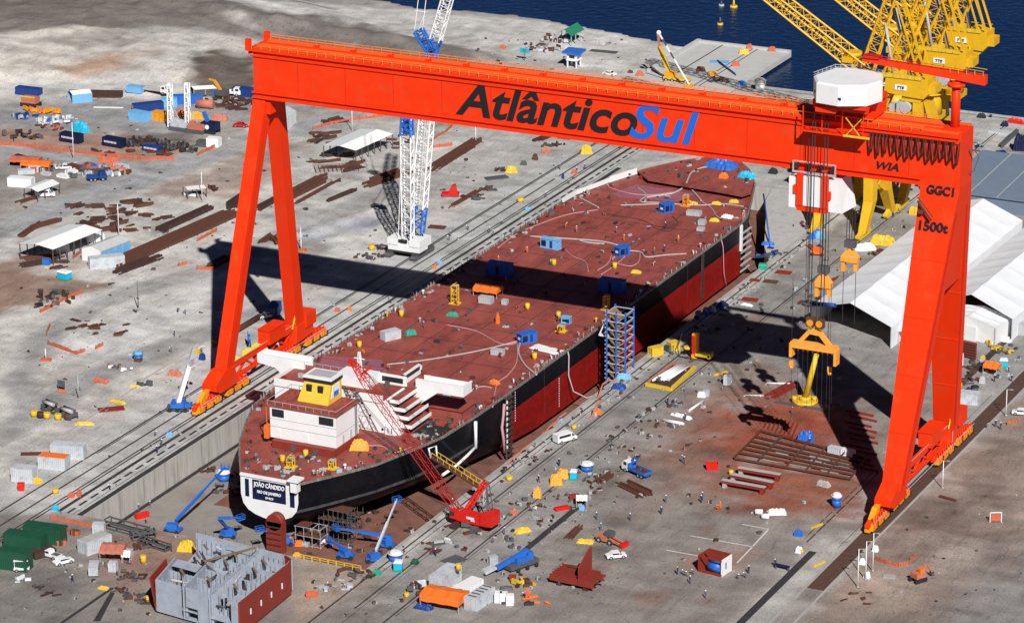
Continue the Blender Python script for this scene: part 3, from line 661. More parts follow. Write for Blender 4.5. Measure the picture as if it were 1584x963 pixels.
# hoist ropes and hooks of the lower trolley
M['rope'] = mat('wire_rope', (.035, .035, .037), .6, var=.1)
for hx, hy, hz, zt in ((146.4, 1.0, 47.5, 60.4), (141.2, -1.0, 41.6, 60.4)):
    b = MB()
    for dx in (-.9, -.3, .3, .9): b.rod((hx+dx, hy, hz+5), (hx+dx, hy, zt), .09, n=4)
    b.build('hoist_rope', 'rope', g)
    b = MB(); b.bx(hx-1.2, hx+1.2, hy-.7, hy+.7, hz+4.0, hz+5.6); hb = b.build('hook_block', 'dgrey', g)
    b = MB(); b.loft([[(hx-1.9, hy-.8, hz+.8), (hx+1.9, hy-.8, hz+.8), (hx+1.9, hy+.8, hz+.8), (hx-1.9, hy+.8, hz+.8)], [(hx-1.9, hy-.8, hz+1.9), (hx+1.9, hy-.8, hz+1.9), (hx+1.9, hy+.8, hz+1.9), (hx-1.9, hy+.8, hz+1.9)], [(hx-.8, hy-.6, hz+3.4), (hx+.8, hy-.6, hz+3.4), (hx+.8, hy+.6, hz+3.4), (hx-.8, hy+.6, hz+3.4)]])
    b.bx(hx-1.8, hx-1.0, hy-.5, hy+.5, hz-1.5, hz+.8); b.bx(hx+1.0, hx+1.8, hy-.5, hy+.5, hz-1.2, hz+.8); b.bx(hx-.35, hx+.35, hy-.5, hy+.5, hz+3.4, hz+4)
    b.build('hook_yoke', 'amber', hb)
    b = MB()
    for dx in (-1.4, 1.4): b.rod((hx+dx, hy, hz-13), (hx+dx, hy, hz-1.4), .07, n=4)
    b.build('sling_rope', 'rope', hb)
# main hoist ropes in front of the girder, spreader beam
b = MB()
for dx in (-1.8, -1.2, 1.0, 1.7): b.rod((142.2+dx, -7.6, 37.6), (142.2+dx, -7.6, 83.2), .11, n=4)
for dx in (-2.9, -2.5): b.rod((142.2+dx, -6.6, 36.5), (142.2+dx, -6.6, 79), .06, n=4)
b.build('hoist_rope', 'rope', g)
b = MB(); b.bx(140.2, 142.0, -8.4, -6.8, 35.6, 37.6); b.bx(142.4, 144.0, -8.4, -6.8, 35.4, 37.4); hb = b.build('hook_block', 'rust', g)
for x in (141.1, 143.2): MB().rod((x, -8.5, 36.5), (x, -6.7, 36.5), .75, n=10).build('sheave', 'gold', hb)
b = MB(); b.bx(136.8, 147.2, -8.6, -6.6, 30.4, 31.7); b.bx(136.6, 137.2, -8.7, -6.5, 28.2, 31.4); b.bx(146.8, 147.4, -8.7, -6.5, 27.6, 31.2)
b.bar((138.6, -7.6, 31.6), (140.8, -7.6, 34.3), .9); b.bar((145.6, -7.6, 31.6), (143.2, -7.6, 34.3), .9); b.bar((140.6, -7.6, 34.4), (143.6, -7.6, 34.2), 1.0); b.bx(141.5, 142.7, -8, -7.2, 34.5, 35.8)
sp = b.build('spreader_beam', 'amber', g)
b = MB()
for k in range(8): x = 138.3+k*1.12; b.cyl(x, -7.6, 29.5, 30.4, .12, .42, n=6)
b.build('lifting_eye', 'amber', sp)
b = MB()
for k in range(8): x = 138.3+k*1.12; b.rod((x, -7.6, 17.5+1.2*math.sin(k*2.1)), (x, -7.6, 29.6), .05, n=3)
b.build('sling_rope', 'rope', sp)
# ================================================================== SHIP
DK = 8.2; SX = 43.2
S = thing('tanker_ship', 'huge half finished tanker with red oxide deck and black hull in the dry dock', 'ship', (SX, 50, DZ+1))
ST = [(-75, [(7, 8.2), (7, 4), (6.5, 2), (5.3, .6), (3.6, -.2), (1.9, -.65), (.8, -.85), (0, -.9)]),
 (-71, [(9.4, 8.2), (9.4, 4), (9.0, 2), (7.8, .2), (5.6, -1.0), (3.2, -2.2), (1.4, -3.4), (0, -3.6)]),
 (-65, [(13.0, 8.2), (12.9, 4), (12.5, 2), (11.4, .0), (8.2, -1.6), (5, -3.4), (2.6, -5.2), (0, -5.6)]),
 (-58, [(16.8, 8.2), (16.7, 4), (16.2, 2), (15, -.2), (11.4, -2.2), (7.6, -4.4), (4, -6), (0, -6)]),
 (-47, [(20.8, 8.2), (20.8, 4), (20.9, 2), (19, -.2), (15.6, -2.4), (11.4, -4.8), (7, -6), (0, -6)]),
 (-37, [(23.8, 8.2), (23.8, 4), (23.4, 2), (21.9, .2), (19, -2.4), (15.4, -4.8), (11, -6), (0, -6)]),
 (-22, [(25, 8.2), (25, 3.5), (24.9, 2), (24.4, .6), (23, -2.2), (20.6, -4.6), (17, -6), (0, -6)]),
 (-8, [(25.2, 8.2), (25.2, 3.5), (25.2, 2), (25.1, .8), (24.6, -2.4), (23.4, -4.8), (21, -6), (0, -6)]),
 (8, [(25.2, 8.2), (25.2, 3.5), (25.2, 2), (25.2, .8), (25.2, -2.5), (24.9, -5.2), (23.6, -6), (0, -6)]),
 (25, [(25.2, 8.2), (25.2, 3.5), (25.2, 2), (25.2, .8), (25.2, -3), (25.2, -5.3), (24.2, -6), (0, -6)])]
ST += [(y, ST[-1][1]) for y in (45, 65, 85, 105, 120, 131)]
ST += [(138, [(24.2, 8.2), (24, 3.5), (24, 2), (24, .6), (23.6, -3), (23, -5), (21, -6), (0, -6)]),
 (151, [(20.2, 8.2), (19.6, 4), (19, 2), (18.6, .6), (17.6, -3), (16.4, -5), (14, -6), (0, -6)]),
 (165, [(15.4, 8.2), (13.8, 4), (12.6, 2), (11.8, .6), (10.4, -3), (9, -5), (7, -6), (0, -6)]),
 (174, [(10.6, 8.2), (8.6, 4), (7.2, 2), (6.4, .6), (5.2, -3), (4.4, -5), (3, -6), (0, -6)]),
 (180, [(5.4, 8.2), (3.6, 4), (2.6, 2), (2, .6), (1.6, -3), (1.3, -5), (.9, -6), (0, -6)]),
 (183, [(1.2, 8.2), (.7, 4), (.5, 2), (.4, .6), (.4, -3), (.3, -5), (.2, -6), (0, -6)])]
def cxs(y): return SX+float(np.interp(y, [-75, -57, -40, -25], [1.8, 1.6, .4, 0]))
SXT = cxs(-75)
def ring(y, h): return [(cxs(y)+a, y, z) for a, z in h]+[(cxs(y)-a, y, z) for a, z in reversed(h[:-1])]
b = MB(); R_ = [ring(y, h) for y, h in ST]
for i in range(len(R_)-1):
    for j in range(len(R_[0])-1):
        A, B, C_, D = R_[i][j], R_[i+1][j], R_[i+1][j+1], R_[i][j+1]
        mz = (A[2]+B[2]+C_[2]+D[2])/4
        b.face([A, D, C_, B], 1 if (mz < 3.4 and -9 < ST[i][0] < 130) else 0, True)
b.face(list(reversed(R_[-1])), 0)
hull = b.build('hull', ['hullb', 'hullr'], S, True)
b = MB(); dk = [(cxs(y)+h[0][0]-.05, y) for y, h in ST]+[(cxs(y)-h[0][0]+.05, y) for y, h in reversed(ST)]
b.face([(x, y, DK-.02) for x, y in dk]); deck = b.build('deck', 'deck', S, True)
# gunwale lip (grey scale and weld scaffolding marks along the sheer)
b = MB()
M['lip'] = mat('sheer_strake_grey', (.16, .135, .125), .7, var=.45, scale=1.2, stain=((.45, .4, .36), .7, 1.5))
for sg in (1, -1):
    for (y0, h0), (y1, h1) in zip(ST[:-1], ST[1:]):
        b.bar((cxs(y0)+sg*(h0[0][0]-.05), y0, DK+.1), (cxs(y1)+sg*(h1[0][0]-.05), y1, DK+.1), .35, .5)
b.build('gunwale', 'lip', hull, True)
# transom
tr = [(a, z) for a, z in ST[0][1]]
b = MB(); b.face([(SXT+a, -75.02, z) for a, z in tr]+[(SXT-a, -75.02, z) for a, z in reversed(tr[:-1])][::1]); tro = b.build('transom', 'white', S, True)
b = MB(); b.bx(SXT-5.9, SXT-4.95, -75.10, -75.03, 3.6, 7.6); b.bx(SXT+5.0, SXT+6.1, -75.10, -75.03, 2.9, 7.6); b.bx(SXT-4.1, SXT+4.0, -75.10, -75.03, 3.3, 7.75); b.build('name_panel', 'navy', tro, True)
text('JOÃO CÂNDIDO', 'lettering', 'white', tro, (SXT-3.75, -75.13, 6.0), (1, 0, 0), (0, 0, 1), 7.5, 1.55, 0, .03)
text('RIO DE JANEIRO', 'lettering', 'white', tro, (SXT-2.9, -75.13, 4.65), (1, 0, 0), (0, 0, 1), 5.8, .85, 0, .03)
text('IMO', 'lettering', 'white', tro, (SXT-.9, -75.13, 3.75), (1, 0, 0), (0, 0, 1), 1.9, .5, 0, .03)
b = MB(); b.bx(SXT-7, SXT+7, -75.3, -74.7, 8.2, 8.75); b.build('bulwark', 'white', tro, True)
b = MB(); b.bx(SXT+5.8, SXT+7.3, -76.2, -74.2, 6.8, 9.3); b.bx(SXT+5.3, SXT+7.9, -76.6, -73.8, 9.3, 9.75); b.build('fairlead_box', 'white', S, True)
# knuckle along the stern flank, its highlight painted in as a grey strip
b = MB(); M['gleam'] = mat('gleam_grey', (.055, .055, .06), .4, var=.6, scale=.6)
for (y0, h0), (y1, h1) in zip(ST[:6], ST[1:7]):
    b.bar((cxs(y0)+h0[2][0]+.05, y0, 2.0), (cxs(y1)+h1[2][0]+.05, y1, 2.0), .18, .6)
b.build('knuckle_gleam', 'gleam', hull, True)
# draught marks
for y, z0 in ((20, -4), (-3.5, .5)):
    b = MB()
    for k in range(12): b.bx(SX+25.22, SX+25.27, y-.1, y+.16, z0+k*.62, z0+.3+k*.62)
    b.build('draught_marks', 'white', hull, True)
b = MB()
for y in (12, 47, 96): b.bx(SX+25.2, SX+25.25, y-.05, y+.05, -2.5, 8)
b.build('weld_seams', 'rustd', hull, True)
for y in (105.5,): MB().bx(SX+25.2, SX+25.45, y-.7, y+.7, -4, 8.0).build('block_joint', 'rustd', hull, True)
# deck details: seams, pink fresh primer areas, fittings
b = MB()
for y in np.arange(-26, 150, 11.3): b.bx(SX-24.5, SX+24.5, y-.07, y+.07, DK, DK+.03)
for x in (-16, -8, 0, 8, 16): b.bx(SX+x-.06, SX+x+.06, -26, 140, DK, DK+.025)
b.build('deck_seams', 'rustd', deck, True)
def patchdeck(px, m_, nm='primer_patch', dz=.015):
    b = MB(); b.face([(p.x, p.y, DK+dz) for p in (at(a, c, DK) for a, c in px)]); return b.build(nm, m_, deck, True)
patchdeck([(482, 582), (500, 550), (590, 556), (605, 590), (540, 588)], 'deckp')
patchdeck([(945, 300), (985, 285), (1075, 300), (1050, 312), (960, 306)], 'deckp')
# forecastle step: deck slab over a recessed bulkhead
f0, f1 = at(1012, 276, DK+2.4), at(1152, 301, DK+2.4)
b = MB(); fy = (f0.y+f1.y)/2
fc = [(SX-17, 160), (SX-11, 153.5), (SX+11, 151.5), (SX+17.6, 150.5), (SX+18.6, 154), (SX+15, 165), (SX+10.2, 174), (SX+5, 180), (SX+1, 182.6), (SX-1, 182.6), (SX-5, 180), (SX-10.2, 174), (SX-15, 165)]
b.prism(fc, DK+1.0, DK+1.3); b.build('forecastle_deck', 'deck', S, True)
b = MB(); b.bx(SX-15, SX+16.5, 157, 157.4, DK, DK+1.0)
for k in range(16): b.bx(SX-14.5+k*1.95, SX-14.2+k*1.95, 156.7, 157, DK, DK+1.0)
for (x0, y0), (x1, y1) in zip(fc[4:-1], fc[5:]): b.bar((x0-.1, y0, DK+.5), (x1-.1, y1, DK+.5), .12, 1.0)
b.build('bulkhead', 'redox', S, True)
b = MB()
for (x0, y0), (x1, y1) in zip(fc[9:], fc[10:]+fc[:1]):
    b.bar((x0, y0, DK+1.7), (x1, y1, DK+1.7), .2, .8)
b.build('bulwark', 'conc', S, True)
# ------------------------------------------------ aft deckhouse and funnel
b = MB(); b.bx(36.2, 51.6, -58.2, -47.2, DK, 9.9); ah = b.build('deckhouse', 'redox', S, True)
b = MB(); b.bx(41, 42, -58.35, -58.15, DK+.1, 9.6); b.bx(46.5, 47.6, -58.35, -58.15, DK+.1, 9.5); b.build('doorway', 'dgrey', ah, True)
b = MB(); b.bx(35.0, 51.3, -56.6, -46.4, 9.9, 17.2); eh = b.build('engine_casing', 'white', S, True)
b = MB(); b.bx(34.3, 51.75, -57.0, -46.0, 17.2, 17.45); b.build('roof', 'deck', eh, True)
b = MB(); b.bx(35.6, 38.5, -56.75, -56.3, 14.9, 16.6); b.bx(47.2, 50.7, -56.75, -56.3, 14.9, 16.6); b.build('window', 'glass', eh, True)
b = MB(); b.bx(35, 51.35, -56.66, -56.6, 12.5, 12.6); b.bx(35, 51.35, -56.66, -56.6, 14.3, 14.38); b.bx(51.3, 51.36, -56.6, -46.4, 12.5, 12.6); b.build('plate_seam', 'grey', eh, True)
b = MB(); b.bar((34.0, -56.5, 17), (34.0, -56.0, 9), .15); b.bx(33.6, 34.6, -57, -55.5, 9.5, 12.5); b.build('side_ladder', 'orange', eh, True)
b = MB(); b.loft([[(39.4, -52.2, 17.45), (47.0, -52.2, 17.45), (47.0, -45.9, 17.45), (39.4, -45.9, 17.45)], [(40.7, -51.0, 22.0), (47.2, -51.0, 22.0), (47.2, -46.2, 22.0), (40.7, -46.2, 22.0)]]); fu = b.build('funnel', mat('funnel_yellow', (.80, .52, .05), .5, var=.05, stain=((.6, .3, .05), .3, .7)), S, True)
b = MB(); b.bx(40.5, 47.4, -51.2, -46.0, 22.0, 22.8); b.build('funnel_band', 'black', fu, True)
b = MB(); b.bx(40.4, 47.5, -51.3, -45.9, 22.8, 23.25); b.bx(41.2, 46.8, -50.5, -46.7, 23.25, 23.35, 1); b.build('funnel_top', ['white', 'grey'], fu, True)
b = MB(); b.bx(41.4, 42.7, -51.65, -51.0, 19.9, 21.4); b.bx(44.2, 45.5, -51.65, -51.0, 19.9, 21.4); b.build('vent_opening', 'glass', fu, True)
b = MB(); b.hexa([(47.02, -50.9, 18.6), (47.16, -50.9, 18.6), (47.16, -47.1, 18.6), (47.02, -47.1, 18.6), (47.12, -50.2, 21.4), (47.28, -50.2, 21.4), (47.28, -47.2, 21.4), (47.12, -47.2, 21.4)]); b.build('emblem_panel', 'white', fu, True)
b = MB(); b.bx(47.26, 47.31, -49.9, -47.8, 19.2, 20.0); b.build('emblem', 'letterb', fu, True)
b = MB(); b.bx(47.26, 47.33, -49.9, -47.8, 18.9, 19.15); b.build('emblem', 'greenl', fu, True)
# ------------------------------------------------ accommodation block with bridge wings
b = MB(); b.xprism([(27, DK), (58.2, DK), (58.2, 9.8), (54.4, 16.0), (27, 16.0)], -40.3, -29); ac = b.build('accommodation_block', 'white', S, True)
b = MB(); b.xprism([(26.4, 16.0), (54.6, 16.0), (54.6, 16.25), (26.4, 16.25)], -40.6, -28.6); b.build('bridge_deck', 'deck', ac, True)
b = MB(); b.bx(27, 54.2, -40.62, -40.3, 15.2, 16.9); b.bx(26.9, 27.2, -40.3, -29, 15.2, 16.9); b.build('bulwark', 'white', ac, True)
b = MB()
for x, z in ((46.4, 14.4), (48.9, 14.4), (50.9, 11.8), (53.9, 9.0)): b.rod((x, -40.35, z), (x, -40.2, z), .3, n=10)
b.build('porthole', 'glass', ac, True)
b = MB(); b.bx(54.8, 57.3, -40.9, -40.3, DK, 10.2); ad = b.build('deck_locker', 'white', ac, True)
b = MB(); b.bx(55.5, 55.7, -40.96, -40.9, 8.6, 9.8); b.bx(56.4, 56.6, -40.96, -40.9, 8.6, 9.8); b.build('vent_opening', 'dgrey', ad, True)
for k, (z, xo) in enumerate(((9.9, 60.6), (11.8, 59.9), (13.6, 59.0), (15.3, 57.6))):
    b = MB(); b.bx(54.6, xo, -39.4, -30, z, z+.18); tb = b.build('terrace_deck', 'deck', ac, True)
    b = MB(); b.bx(55.4, xo+.06, -39.55, -39.4, z-.05, z+.75); b.bx(xo-.02, xo+.12, -39.5, -30, z-.05, z+.75); b.build('bulwark', 'white', tb, True)
b = MB(); b.bx(40.2, 48.6, -36.6, -31, 16.25, 18.6); wh = b.build('wheelhouse', 'white', S, True)
b = MB(); b.bx(48.6, 55.4, -31.6, -31.2, 16.25, 18.5); b.build('wheelhouse_wall', 'white', wh, True)
b = MB(); b.bx(49.4, 54.6, -31.75, -31.55, 16.9, 18.0); b.build('window', 'glass', wh, True)
b = MB(); b.bx(53.8, 54.4, -31.2, -22, 16.25, 17.1); b.bx(53.8, 54.4, -31.2, -22, 18.2, 18.5); b.bx(53.8, 54.4, -22.6, -22, 16.25, 18.5); b.bx(53.8, 54.4, -31.3, -30.4, 16.25, 18.5); b.build('wheelhouse_wall', 'white', wh, True)
b = MB(); b.bx(53.95, 54.2, -30.4, -22.6, 17.1, 18.2); b.build('window', 'glass', wh, True)
b = MB(); b.bx(54.6, 57.6, -31, -24, 16.0, 16.2); b.build('wing_deck', 'deck', wh, True)
b = MB(); b.bx(54, 57, -30.4, -28.8, DK, 16.0); b.build('stair_tower', 'white', wh, True)
b = MB(); b.xprism([(57.2, 17.2), (57.2, 11.6), (62.6, 15.6), (69.0, 15.6), (69.0, 18.0), (57.2, 18.0)], -30.6, -29.8); b.bx(57.2, 69.0, -29.8, -26.6, 15.6, 16.0); b.bx(68.6, 69.0, -29.8, -26.2, 16, 18.0); b.bx(57.2, 69, -26.5, -26.2, 15.6, 17.6); b.build('bridge_wing', 'white', S, True)
b = MB(); b.xprism([(17.6, 16.2), (22.4, 15.6), (25.0, 12.9), (29.6, 16.0), (29.6, 18.1), (17.6, 18.3)], -31.6, -30.9); b.bx(17.6, 29.6, -30.9, -27.6, 15.7, 16.2); b.bx(17.6, 18.0, -30.9, -27.4, 16, 18.3); b.bx(17.6, 29.6, -27.6, -27.3, 15.7, 18.0); b.build('bridge_wing', 'white', S, True)
# stepped red house forward of the wing (cargo control), dark hatch
b = MB(); b.bx(58, 66, -26, -19, DK, 10.2); b.bx(56, 66.5, -26.4, -18.6, 10.2, 10.4); b.build('deckhouse', 'deck', S, True)
b = MB(); b.bx(60, 66.6, -39, -31.4, DK+.02, DK+.05); b.build('hatch_opening', 'black', deck, True)
b = MB(); r = random.Random(2)
for sg in (1, -1):
    for (y0, h0), (y1, h1) in zip(ST[4:-6], ST[5:-5]):
        n_ = int((y1-y0)/1.5)
        for k in range(n_):
            y = y0+(y1-y0)*k/n_; x = cxs(y)+sg*(h0[0][0]+(h1[0][0]-h0[0][0])*k/n_-.3)
            if r.random() < .8: b.box(x, y, DK, .14, .14, r.uniform(.7, 1.5), 0, r.choice((0, 0, 1, 2)))
tag(b.build('deck_edge_posts', ['hose', 'rust', 'dgrey'], S, True), kind='stuff')  # separate guard posts along both deck edges
# fittings of the white superstructure
b = MB()
for x in np.arange(34.6, 51.6, 1.9):
    for y in (-56.9, -46.1): b.box(x, y, 17.45, .08, .08, 1.1)
b.bx(34.5, 51.6, -56.94, -56.86, 18.4, 18.5); b.bx(34.5, 51.6, -46.14, -46.06, 18.4, 18.5); b.bx(51.55, 51.63, -56.9, -46.1, 18.4, 18.5); b.bx(34.4, 34.5, -56.9, -46.1, 18.4, 18.5); b.build('handrail', 'hose', eh, True)
for x0, z0 in ((36.5, 10.1), (43.4, 10.1)): MB().bx(x0, x0+1.0, -56.68, -56.6, z0, z0+2.0).build('door', 'roofw', eh, True)
for y in (-54, -50.5): MB().bx(51.3, 51.4, y, y+.9, 10.1, 12.0).build('door', 'lgrey', eh, True)
b = MB(); b.bar((51.4, -48, 10), (51.4, -48, 17.2), .14); b.bar((51.4, -47.4, 10), (51.4, -47.4, 17.2), .14); b.build('ladder', 'dgrey', eh, True)
for x, y, z in ((36.5, -49, 17.45), (37.5, -54.5, 17.45), (49.5, -48.6, 17.45), (49.3, -54.6, 17.45)): MB().box(x, y, z, 1.2, 1.0, .9).build('roof_vent', 'deck', eh, True)
for k in range(9): MB().box(28.4+k*2.9, -38.6+(k%3)*2.6, 16.25, .9+.3*(k%2), .8, .6+.3*(k%3)).build('deck_fitting', ('redox', 'hose', 'dgrey')[k%3], ac, True)
b = MB()
for k in range(14): b.box(27.2+k*2.0, -29.4, 16.25, .08, .08, 1.1)
b.bx(27.2, 53.4, -29.44, -29.36, 17.25, 17.35); b.build('handrail', 'hose', ac, True)
b = MB(); b.lat((44.5, -33, 18.6), (44.5, -33, 23.2), .9, .9, 4, .09, .05, .4, .4, (0, 1, 0)); b.bx(43.2, 45.8, -33.1, -32.9, 21.6, 21.8); b.build('radar_mast', 'white', wh, True)
# ================================================================== BIG MACHINES
def crawler_tracks(t, L_, gap, w_, h_, m='dgrey'):
    for s in (-1, 1):
        b = MB(); x = s*gap/2
        b.yprism([(-L_/2, h_*.35), (-L_/2+h_*.35, 0), (L_/2-h_*.35, 0), (L_/2, h_*.35), (L_/2, h_*.65), (L_/2-h_*.35, h_), (-L_/2+h_*.35, h_), (-L_/2, h_*.65)], x-w_/2, x+w_/2)
        tr_ = b.build('crawler_track', m, t)
        b = MB()
        for k in range(int(L_/.6)): b.bx(x-w_/2-.04, x+w_/2+.04, -L_/2+.3+k*.6, -L_/2+.55+k*.6, h_-.02, h_+.06)
        b.build('track_pad', 'rustd', tr_)
    MB().bx(-gap/2+w_/2, gap/2-w_/2, -1.4, 1.4, .4, h_).build('car_body', m, t)
# ---- white and blue lattice crawler crane (left of the dock)
wc = thing('crawler_crane', 'tall white lattice crawler crane with blue boom sections beside the dock', 'crawler crane', (-10, 95.5, 0))
W0 = Vector((-10, 95.5, 0))
crawler_tracks(wc, 11, 7.6, 1.5, 1.5)
b = MB(); b.bx(-4.6, 4.6, -3.2, 1.5, 1.7, 3.2); b.bx(-4.7, -1.7, -3.4, 1.2, 3.2, 4.9); b.bx(1.7, 4.7, -3.4, 1.2, 3.2, 4.9); b.bx(-1.7, 1.7, -3.0, 1.2, 3.2, 3.9); b.bx(-3.6, 3.6, 1.5, 5.5, 1.7, 4.0); b.build('machine_house', 'white', wc)
b = MB(); b.bx(-4.75, 4.75, -3.5, 0, 1.25, 1.68); b.bx(-.9, .9, -3.3, -2.9, 3.9, 4.8); b.bx(-1.5, -1.1, -3.25, -2.9, 3.9, 4.7); b.build('counterweight_base', 'black', wc)
yb = 1.5
def P3(px, py, y): v = aty(px, py, 94+y); return Vector((v.x-W0.x, y, v.z))
p0, p1, p2 = P3(641, 362, yb), P3(652, 332, yb+.3), P3(664, 84, yb+3)
p1 = p0+(p2-p0)*.14; p9 = p0+(p2-p0)*.93
up_ = (0, 1, .1)
MB().lat(p0, p1, 3.0, 2.0, 3, .28, .17, 3.4, 2.6, up_).build('boom_foot', 'blue', wc)
MB().lat(p1, p9, 3.4, 2.6, 20, .22, .12, 3.2, 2.4, up_).build('boom', 'white', wc)
MB().lat(p9, p2, 3.2, 2.4, 3, .3, .2, 2.2, 1.8, up_).build('boom_head', 'blue', wc)
q1 = P3(700, -42, yb+3)
MB().lat(p2, p2+(q1-p2)*.16, 2.2, 1.8, 2, .28, .18, 2.6, 2.2, up_).build('jib_foot', 'blue', wc)
MB().lat(p2+(q1-p2)*.16, q1, 2.6, 2.2, 10, .2, .11, 2.4, 2.0, up_).build('luffing_jib', 'white', wc)
s1 = P3(643, 49, yb+2)
MB().lat(p2, s1, 2.2, 1.0, 5, .25, .17, 2.6, 1.2, up_).build('jib_strut', 'blue', wc)
b = MB()
for dx in (-1.1, 1.1): b.rod(s1+Vector((dx, 0, 0)), s1+Vector((dx+3.2, 0, 22)), .12, n=4)
b.rod(s1+Vector((-1, 0, 5)), s1+Vector((2.2, 0, 5)), .1, n=4); b.rod(s1, s1+Vector((2.0, 0, 5)), .1, n=4); b.build('pendant_line', 'white', wc)
m0, m1 = P3(627, 368, -1), P3(625, 184, -2.5); mm = m0+(m1-m0)*.85
MB().lat(m0, mm, 2.6, 1.8, 15, .2, .11, 2.9, 2.0, up_).build('back_mast', 'white', wc)
b = MB(); b.lat(mm, m1, 2.9, 2.0, 3, .3, .2, 2.4, 1.7, up_); b.hexa([mm+Vector((-1.3, .3, .6)), mm+Vector((1.3, .3, .6)), mm+Vector((1.3, .6, .6)), mm+Vector((-1.3, .6, .6)), m1+Vector((-1.1, .3, -.5)), m1+Vector((1.1, .3, -.5)), m1+Vector((1.1, .6, -.5)), m1+Vector((-1.1, .6, -.5))]); b.build('mast_head', 'blue', wc)
b = MB()
for dx in (-1.2, 1.2): b.rod(m1+Vector((dx, 0, 0)), p2+Vector((dx*.8, -.5, -3)), .1, n=4); b.rod(m1+Vector((dx, 0, 0)), (dx*1.5, -2.8, 4.6), .12, n=4)
for dx in (-.5, .1, .5): b.rod(p9+Vector((dx+.8, -1.5, 0)), p1+Vector((dx+1.2, -1.6, 0)), .08, n=3)
b.build('hoist_rope', 'white', wc)
# ---- three yellow quay cranes
def quay_crane():
    t = thing('quay_crane', '-', 'quay crane', (0, 0, 0), 0, 'yellow jib cranes on the quay rails')
    for sy in (-1, 1):
        for sx in (-1, 1):
            x = sx*6.6; y = sy*10.5
            b = MB(); b.hexa([(x-1.0, y-1.3, 1.6), (x+1.0, y-1.3, 1.6), (x+1.0, y+1.3, 1.6), (x-1.0, y+1.3, 1.6), (x-1.35, y*.55-1.6, 9), (x+1.35, y*.55-1.6, 9), (x+1.35, y*.55+1.6, 9), (x-1.35, y*.55+1.6, 9)])
            b.hexa([(x-1.35, y*.55-1.6, 9), (x+1.35, y*.55-1.6, 9), (x+1.35, y*.55+1.6, 9), (x-1.35, y*.55+1.6, 9), (x*.86-1.4, y*.35-1.6, 22), (x*.86+1.4, y*.35-1.6, 22), (x*.86+1.4, y*.35+1.6, 22), (x*.86-1.4, y*.35+1.6, 22)])
            lg = b.build('leg', 'yellow', t)
            b = MB(); b.bx(x-.7, x+.7, y-4.2, y+4.2, .9, 1.6); b.yprism([(y-4, 1.6), (y-1, 2.6), (y+1, 2.6), (y+4, 1.6)], x-.5, x+.5)
            for k in (-3, -1, 1, 3): b.bx(x-.55, x+.75, y+k-.75, y+k+.75, .35, 1.3)
            b.build('bogie', 'yel', lg)
            b = MB()
            for k in (-3, -1, 1, 3): b.rod((x-.3, y+k, .45), (x+.3, y+k, .45), .45, n=8)
            b.build('wheel', 'black', lg)
    b = MB(); b.bx(-7.2, 7.2, -5.6, 5.6, 22.01, 24.4); b.bx(-7.4, 7.4, -5.8, 5.8, 21.4, 22.0); b.build('portal', 'yellow', t)
    b = MB(); b.bar((6.6, -5, 9), (6.6, 5, 14), .5); b.bar((6.6, 5, 9), (6.6, -5, 14), .5); b.bar((-6.6, -5, 9), (-6.6, 5, 14), .5); b.build('leg_brace', 'yellow', t)
    b = MB(); b.cyl(0, 0, 24.4, 28.6, 3.4, 2.8, 20); b.cyl(0, 0, 26.6, 27.0, 3.9, 3.9, 20); b.build('pedestal', 'yellow', t)
    b = MB(); b.bx(-6, 16, -3.6, 3.6, 32.4, 33.0); b.bx(-7, 13, -4.4, 4.4, 22.5, 24.3); b.build('slewing_platform', 'yellow', t)
    b = MB(); b.xprism([(8.6, 38.2), (14.5, 37.6), (19.5, 37.4), (20.6, 38.6), (20.6, 42.6), (9.0, 42.4)], -3.2, 3.2)
    b.bx(19.6, 22.4, -2.4, 2.4, 38.8, 41.0); b.xprism([(13, 36.2), (18.2, 36.0), (19.5, 37.4), (13.5, 37.7)], -2.6, 2.6); mh = b.build('machine_house', 'yellow', t)
    b = MB(); b.bx(11.6, 14.8, -3.4, -3.22, 39.2, 40.6); b.build('name_plate', 'white', mh)
    tx = text('TTS', 'lettering', 'letter', mh, (12.2, -3.45, 39.5), (1, 0, 0), (0, 0, 1), 2.0, .8, .2, .03)
    b = MB(); b.cyl(10, 0, 24.4, 29.8, 3.4, 2.7, 18); b.cyl(10, 0, 29.8, 30.2, 3.6, 3.6, 18); b.bx(-1.5, 2, -2.5, 2.5, 29.6, 40.4); b.build('tower_frame', 'yellow', t)
    b = MB(); b.bx(10.2, 11.6, -3.4, -1.2, 33.1, 35.2); b.bx(12.2, 13.8, -3.4, -1.2, 33.1, 36); b.rod((14.6, -3.6, 34.6), (14.6, -1.6, 34.6), 1.5, n=14); b.build('winch_drum', 'grey', t)
    b = MB(); b.bx(-4.6, -1.6, -4.4, -2.0, 31.4, 34.4); cb = b.build('cab', 'white', t)
    b = MB(); b.bx(-4.68, -1.5, -4.48, -3.2, 32.6, 33.9); b.build('window', 'glass', cb)
    b = MB(); b.bx(9, 20, -3.5, -3.4, 43.4, 43.55); b.bx(9, 20, 3.4, 3.5, 43.4, 43.55)
    for k in range(6): b.bx(9+k*2-.07, 7+k*2+.07, -3.5, -3.4, 42.4, 43.5); b.bx(9+k*2-.07, 9+k*2+.07, 3.4, 3.5, 42.4, 43.5)
    b.box(12, 0, 42.6, 3, 3, 1.0); b.box(17, .5, 42.6, 2.2, 3, .8); b.build('handrail', 'yel', t)
    # A-frame: raked twin legs with bracing
    b = MB(); b.lat((4.5, 0, 29.6), (18.8, 0, 66), 4.8, 2.4, 15, .34, .17, 2.6, 1.6, (0, 1, 0)); b.build('raked_mast', 'yellow', t)
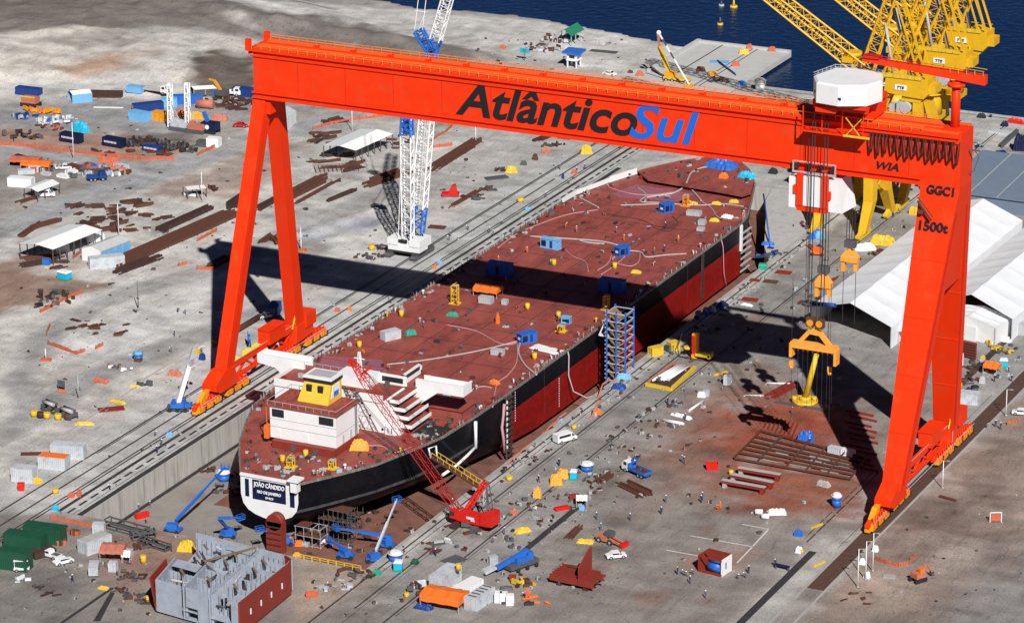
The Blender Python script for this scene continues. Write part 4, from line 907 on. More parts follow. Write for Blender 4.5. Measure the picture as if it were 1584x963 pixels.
    b = MB(); b.lat((2, 0, 40.4), (9.5, 0, 66), 3.6, 1.8, 10, .26, .14, 2.4, 1.4, (0, 1, 0)); b.build('front_mast', 'yellow', t)
    b = MB()
    for y in (-1.6, 1.6): b.bar((20, y*1.5, 42.4), (11.8, y, 66), .5); b.bar((18, y*1.5, 42.4), (10.8, y, 62), .4)
    b.bar((16, -2.2, 53.5), (16, 2.2, 53.5), .35); b.build('back_stay', 'yellow', t)
    b = MB(); b.rod((14.2, .8, 42.4), (9.5, .6, 60), .55, n=8); b.rod((10.5, -1.4, 42.4), (7.5, -.6, 56), .4, n=8); b.build('luffing_ram', 'grey', t)
    # jib, pivot at the front, rising over the water
    d = Vector((-38.5, 0, 24.6))
    b = MB(); b.lat(Vector((1.5, 0, 43.2))-d.normalized()*.5, Vector((1.5, 0, 43.2))+d*1.45, 5.2, 3.6, 26, .30, .15, 3.6, 2.6, (0, 0, 1)); b.build('jib', 'yellow', t)
    b = MB(); b.bx(-2.0, 3.5, -3, 3, 40.4, 42); b.bx(-3.4, -.5, -3.2, 3.2, 44.8, 46.2); b.cyl(-1.4, 0, 46.2, 47.2, 2.4, n=12); b.bar((-2, -2.4, 46), (2, -2.4, 40.4), .4); b.build('jib_foot', 'yellow', t)
    b = MB()
    for y in (-.5, .5): b.rod((17, y, 62), (-30, y, 64), .08, n=3)
    b.build('luffing_rope', 'rope', t)
    return t
qc = quay_crane(); qc.location = (85.6, 168.5, 0); qc['label'] = 'yellow jib crane whose legs stand just behind the girder, its house nearest the red gantry'
dup(qc, (85.8, 198, 0), 0, 'middle one of three yellow jib cranes, its house above the red service jib')
dup(qc, (84.0, 221, 0), 0, 'yellow jib crane closest to the open water, its house highest of the three')
MB().bx(13.01, 24, -4.4, 4.4, 22.5, 24.3).build('rear_platform', 'yellow', qc); MB().bx(16.4, 19.2, -2.6, 2.6, 24.3, 36.2).build('rear_column', 'yellow', qc)
b = MB(); b.hexa([(23, -2.4, 24.3), (24, -2.4, 24.3), (24, 2.4, 24.3), (23, 2.4, 24.3), (19.2, -2.4, 36.6), (20.4, -2.4, 36.6), (20.4, 2.4, 36.6), (19.2, 2.4, 36.6)]); b.build('rear_strut', 'yellow', qc)
# ---- red crawler crane beside the dock
rc = thing('crawler_crane', 'bright red crawler crane on the dock edge with its lattice boom over the ship', 'crawler crane', (86.2, -62.0, 0))
b = MB()
tr0 = rad(52)
def rotz(v, a): return Vector((v[0]*math.cos(a)-v[1]*math.sin(a), v[0]*math.sin(a)+v[1]*math.cos(a), v[2]))
for s in (-1, 1):
    b = MB(); c_ = rotz((0, s*2.4, 0), rad(85)); b.box(c_.x, c_.y, .02, 6.6, 1.0, 1.1, rad(85)); b.box(c_.x, c_.y, .2, 7.2, .9, .7, rad(85)); b.build('crawler_track', 'rustd' if s > 0 else 'dgrey', rc)
MB().box(0, 0, .5, 3.6, 3.6, .9, rad(20)).build('car_body', 'dgrey', rc)
ux = rad(-6)
b = MB(); b.box(1.2, -.4, 1.45, 8.2, 3.2, .5, ux); b.box(1.2, -.7, 1.95, 6.6, 2.4, 1.5, ux); b.box(5.0, -.8, 1.7, 2.8, 3.5, 2.4, ux); hs = b.build('machine_house', 'red', rc)
b = MB(); b.box(.9, -1.93, 2.4, 1.9, .06, .5, ux); b.box(1.5, -1.95, 2.05, 1.0, .06, .25, ux); b.build('marking', 'white', hs)
b = MB(); b.box(-3.0, -1.4, 1.95, 1.7, 1.3, 1.9, ux); cb = b.build('cab', 'red', rc); MB().box(-3.3, -1.5, 2.7, 1.2, 1.3, .8, ux).build('window', 'glass', cb)
b = MB(); b.box(5.2, 1.2, 1.6, 2.2, .5, 2.8, ux); b.build('counterweight', 'red', rc)
bt = aty(546, 560, -49)-Vector((86.2, -62, 0)); bf = Vector((-2.4, .2, 2.2)); bt = Vector(bt)
MB().lat(bf, bf+(bt-bf)*.16, 1.4, 1.0, 3, .14, .08, 1.9, 1.5).build('boom_foot', 'boomr', rc)
MB().lat(bf+(bt-bf)*.16, bf+(bt-bf)*.88, 1.9, 1.5, 15, .12, .055).build('boom', 'boomr', rc)
b = MB(); b.lat(bf+(bt-bf)*.88, bt, 1.9, 1.5, 5, .15, .09, 1.0, .8); k_ = bf+(bt-bf)*.92; b.bar(k_, k_+Vector((1.6, 1.6, 1.4)), .4); b.bar(bt, bt+Vector((-1.1, -.2, .3)), .8); b.build('boom_head', 'red', rc)
mt = aty(752, 744, -59)-Vector((86.2, -62, 0)); mt = Vector(mt)
MB().lat(Vector((-1.6, .2, 2.4)), mt, 1.3, .7, 7, .16, .10).build('back_mast', 'red', rc)
b = MB(); b.rod(mt, (4.6, -.2, 4), .12, n=4, m=0); b.rod(mt+Vector((.4, .3, 0)), (5.2, .4, 4), .12, n=4); b.rod((3.8, .2, 4), mt, .2, n=5); b.build('mast_strut', 'dgrey', rc)
b = MB()
for o_ in (-.3, .3): b.rod(mt+Vector((o_, 0, 0)), bt+Vector((o_, 0, .4)), .05, n=3)
b.build('boom_rope', 'rope', rc)
# gangway from apron up to the deck
gp0, gp1 = Vector((82.5, -49.5, 3.6)), Vector((69.8, -47.0, 7.6))
gw = thing('gangway', 'rusty gangway with yellow handrails bridging from the dock edge to the tanker', 'gangway', (82.5, -49.5, 0))
b = MB(); b.bar(gp0, gp1, 1.7, .45); b.build('walkway', 'rust', gw, True)
b = MB()
for s_ in (-.8, .8):
    o_ = Vector((0, s_, 0)); b.bar(gp0+o_+Vector((0, 0, 1.2)), gp1+o_+Vector((0, 0, 1.2)), .12)
    for k in range(9): q = gp0+(gp1-gp0)*(k/8)+o_; b.bar(q, q+Vector((0, 0, 1.2)), .1)
b.build('handrail', 'yel', gw, True)
b = MB(); b.lat((82.6, -49.5, 0), (82.6, -49.5, 3.5), 1.8, 1.8, 3, .1, .06, up=(0, 1, 0)); b.build('support_tower', 'grey', gw, True)
b = MB(); b.tube([gp1+Vector((-.2, -.9, 0)), gp1+Vector((-.6, -.9, 2.2)), gp1+Vector((1.2, -.9, 3.0)), gp1+Vector((1.4, -.9, .6))], .22, 6); b.build('entry_hoop', 'white', gw, True)
# ---- blue stair tower against the hull
stt = thing('stair_tower', 'tall blue scaffold stair tower standing against the side of the tanker', 'stair tower', (75.9, 38.5, DZ))
tx0, tx1, ty0, ty1, th = -2.6, 2.2, -2.4, 2.4, 22.5
b = MB()
for x in (tx0, tx1):
    for y in (ty0, ty1): b.bx(x-.16, x+.16, y-.16, y+.16, 0, th)
b.bx(-.3, .0, ty0-.16, ty0+.16, 0, th)
b.build('post', 'blue', stt)
b = MB()
for k in range(11):
    z = .8+k*2.1
    for y in (ty0, ty1): b.bx(tx0, tx1, y-.09, y+.09, z, z+.16)
    for x in (tx0, tx1): b.bx(x-.09, x+.09, ty0, ty1, z, z+.16)
    b.bx(tx0-.5, tx0-.1, ty0-.1, ty0+.1, z+.4, z+.6); b.bx(tx0-.5, tx0-.1, ty0-.1, ty0+.1, z+1.4, z+1.6)
b.build('ledger', 'lgrey', stt)
for k in range(10):
    z = .9+k*2.1; b = MB(); a_, c_ = (-2.2, -.2) if k % 2 else (-2.3, -.2)
    b.hexa([(-2.4, ty0+.2, z+1.9), (-2.4, ty1-.2, z+1.9), (-2.4, ty1-.2, z+2.05), (-2.4, ty0+.2, z+2.05), (-.3, ty0+.2, z), (-.3, ty1-.2, z), (-.3, ty1-.2, z+.15), (-.3, ty0+.2, z+.15)]); b.build('stair_flight', 'wood', stt)
    b = MB(); b.hexa([(0, ty0+.2, z), (0, ty1-.2, z), (0, ty1-.2, z+.15), (0, ty0+.2, z+.15), (2.0, ty0+.2, z+1.4), (2.0, ty1-.2, z+1.4), (2.0, ty1-.2, z+1.55), (2.0, ty0+.2, z+1.55)]); b.build('landing', 'hose', stt)
b = MB(); b.bx(tx0-2.8, tx0, -1, 1, 15.2, 15.4); b.bar((tx0-2.6, -1, 15.4), (tx0-1.4, -1, 18.2), .3); b.bar((tx0-1.4, -1, 18.2), (tx0-.2, -1, 15.4), .3); b.build('bridge_hoop', 'white', stt)
b = MB(); b.bx(-.3, 3.0, -2.8, -2.4, 1.2, 1.7); b.build('base_beam', 'blue', stt)
# ---- big tents and sheds
def along(p, q): return math.atan2(q.y-p.y, q.x-p.x)
def gable(name, label, cat, eA, eB, ridgeA, L, hE, hR, roof='roofw', wall=None, endwall=None, post='grey', thick=.12, group=None, overhang=0., bays=6):
    """eA,eB: the two eave corners (xy) of the near gable end; L: length vector (xy)."""
    eA = Vector((*eA, 0)); eB = Vector((*eB, 0)); L = Vector((*L, 0)); mid = (eA+eB)/2 if ridgeA is None else Vector((*ridgeA, 0))
    c = (eA+eB+L)/2; c.z = 0
    t = thing(name, label, cat, c, 0, group)
    Z = lambda v, z: Vector((v.x-c.x, v.y-c.y, z))
    b = MB(); NS = bays*10 if roof == 'tent' else 1
    for e in (eA, eB):
        R_ = []
        for k in range(NS+1):
            o = L*(k/NS); s_ = .32*abs(math.sin(math.pi*k/10))*(.8+.4*math.sin(k//10*2.3)) if NS > 1 else 0
            R_.append([Z(e+o, hE-s_*.3), Z((e+mid)/2+o, (hE+hR)/2-s_), Z(mid+o, hR-s_*.5), Z(mid+o, hR+thick-s_*.5), Z((e+mid)/2+o, (hE+hR)/2+thick-s_), Z(e+o, hE+thick-s_*.3)])
        b.loft(R_)
    b.build('roof', roof, t)
    if wall:
        for e in (eA, eB): b = MB(); b.loft([[Z(e, 0), Z(e+L, 0), Z(e+L, hE), Z(e, hE)], [Z(e+(mid-e)*.03, 0), Z(e+L+(mid-e)*.03, 0), Z(e+L+(mid-e)*.03, hE), Z(e+(mid-e)*.03, hE)]]); b.build('wall', wall, t)
    if endwall:
        b = MB(); ends = {'near': (0,), 'far': (1,), 'both': (0, 1)}[endwall[1]]
        for k in ends:
            o = L*(k*.992+.004); s_ = L.normalized()*.15
            b.loft([[Z(eA+o, 0), Z(eB+o, 0), Z(eB+o, hE-.02), Z(mid+o, hR-.02), Z(eA+o, hE-.02)], [Z(eA+o+s_, 0), Z(eB+o+s_, 0), Z(eB+o+s_, hE-.02), Z(mid+o+s_, hR-.02), Z(eA+o+s_, hE-.02)]])
        b.build('gable_wall', endwall[0], t)
    n = max(2, bays)
    for e in (eA, eB):
        b = MB()
        for k in range(n+1):
            p = e+L*(k/n)*.998+(mid-e)*.02; b.box(p.x-c.x, p.y-c.y, 0, .22, .22, hE)
        b.build('posts', post, t)
    return t
T1a, T1b = (104.6, 86.0), (128.8, 79.0)
gable('storage_tent', 'long white ribbed storage tent with a dark open end behind the right crane leg', 'tent', (105.2, 86), (128.6, 80), (116.4, 83.6), (2, 94), 5.2, 8.6, 'tent', 'tent', ('tent', 'far'), bays=11)
gable('storage_tent', 'second white storage tent farther right beyond the dark gap', 'tent', (130.6, 103), (153, 98), (141, 101.5), (2.5, 72), 5.2, 8.8, 'tent', 'tent', None, bays=9)
g2 = gable('work_shed', 'small white shed with tall doors in front of the second tent', 'shed', (134.4, 96), (150.5, 92.4), (142.8, 94.4), (1, 9), 4.4, 5.6, 'tent', 'white', ('white', 'near'), bays=3)
MB().box(0.8, -5.35, 0, 3.4, .1, 3.6, rad(-12.6)).build('door', 'roofw', g2)
gable('lean_tent', 'small white awning tent beside the rear right crane leg', 'tent', (128.8, 84), (134.6, 82.6), None, (.5, 8), 3.0, 3.9, 'tent', None, None, bays=2)
# blue-grey flat roofed store on the quay
bs = thing('quay_store', 'wide low store with panelled blue grey roof beside the white tents', 'store', (122, 208, 0))
b = MB(); b.bx(-21, 30, -14, 22, 0, 4); b.build('wall', 'bgroof', bs)
b = MB(); b.hexa([(-21.5, -14.5, 4), (30.5, -14.5, 4), (30.5, 22.5, 4), (-21.5, 22.5, 4), (-21.5, -14.5, 4.3), (30.5, -14.5, 4.3), (30.5, 22.5, 5.6), (-21.5, 22.5, 5.6)]); b.build('roof', 'bgroof', bs)
b = MB()
for x in (-13, -5, 3, 11, 19): b.hexa([(x-.12, -14.5, 4.31), (x+.12, -14.5, 4.31), (x+.12, 22.5, 5.61), (x-.12, 22.5, 5.61), (x-.12, -14.5, 4.36), (x+.12, -14.5, 4.36), (x+.12, 22.5, 5.68), (x-.12, 22.5, 5.68)])
b.build('roof_seam', 'grey', bs)
# left yard sheds
def wl(px, py, z): v = at(px, py, z); return (v.x, v.y)
def sub(a, b): return (a[0]-b[0], a[1]-b[1])
a_, r_, b_ = wl(30, 377, 4.2), wl(55, 377.5, 5.6), wl(82, 386, 4.2)
gable('open_shed', 'largest white roofed open shed of the left yard, beside rusty steel', 'shed', a_, b_, r_, sub(wl(158, 356, 4.2), b_), 4.2, 5.6, 'roofw', bays=7, post='dgrey')
a_, b_ = wl(126, 384, 3.2), wl(157, 389, 3.2); r_ = ((a_[0]+b_[0])/2, (a_[1]+b_[1])/2)
sh = gable('workshop', 'workshop with pale grey roof and white front wall behind a container', 'workshop', a_, b_, r_, sub(wl(201, 372, 3.2), b_), 3.2, 4.2, mat('pale_grey_sheet', (.5, .5, .48), .6, var=.1), 'lblue', ('white', 'near'), bays=4)
a_, b_ = wl(500, 225, 3.6), wl(550.5, 233, 3.6); r_ = wl(526, 226, 5.2)
gable('open_shed', 'white roofed open shed between the gantry leg and the white lattice crane', 'shed', a_, b_, r_, sub(wl(608, 207.5, 3.6), b_), 3.6, 5.2, 'roofw', bays=6, post='dgrey')
a_, b_ = wl(37, 291, 2.8), wl(58, 297, 2.8)
gable('open_shed', 'small white roofed shelter by the cluttered storage yard at the far left', 'shed', a_, b_, None, sub(wl(92, 284, 2.8), b_), 2.8, 3.4, 'roofw', bays=3, post='dgrey')
a_, b_ = wl(283, 289, 2.6), wl(286, 293, 2.6)
gable('bus_shelter', 'lone small shelter with a pale pinkish white roof beside a lamp post', 'shelter', a_, wl(290, 294, 2.6), None, sub(wl(319, 291, 2.6), wl(290, 294, 2.6)), 2.6, 3.0, mat('pinkish_white', (.7, .62, .58), .6), bays=2, post='dgrey')
a_, b_ = wl(412, 184, 3.4), wl(440, 189, 3.4)
gable('store_hut', 'low grey roofed hut with white end wall just right of the left crane leg', 'hut', a_, b_, None, sub(wl(458, 172, 3.4), b_), 3.4, 4.6, 'lgrey', 'white', ('white', 'near'), bays=3)
a_, b_ = wl(104, 141, 3), wl(106, 145, 3)
gable('store_hut', 'small white roofed hut with blue grey walls at the foot of the hill', 'hut', a_, wl(112, 146, 3), None, sub(wl(142, 143, 3), wl(112, 146, 3)), 2.8, 3.5, 'roofw', 'lblue', None, bays=2)
gable('store_hut', 'wide white roofed hut behind the blue containers near the hill', 'hut', wl(292, 134, 3), wl(300, 138, 3), None, sub(wl(336, 136, 3), wl(300, 138, 3)), 2.8, 3.4, 'roofw', 'dgrey', None, bays=2)
a_, b_ = wl(862, 52, 3.2), wl(884, 57, 3.2)
gable('green_pavilion', 'open pavilion with bright green roof near the shoreline', 'pavilion', a_, b_, None, sub(wl(904, 46, 3.2), b_), 3.2, 5.0, 'greenroof' if False else mat('green_roof', (.02, .20, .11), .6), None, None, bays=3)
# watch tower with blue roof
wt = thing('watch_tower', 'white watch tower with a flat blue roof on the sandy shore', 'watch tower', at(888, 104))
b = MB()
for x in (-1.5, 1.5):
    for y in (-1.5, 1.5): b.bx(x-.2, x+.2, y-.2, y+.2, 0, 4.4)
b.build('leg', 'white', wt)
b = MB(); b.bx(-1.9, 1.9, -1.9, 1.9, 2.4, 2.7); b.bx(-1.6, 1.6, -1.6, 1.6, 2.7, 4.6); cbn = b.build('cabin', 'white', wt); MB().bx(-.9, .9, -1.66, -1.58, 3.2, 4.1).build('window', 'glass', cbn)
b = MB(); b.hexa([(-3, -2.4, 4.6), (3, -2.4, 4.6), (3, 2.4, 5.0), (-3, 2.4, 5.0), (-3, -2.4, 5.2), (3, -2.4, 5.2), (3, 2.4, 5.6), (-3, 2.4, 5.6)]); b.build('roof', 'blue', wt)
# ---- hull block in the foreground: grey framed ship section with red shell
M['hblk'] = mat('zinc_grey_block', (.36, .40, .46), .6, var=.14, scale=.6, stain=((.24, .19, .16), .55, .45))
HB = Vector((55, -114, 0)); hb = thing('hull_block', 'large unfinished ship section with grey ribbed compartments and a dark red shell', 'hull block', HB)
ZT = 7.5
tl, tm, trr, tbr, tbl = at(302, 822, ZT), at(440, 850, ZT), at(459, 862, ZT), at(375, 925, ZT), at(238, 880, ZT)
ex = Vector((16.6, -.6, 0)); ey = Vector((0, 1, 0))
x0, x1, y0, y1 = -18.6, 8.6, -22, 6.2
tl, trr, tbl, tlf = [p-HB for p in (at(303, 823, ZT), at(458, 862, ZT), at(243, 893, ZT), at(303, 823, ZT))]
tbr_ = at(384, 921, ZT)-HB
def quadpt(u, v, z):    # u across (x), v along (y)
    Cq = Vector((trr.x, trr.y, 0)); D = Vector((tl.x, tl.y, 0))
    A = D+(tbl-D)*1.03; B = Cq+(tbr_-Cq)*1.18; A.z = B.z = 0
    p = A*(1-u)*(1-v)+B*u*(1-v)+Cq*u*v+D*(1-u)*v; return Vector((p.x, p.y, z))
def plate(nm, m_, u0, v0, u1, v1, z0, z1, th=.25, par=None):
    p = quadpt(u0, v0, 0); q = quadpt(u1, v1, 0); b = MB(); d = (q-p).normalized()
    b.bar(Vector((p.x, p.y, (z0+z1)/2)), Vector((q.x, q.y, (z0+z1)/2)), th, z1-z0); return b.build(nm, m_, par or hb)
b = MB(); p = [quadpt(1.0, 0, 0), quadpt(1.0, .90, 0), quadpt(.97, .965, 0), quadpt(.90, 1.0, 0)]
for i in range(3): b.loft([[p[i]+Vector((0, 0, .6)), p[i+1]+Vector((0, 0, .6)), p[i+1]+Vector((0, 0, ZT)), p[i]+Vector((0, 0, ZT))], [p[i]+Vector((-.3, -.05, .6)), p[i+1]+Vector((-.3, -.15, .6)), p[i+1]+Vector((-.3, -.15, ZT)), p[i]+Vector((-.3, -.05, ZT))]])
sh_ = b.build('side_shell', 'redox', hb)
b = MB()
for v in (.18, .36, .54, .73): q = quadpt(1.004, v, 0); b.box(q.x+.05, q.y, 3.4, .12, .35, 1.2)
b.build('shell_mark', 'white', sh_)
b = MB(); p = [quadpt(-.02, 0, 0), quadpt(-.02, .40, 0)]; b.loft([[p[0]+Vector((0, 0, .6)), p[1]+Vector((0, 0, .6)), p[1]+Vector((-1.2, 0, ZT)), p[0]+Vector((-1.2, 0, ZT))], [p[0]+Vector((.3, 0, .6)), p[1]+Vector((.3, 0, .6)), p[1]+Vector((-.9, 0, ZT)), p[0]+Vector((-.9, 0, ZT))]]); b.build('side_shell', 'redox', hb)
plate('end_bulkhead', 'hblk', .0, 1.0, .90, 1.0, .6, ZT)
b = MB(); q4 = [quadpt(0, 0, .6), quadpt(.98, 0, .6), quadpt(.98, .96, .6), quadpt(0, .98, .6)]; b.face(q4); b.face([Vector((p.x, p.y, 2.4)) for p in q4]); b.build('tank_top', 'hblk', hb)
for u, v0, z in ((0, .48, ZT-.1), (.33, .72, ZT-.1), (.64, 1, ZT-.1)): plate('longitudinal_bulkhead', 'hblk', u, .0, u, v0, .6, z)
plate('longitudinal_bulkhead', 'hblk', 0, .485, 0, 1, .6, 3.2); plate('longitudinal_bulkhead', 'hblk', .33, .725, .33, 1, .6, 4.6)
plate('front_bulkhead', 'hblk', 0, .004, .30, .004, .6, ZT); plate('front_bulkhead', 'hblk', .36, .004, .62, .004, 3.4, ZT); plate('front_bulkhead', 'hblk', .9, .004, .98, .004, .6, ZT); plate('front_bulkhead', 'hblk', .5, .004, .62, .004, .6, 3.39)
for v, u0 in ((.3, 0), (.48, 0), (.66, .33), (.84, .33)): plate('transverse_bulkhead', 'hblk', u0, v, .985, v, .6, ZT-.25-.8*(v < .5))
for (u0, u1, v0, v1, z) in ((.01, .32, .55, .97, 3.2), (.35, .62, .86, .98, ZT-.3), (.70, .97, .70, .83, 4.4), (.03, .3, .34, .47, ZT-.5), (.66, .97, .32, .47, 3.6), (.36, .5, .50, .64, 5.2), (.18, .3, .1, .29, 3.9), (.8, .97, .06, .28, 5.4), (.45, .62, .1, .29, 4.2)):
    b = MB(); b.loft([[quadpt(u0, v0, z), quadpt(u1, v0, z), quadpt(u1, v1, z), quadpt(u0, v1, z)], [quadpt(u0, v0, z+.2), quadpt(u1, v0, z+.2), quadpt(u1, v1, z+.2), quadpt(u0, v1, z+.2)]]); b.build('stringer_deck', 'hblk', hb)
for u, z in ((.0, 2.2), (.33, 3.6), (.64, ZT-1.1), (.95, ZT-1.1)):
    b = MB()
    for k in range(30):
        q = quadpt(u+.012, .02+k*.0325, 0); b.box(q.x+.25, q.y, .8, .45, .1, z)
    b.build('stiffener', 'hblk', hb)
for v in (.12, .3, .48, .66, .84, .995):
    b = MB()
    for k in range(20):
        q = quadpt(.03+k*.048, v-.012, 0); b.box(q.x, q.y-.15, .8, .1, .4, ZT-1.5 if k > 6 or v < .5 or v > .9 else 2.2)
    b.build('stiffener', 'hblk', hb)
b = MB()
for v in (.3, .66, .84): 
    for u in (.2, .5, .8):
        q = quadpt(u, v, ZT-.2); b.bar(q+Vector((-1.2, 0, .1)), q+Vector((1.2, -2.5, .25)), .5, .1)
b.bar(quadpt(.6, 1.0, ZT), quadpt(.3, .5, ZT+.3), .8, .12); b.build('work_plank', 'wood', hb)
r = random.Random(6)
for k in range(14):
    u, v = r.uniform(.05, .85), r.uniform(.06, .9); p = quadpt(u, v, r.uniform(3, ZT)); q = quadpt(min(.96, u+r.uniform(-.2, .25)), min(.97, v+r.uniform(-.15, .2)), r.uniform(3, ZT)); MB().rod(p, q, r.uniform(.12, .3), n=6).build('pipe', r.choice(('hblk', 'hose', 'rustd', 'dgrey')), hb)
for k in range(26):
    u, v = r.uniform(.04, .94), r.uniform(.05, .95); q = quadpt(u, v, 0); MB().box(q.x, q.y, 2.4, r.uniform(.4, 1.6), r.uniform(.4, 1.4), r.uniform(.5, 3.6), r.uniform(0, 1)).build('fitting_box', r.choice(('hblk', 'rustd', 'dgrey', 'hblk')), hb)
b = MB()
for v in np.linspace(.03, .99, 16):
    q = quadpt(.64, v, ZT-.1); b.box(q.x, q.y, ZT-.1, .06, .06, 1.1)
for u in np.linspace(.02, .88, 12):
    q = quadpt(u, 1.0, ZT); b.box(q.x, q.y, ZT, .06, .06, .9)
b.build('stanchion', 'dgrey', hb)
rb_ = thing('blue_roll', 'long deep blue rolled sheet lying on the front left corner of the long tent', 'roll', (110, 84, 5.9)); MB().rod((-4.4, 1.6, .5), (2.6, -.4, 1.5), .55, n=10).build('roll', 'dblue', rb_)
kr = thing('guard_rail', 'yellow guard posts along the head of the dry dock', 'guard rail', (70, DY0-.6, 0)); b = MB()
for k in range(9): b.bx(-9+k*1.9, -8.8+k*1.9, -.1, .1, 0, 1.1)
b.bx(-9, 6.3, -.06, .06, .95, 1.1); b.bx(-9, 6.3, -.06, .06, .5, .6); b.build('posts', 'yel', kr)
# ================================================================== SMALL BUILDERS
def P(px, py, z=None):
    p = at(px, py, 0 if z is None else z)
    if z is None: p.z = max(0, gz(p.x, p.y)) if (p.x < -14 or p.x > 168) else 0
    return p
YD = rad(90)
def container(px, py, col, label, L=6.1, W=2.45, H=2.6, rz=YD, z=None, top=None, name='container', cat='container', group=None, doors=True, louvre=0, mark=0):
    t = thing(name, label, cat, P(px, py, z), rz, group)
    b = MB(); n = int(L/.45)
    ring = []
    for k in range(n*2+1):
        x = -L/2+L*k/(n*2); ring.append((x, -W/2+(.05 if (k//1) % 2 else 0)))
    for k in range(n*2+1):
        x = L/2-L*k/(n*2); ring.append((x, W/2-(.05 if (k//1) % 2 else 0)))
    b.prism(ring, .12, H-.12)
    b.bx(-L/2-.03, L/2+.03, -W/2-.03, W/2+.03, 0, .12); b.bx(-L/2-.03, L/2+.03, -W/2-.03, W/2+.03, H-.12, H)
    for x in (-L/2, L/2):
        for y in (-W/2, W/2): b.box(x, y, .12, .14, .14, H-.24)
    b.build('body', col, t)
    if top: MB().bx(-L/2+.1, L/2-.1, -W/2+.1, W/2-.1, H, H+.08).build('roof', top, t)
    if doors:
        for s in (-1, 1):
            b = MB(); b.bx(-L/2-.10, -L/2-.04, min(s*.05, s*(W/2-.12)), max(s*.05, s*(W/2-.12)), .2, H-.2); d = b.build('door', col, t)
            MB().bx(-L/2-.15, -L/2-.10, s*.35-.03, s*.35+.03, .25, H-.25).build('lock_bar', 'grey', d)
    if louvre:
        b = MB()
        for k in range(louvre): x = -L/2+.8+k*(L-1.4)/max(1, louvre-1); b.box(x, 0, H, .35, W*.7, .12)
        b.build('roof_vent', 'dgrey', t)
    if mark:
        b = MB()
        for k in range(9): b.bx(-L/2+.7+k*.5, -L/2+1.0+k*.5, -W/2-.06, -W/2-.035, H*.45, H*.45+.55)
        b.build('lettering', 'white', t)
    return t
def genset(px, py, label, rz, L=4.4, W=2.4, H=2.5, z=DK, col='blue', cable=True, group='blue welding machine cabins on the deck', dark=True):
    t = thing('machine_cabin', label, 'machine cabin', P(px, py, z), rz, group)
    b = MB(); b.bx(-L/2, L/2, -W/2, W/2, .15, H-.1); b.bx(-L/2-.1, L/2+.1, -W/2-.1, W/2+.1, 0, .15); b.build('body', col, t)
    b = MB(); b.bx(-L/2-.15, L/2+.15, -W/2-.15, W/2+.15, H-.1, H)
    for x in (-L/4, L/4): b.bx(x-.05, x+.05, -W/2-.1, W/2+.1, H, H+.06)
    b.build('roof', col, t)
    if dark:
        b = MB(); b.bx(-L/2+.3, -L/2+1.7, -W/2-.04, -W/2+.02, .45, H-.5); b.build('louvre', 'navy', t)
        b = MB(); b.bx(.2, 1.0, -W/2-.04, -W/2+.02, .2, H-.4); d = b.build('door', 'dblue', t)
    else:
        b = MB(); b.bx(-.4, .4, -W/2-.04, -W/2+.02, .2, H-.5); b.build('door', 'navy', t)
    b = MB(); b.bx(-L/2-.04, -L/2+.02, -W/2+.3, W/2-.3, .4, H-.4); b.build('end_panel', 'dblue', t)
    b = MB(); b.bx(-L/2-.07, -L/2-.03, -.5, .4, .9, 1.5); b.build('notice', 'white', t)
    return t
def tarp(px, py, m_, label, L=3, W=2, H=1.2, rz=0., z=None, name='tarpaulin_heap', cat='tarpaulin', seed=0, flat=.6, group=None):
    r = random.Random(seed+int(px*7+py)); b = MB(); nx, ny = 12, 9; G = []
    for j in range(ny+1):
        for i in range(nx+1):
            u = i/nx*2-1; v = j/ny*2-1; e = max(abs(u), abs(v)); h = H*max(0, 1-e**(2+3*flat))**.7*(1+.25*r.uniform(-1, 1)) if e < .999 else 0
            G.append((u*L/2*(1+.06*r.uniform(-1, 1)), v*W/2*(1+.08*r.uniform(-1, 1)), h+.02))
    i0 = len(b.v); b.v += G
    for j in range(ny):
        for i in range(nx):
            a = i0+j*(nx+1)+i; b.f.append((a, a+1, a+nx+2, a+nx+1)); b.m.append(0); b.s.append(False)
    o = b.build(name, m_); o.location = P(px, py, z); o.rotation_euler = (0, 0, rz); return tag(o, label, cat, group)
def awning(px, py, m_, label, L, W, H, rz=0., z=None, slope=.4, skirt=.8, name='awning', cat='awning', group=None):
    t = thing(name, label, cat, P(px, py, z), rz, group)
    b = MB(); N = 10; top = [[(-L/2+L*i/N, y, H+(slope if abs(y) < .1 else 0)-.12*math.sin(i*2.3)**2+(.05*math.sin(i*3.1+y))) for i in range(N+1)] for y in (-W/2, 0, W/2)]
    b.loft(top, closed=False, caps=False, sm=False)
    b.loft([top[0], [(p[0], p[1]-.1, p[2]-skirt) for p in top[0]]], closed=False, caps=False); b.loft([top[2], [(p[0], p[1]+.1, p[2]-skirt) for p in top[2]]], closed=False, caps=False)
    for i in (0, N): b.face([top[0][i], top[1][i], top[2][i], (top[2][i][0], top[2][i][1], top[2][i][2]-skirt), (top[0][i][0], top[0][i][1], top[0][i][2]-skirt)])
    b.build('sheet', m_, t)
    for x in (-L/2+.1, L/2-.1):
        for y in (-W/2+.1, W/2-.1): MB().bx(x-.06, x+.06, y-.06, y+.06, 0, H-.1).build('post', 'grey', t)
    return t
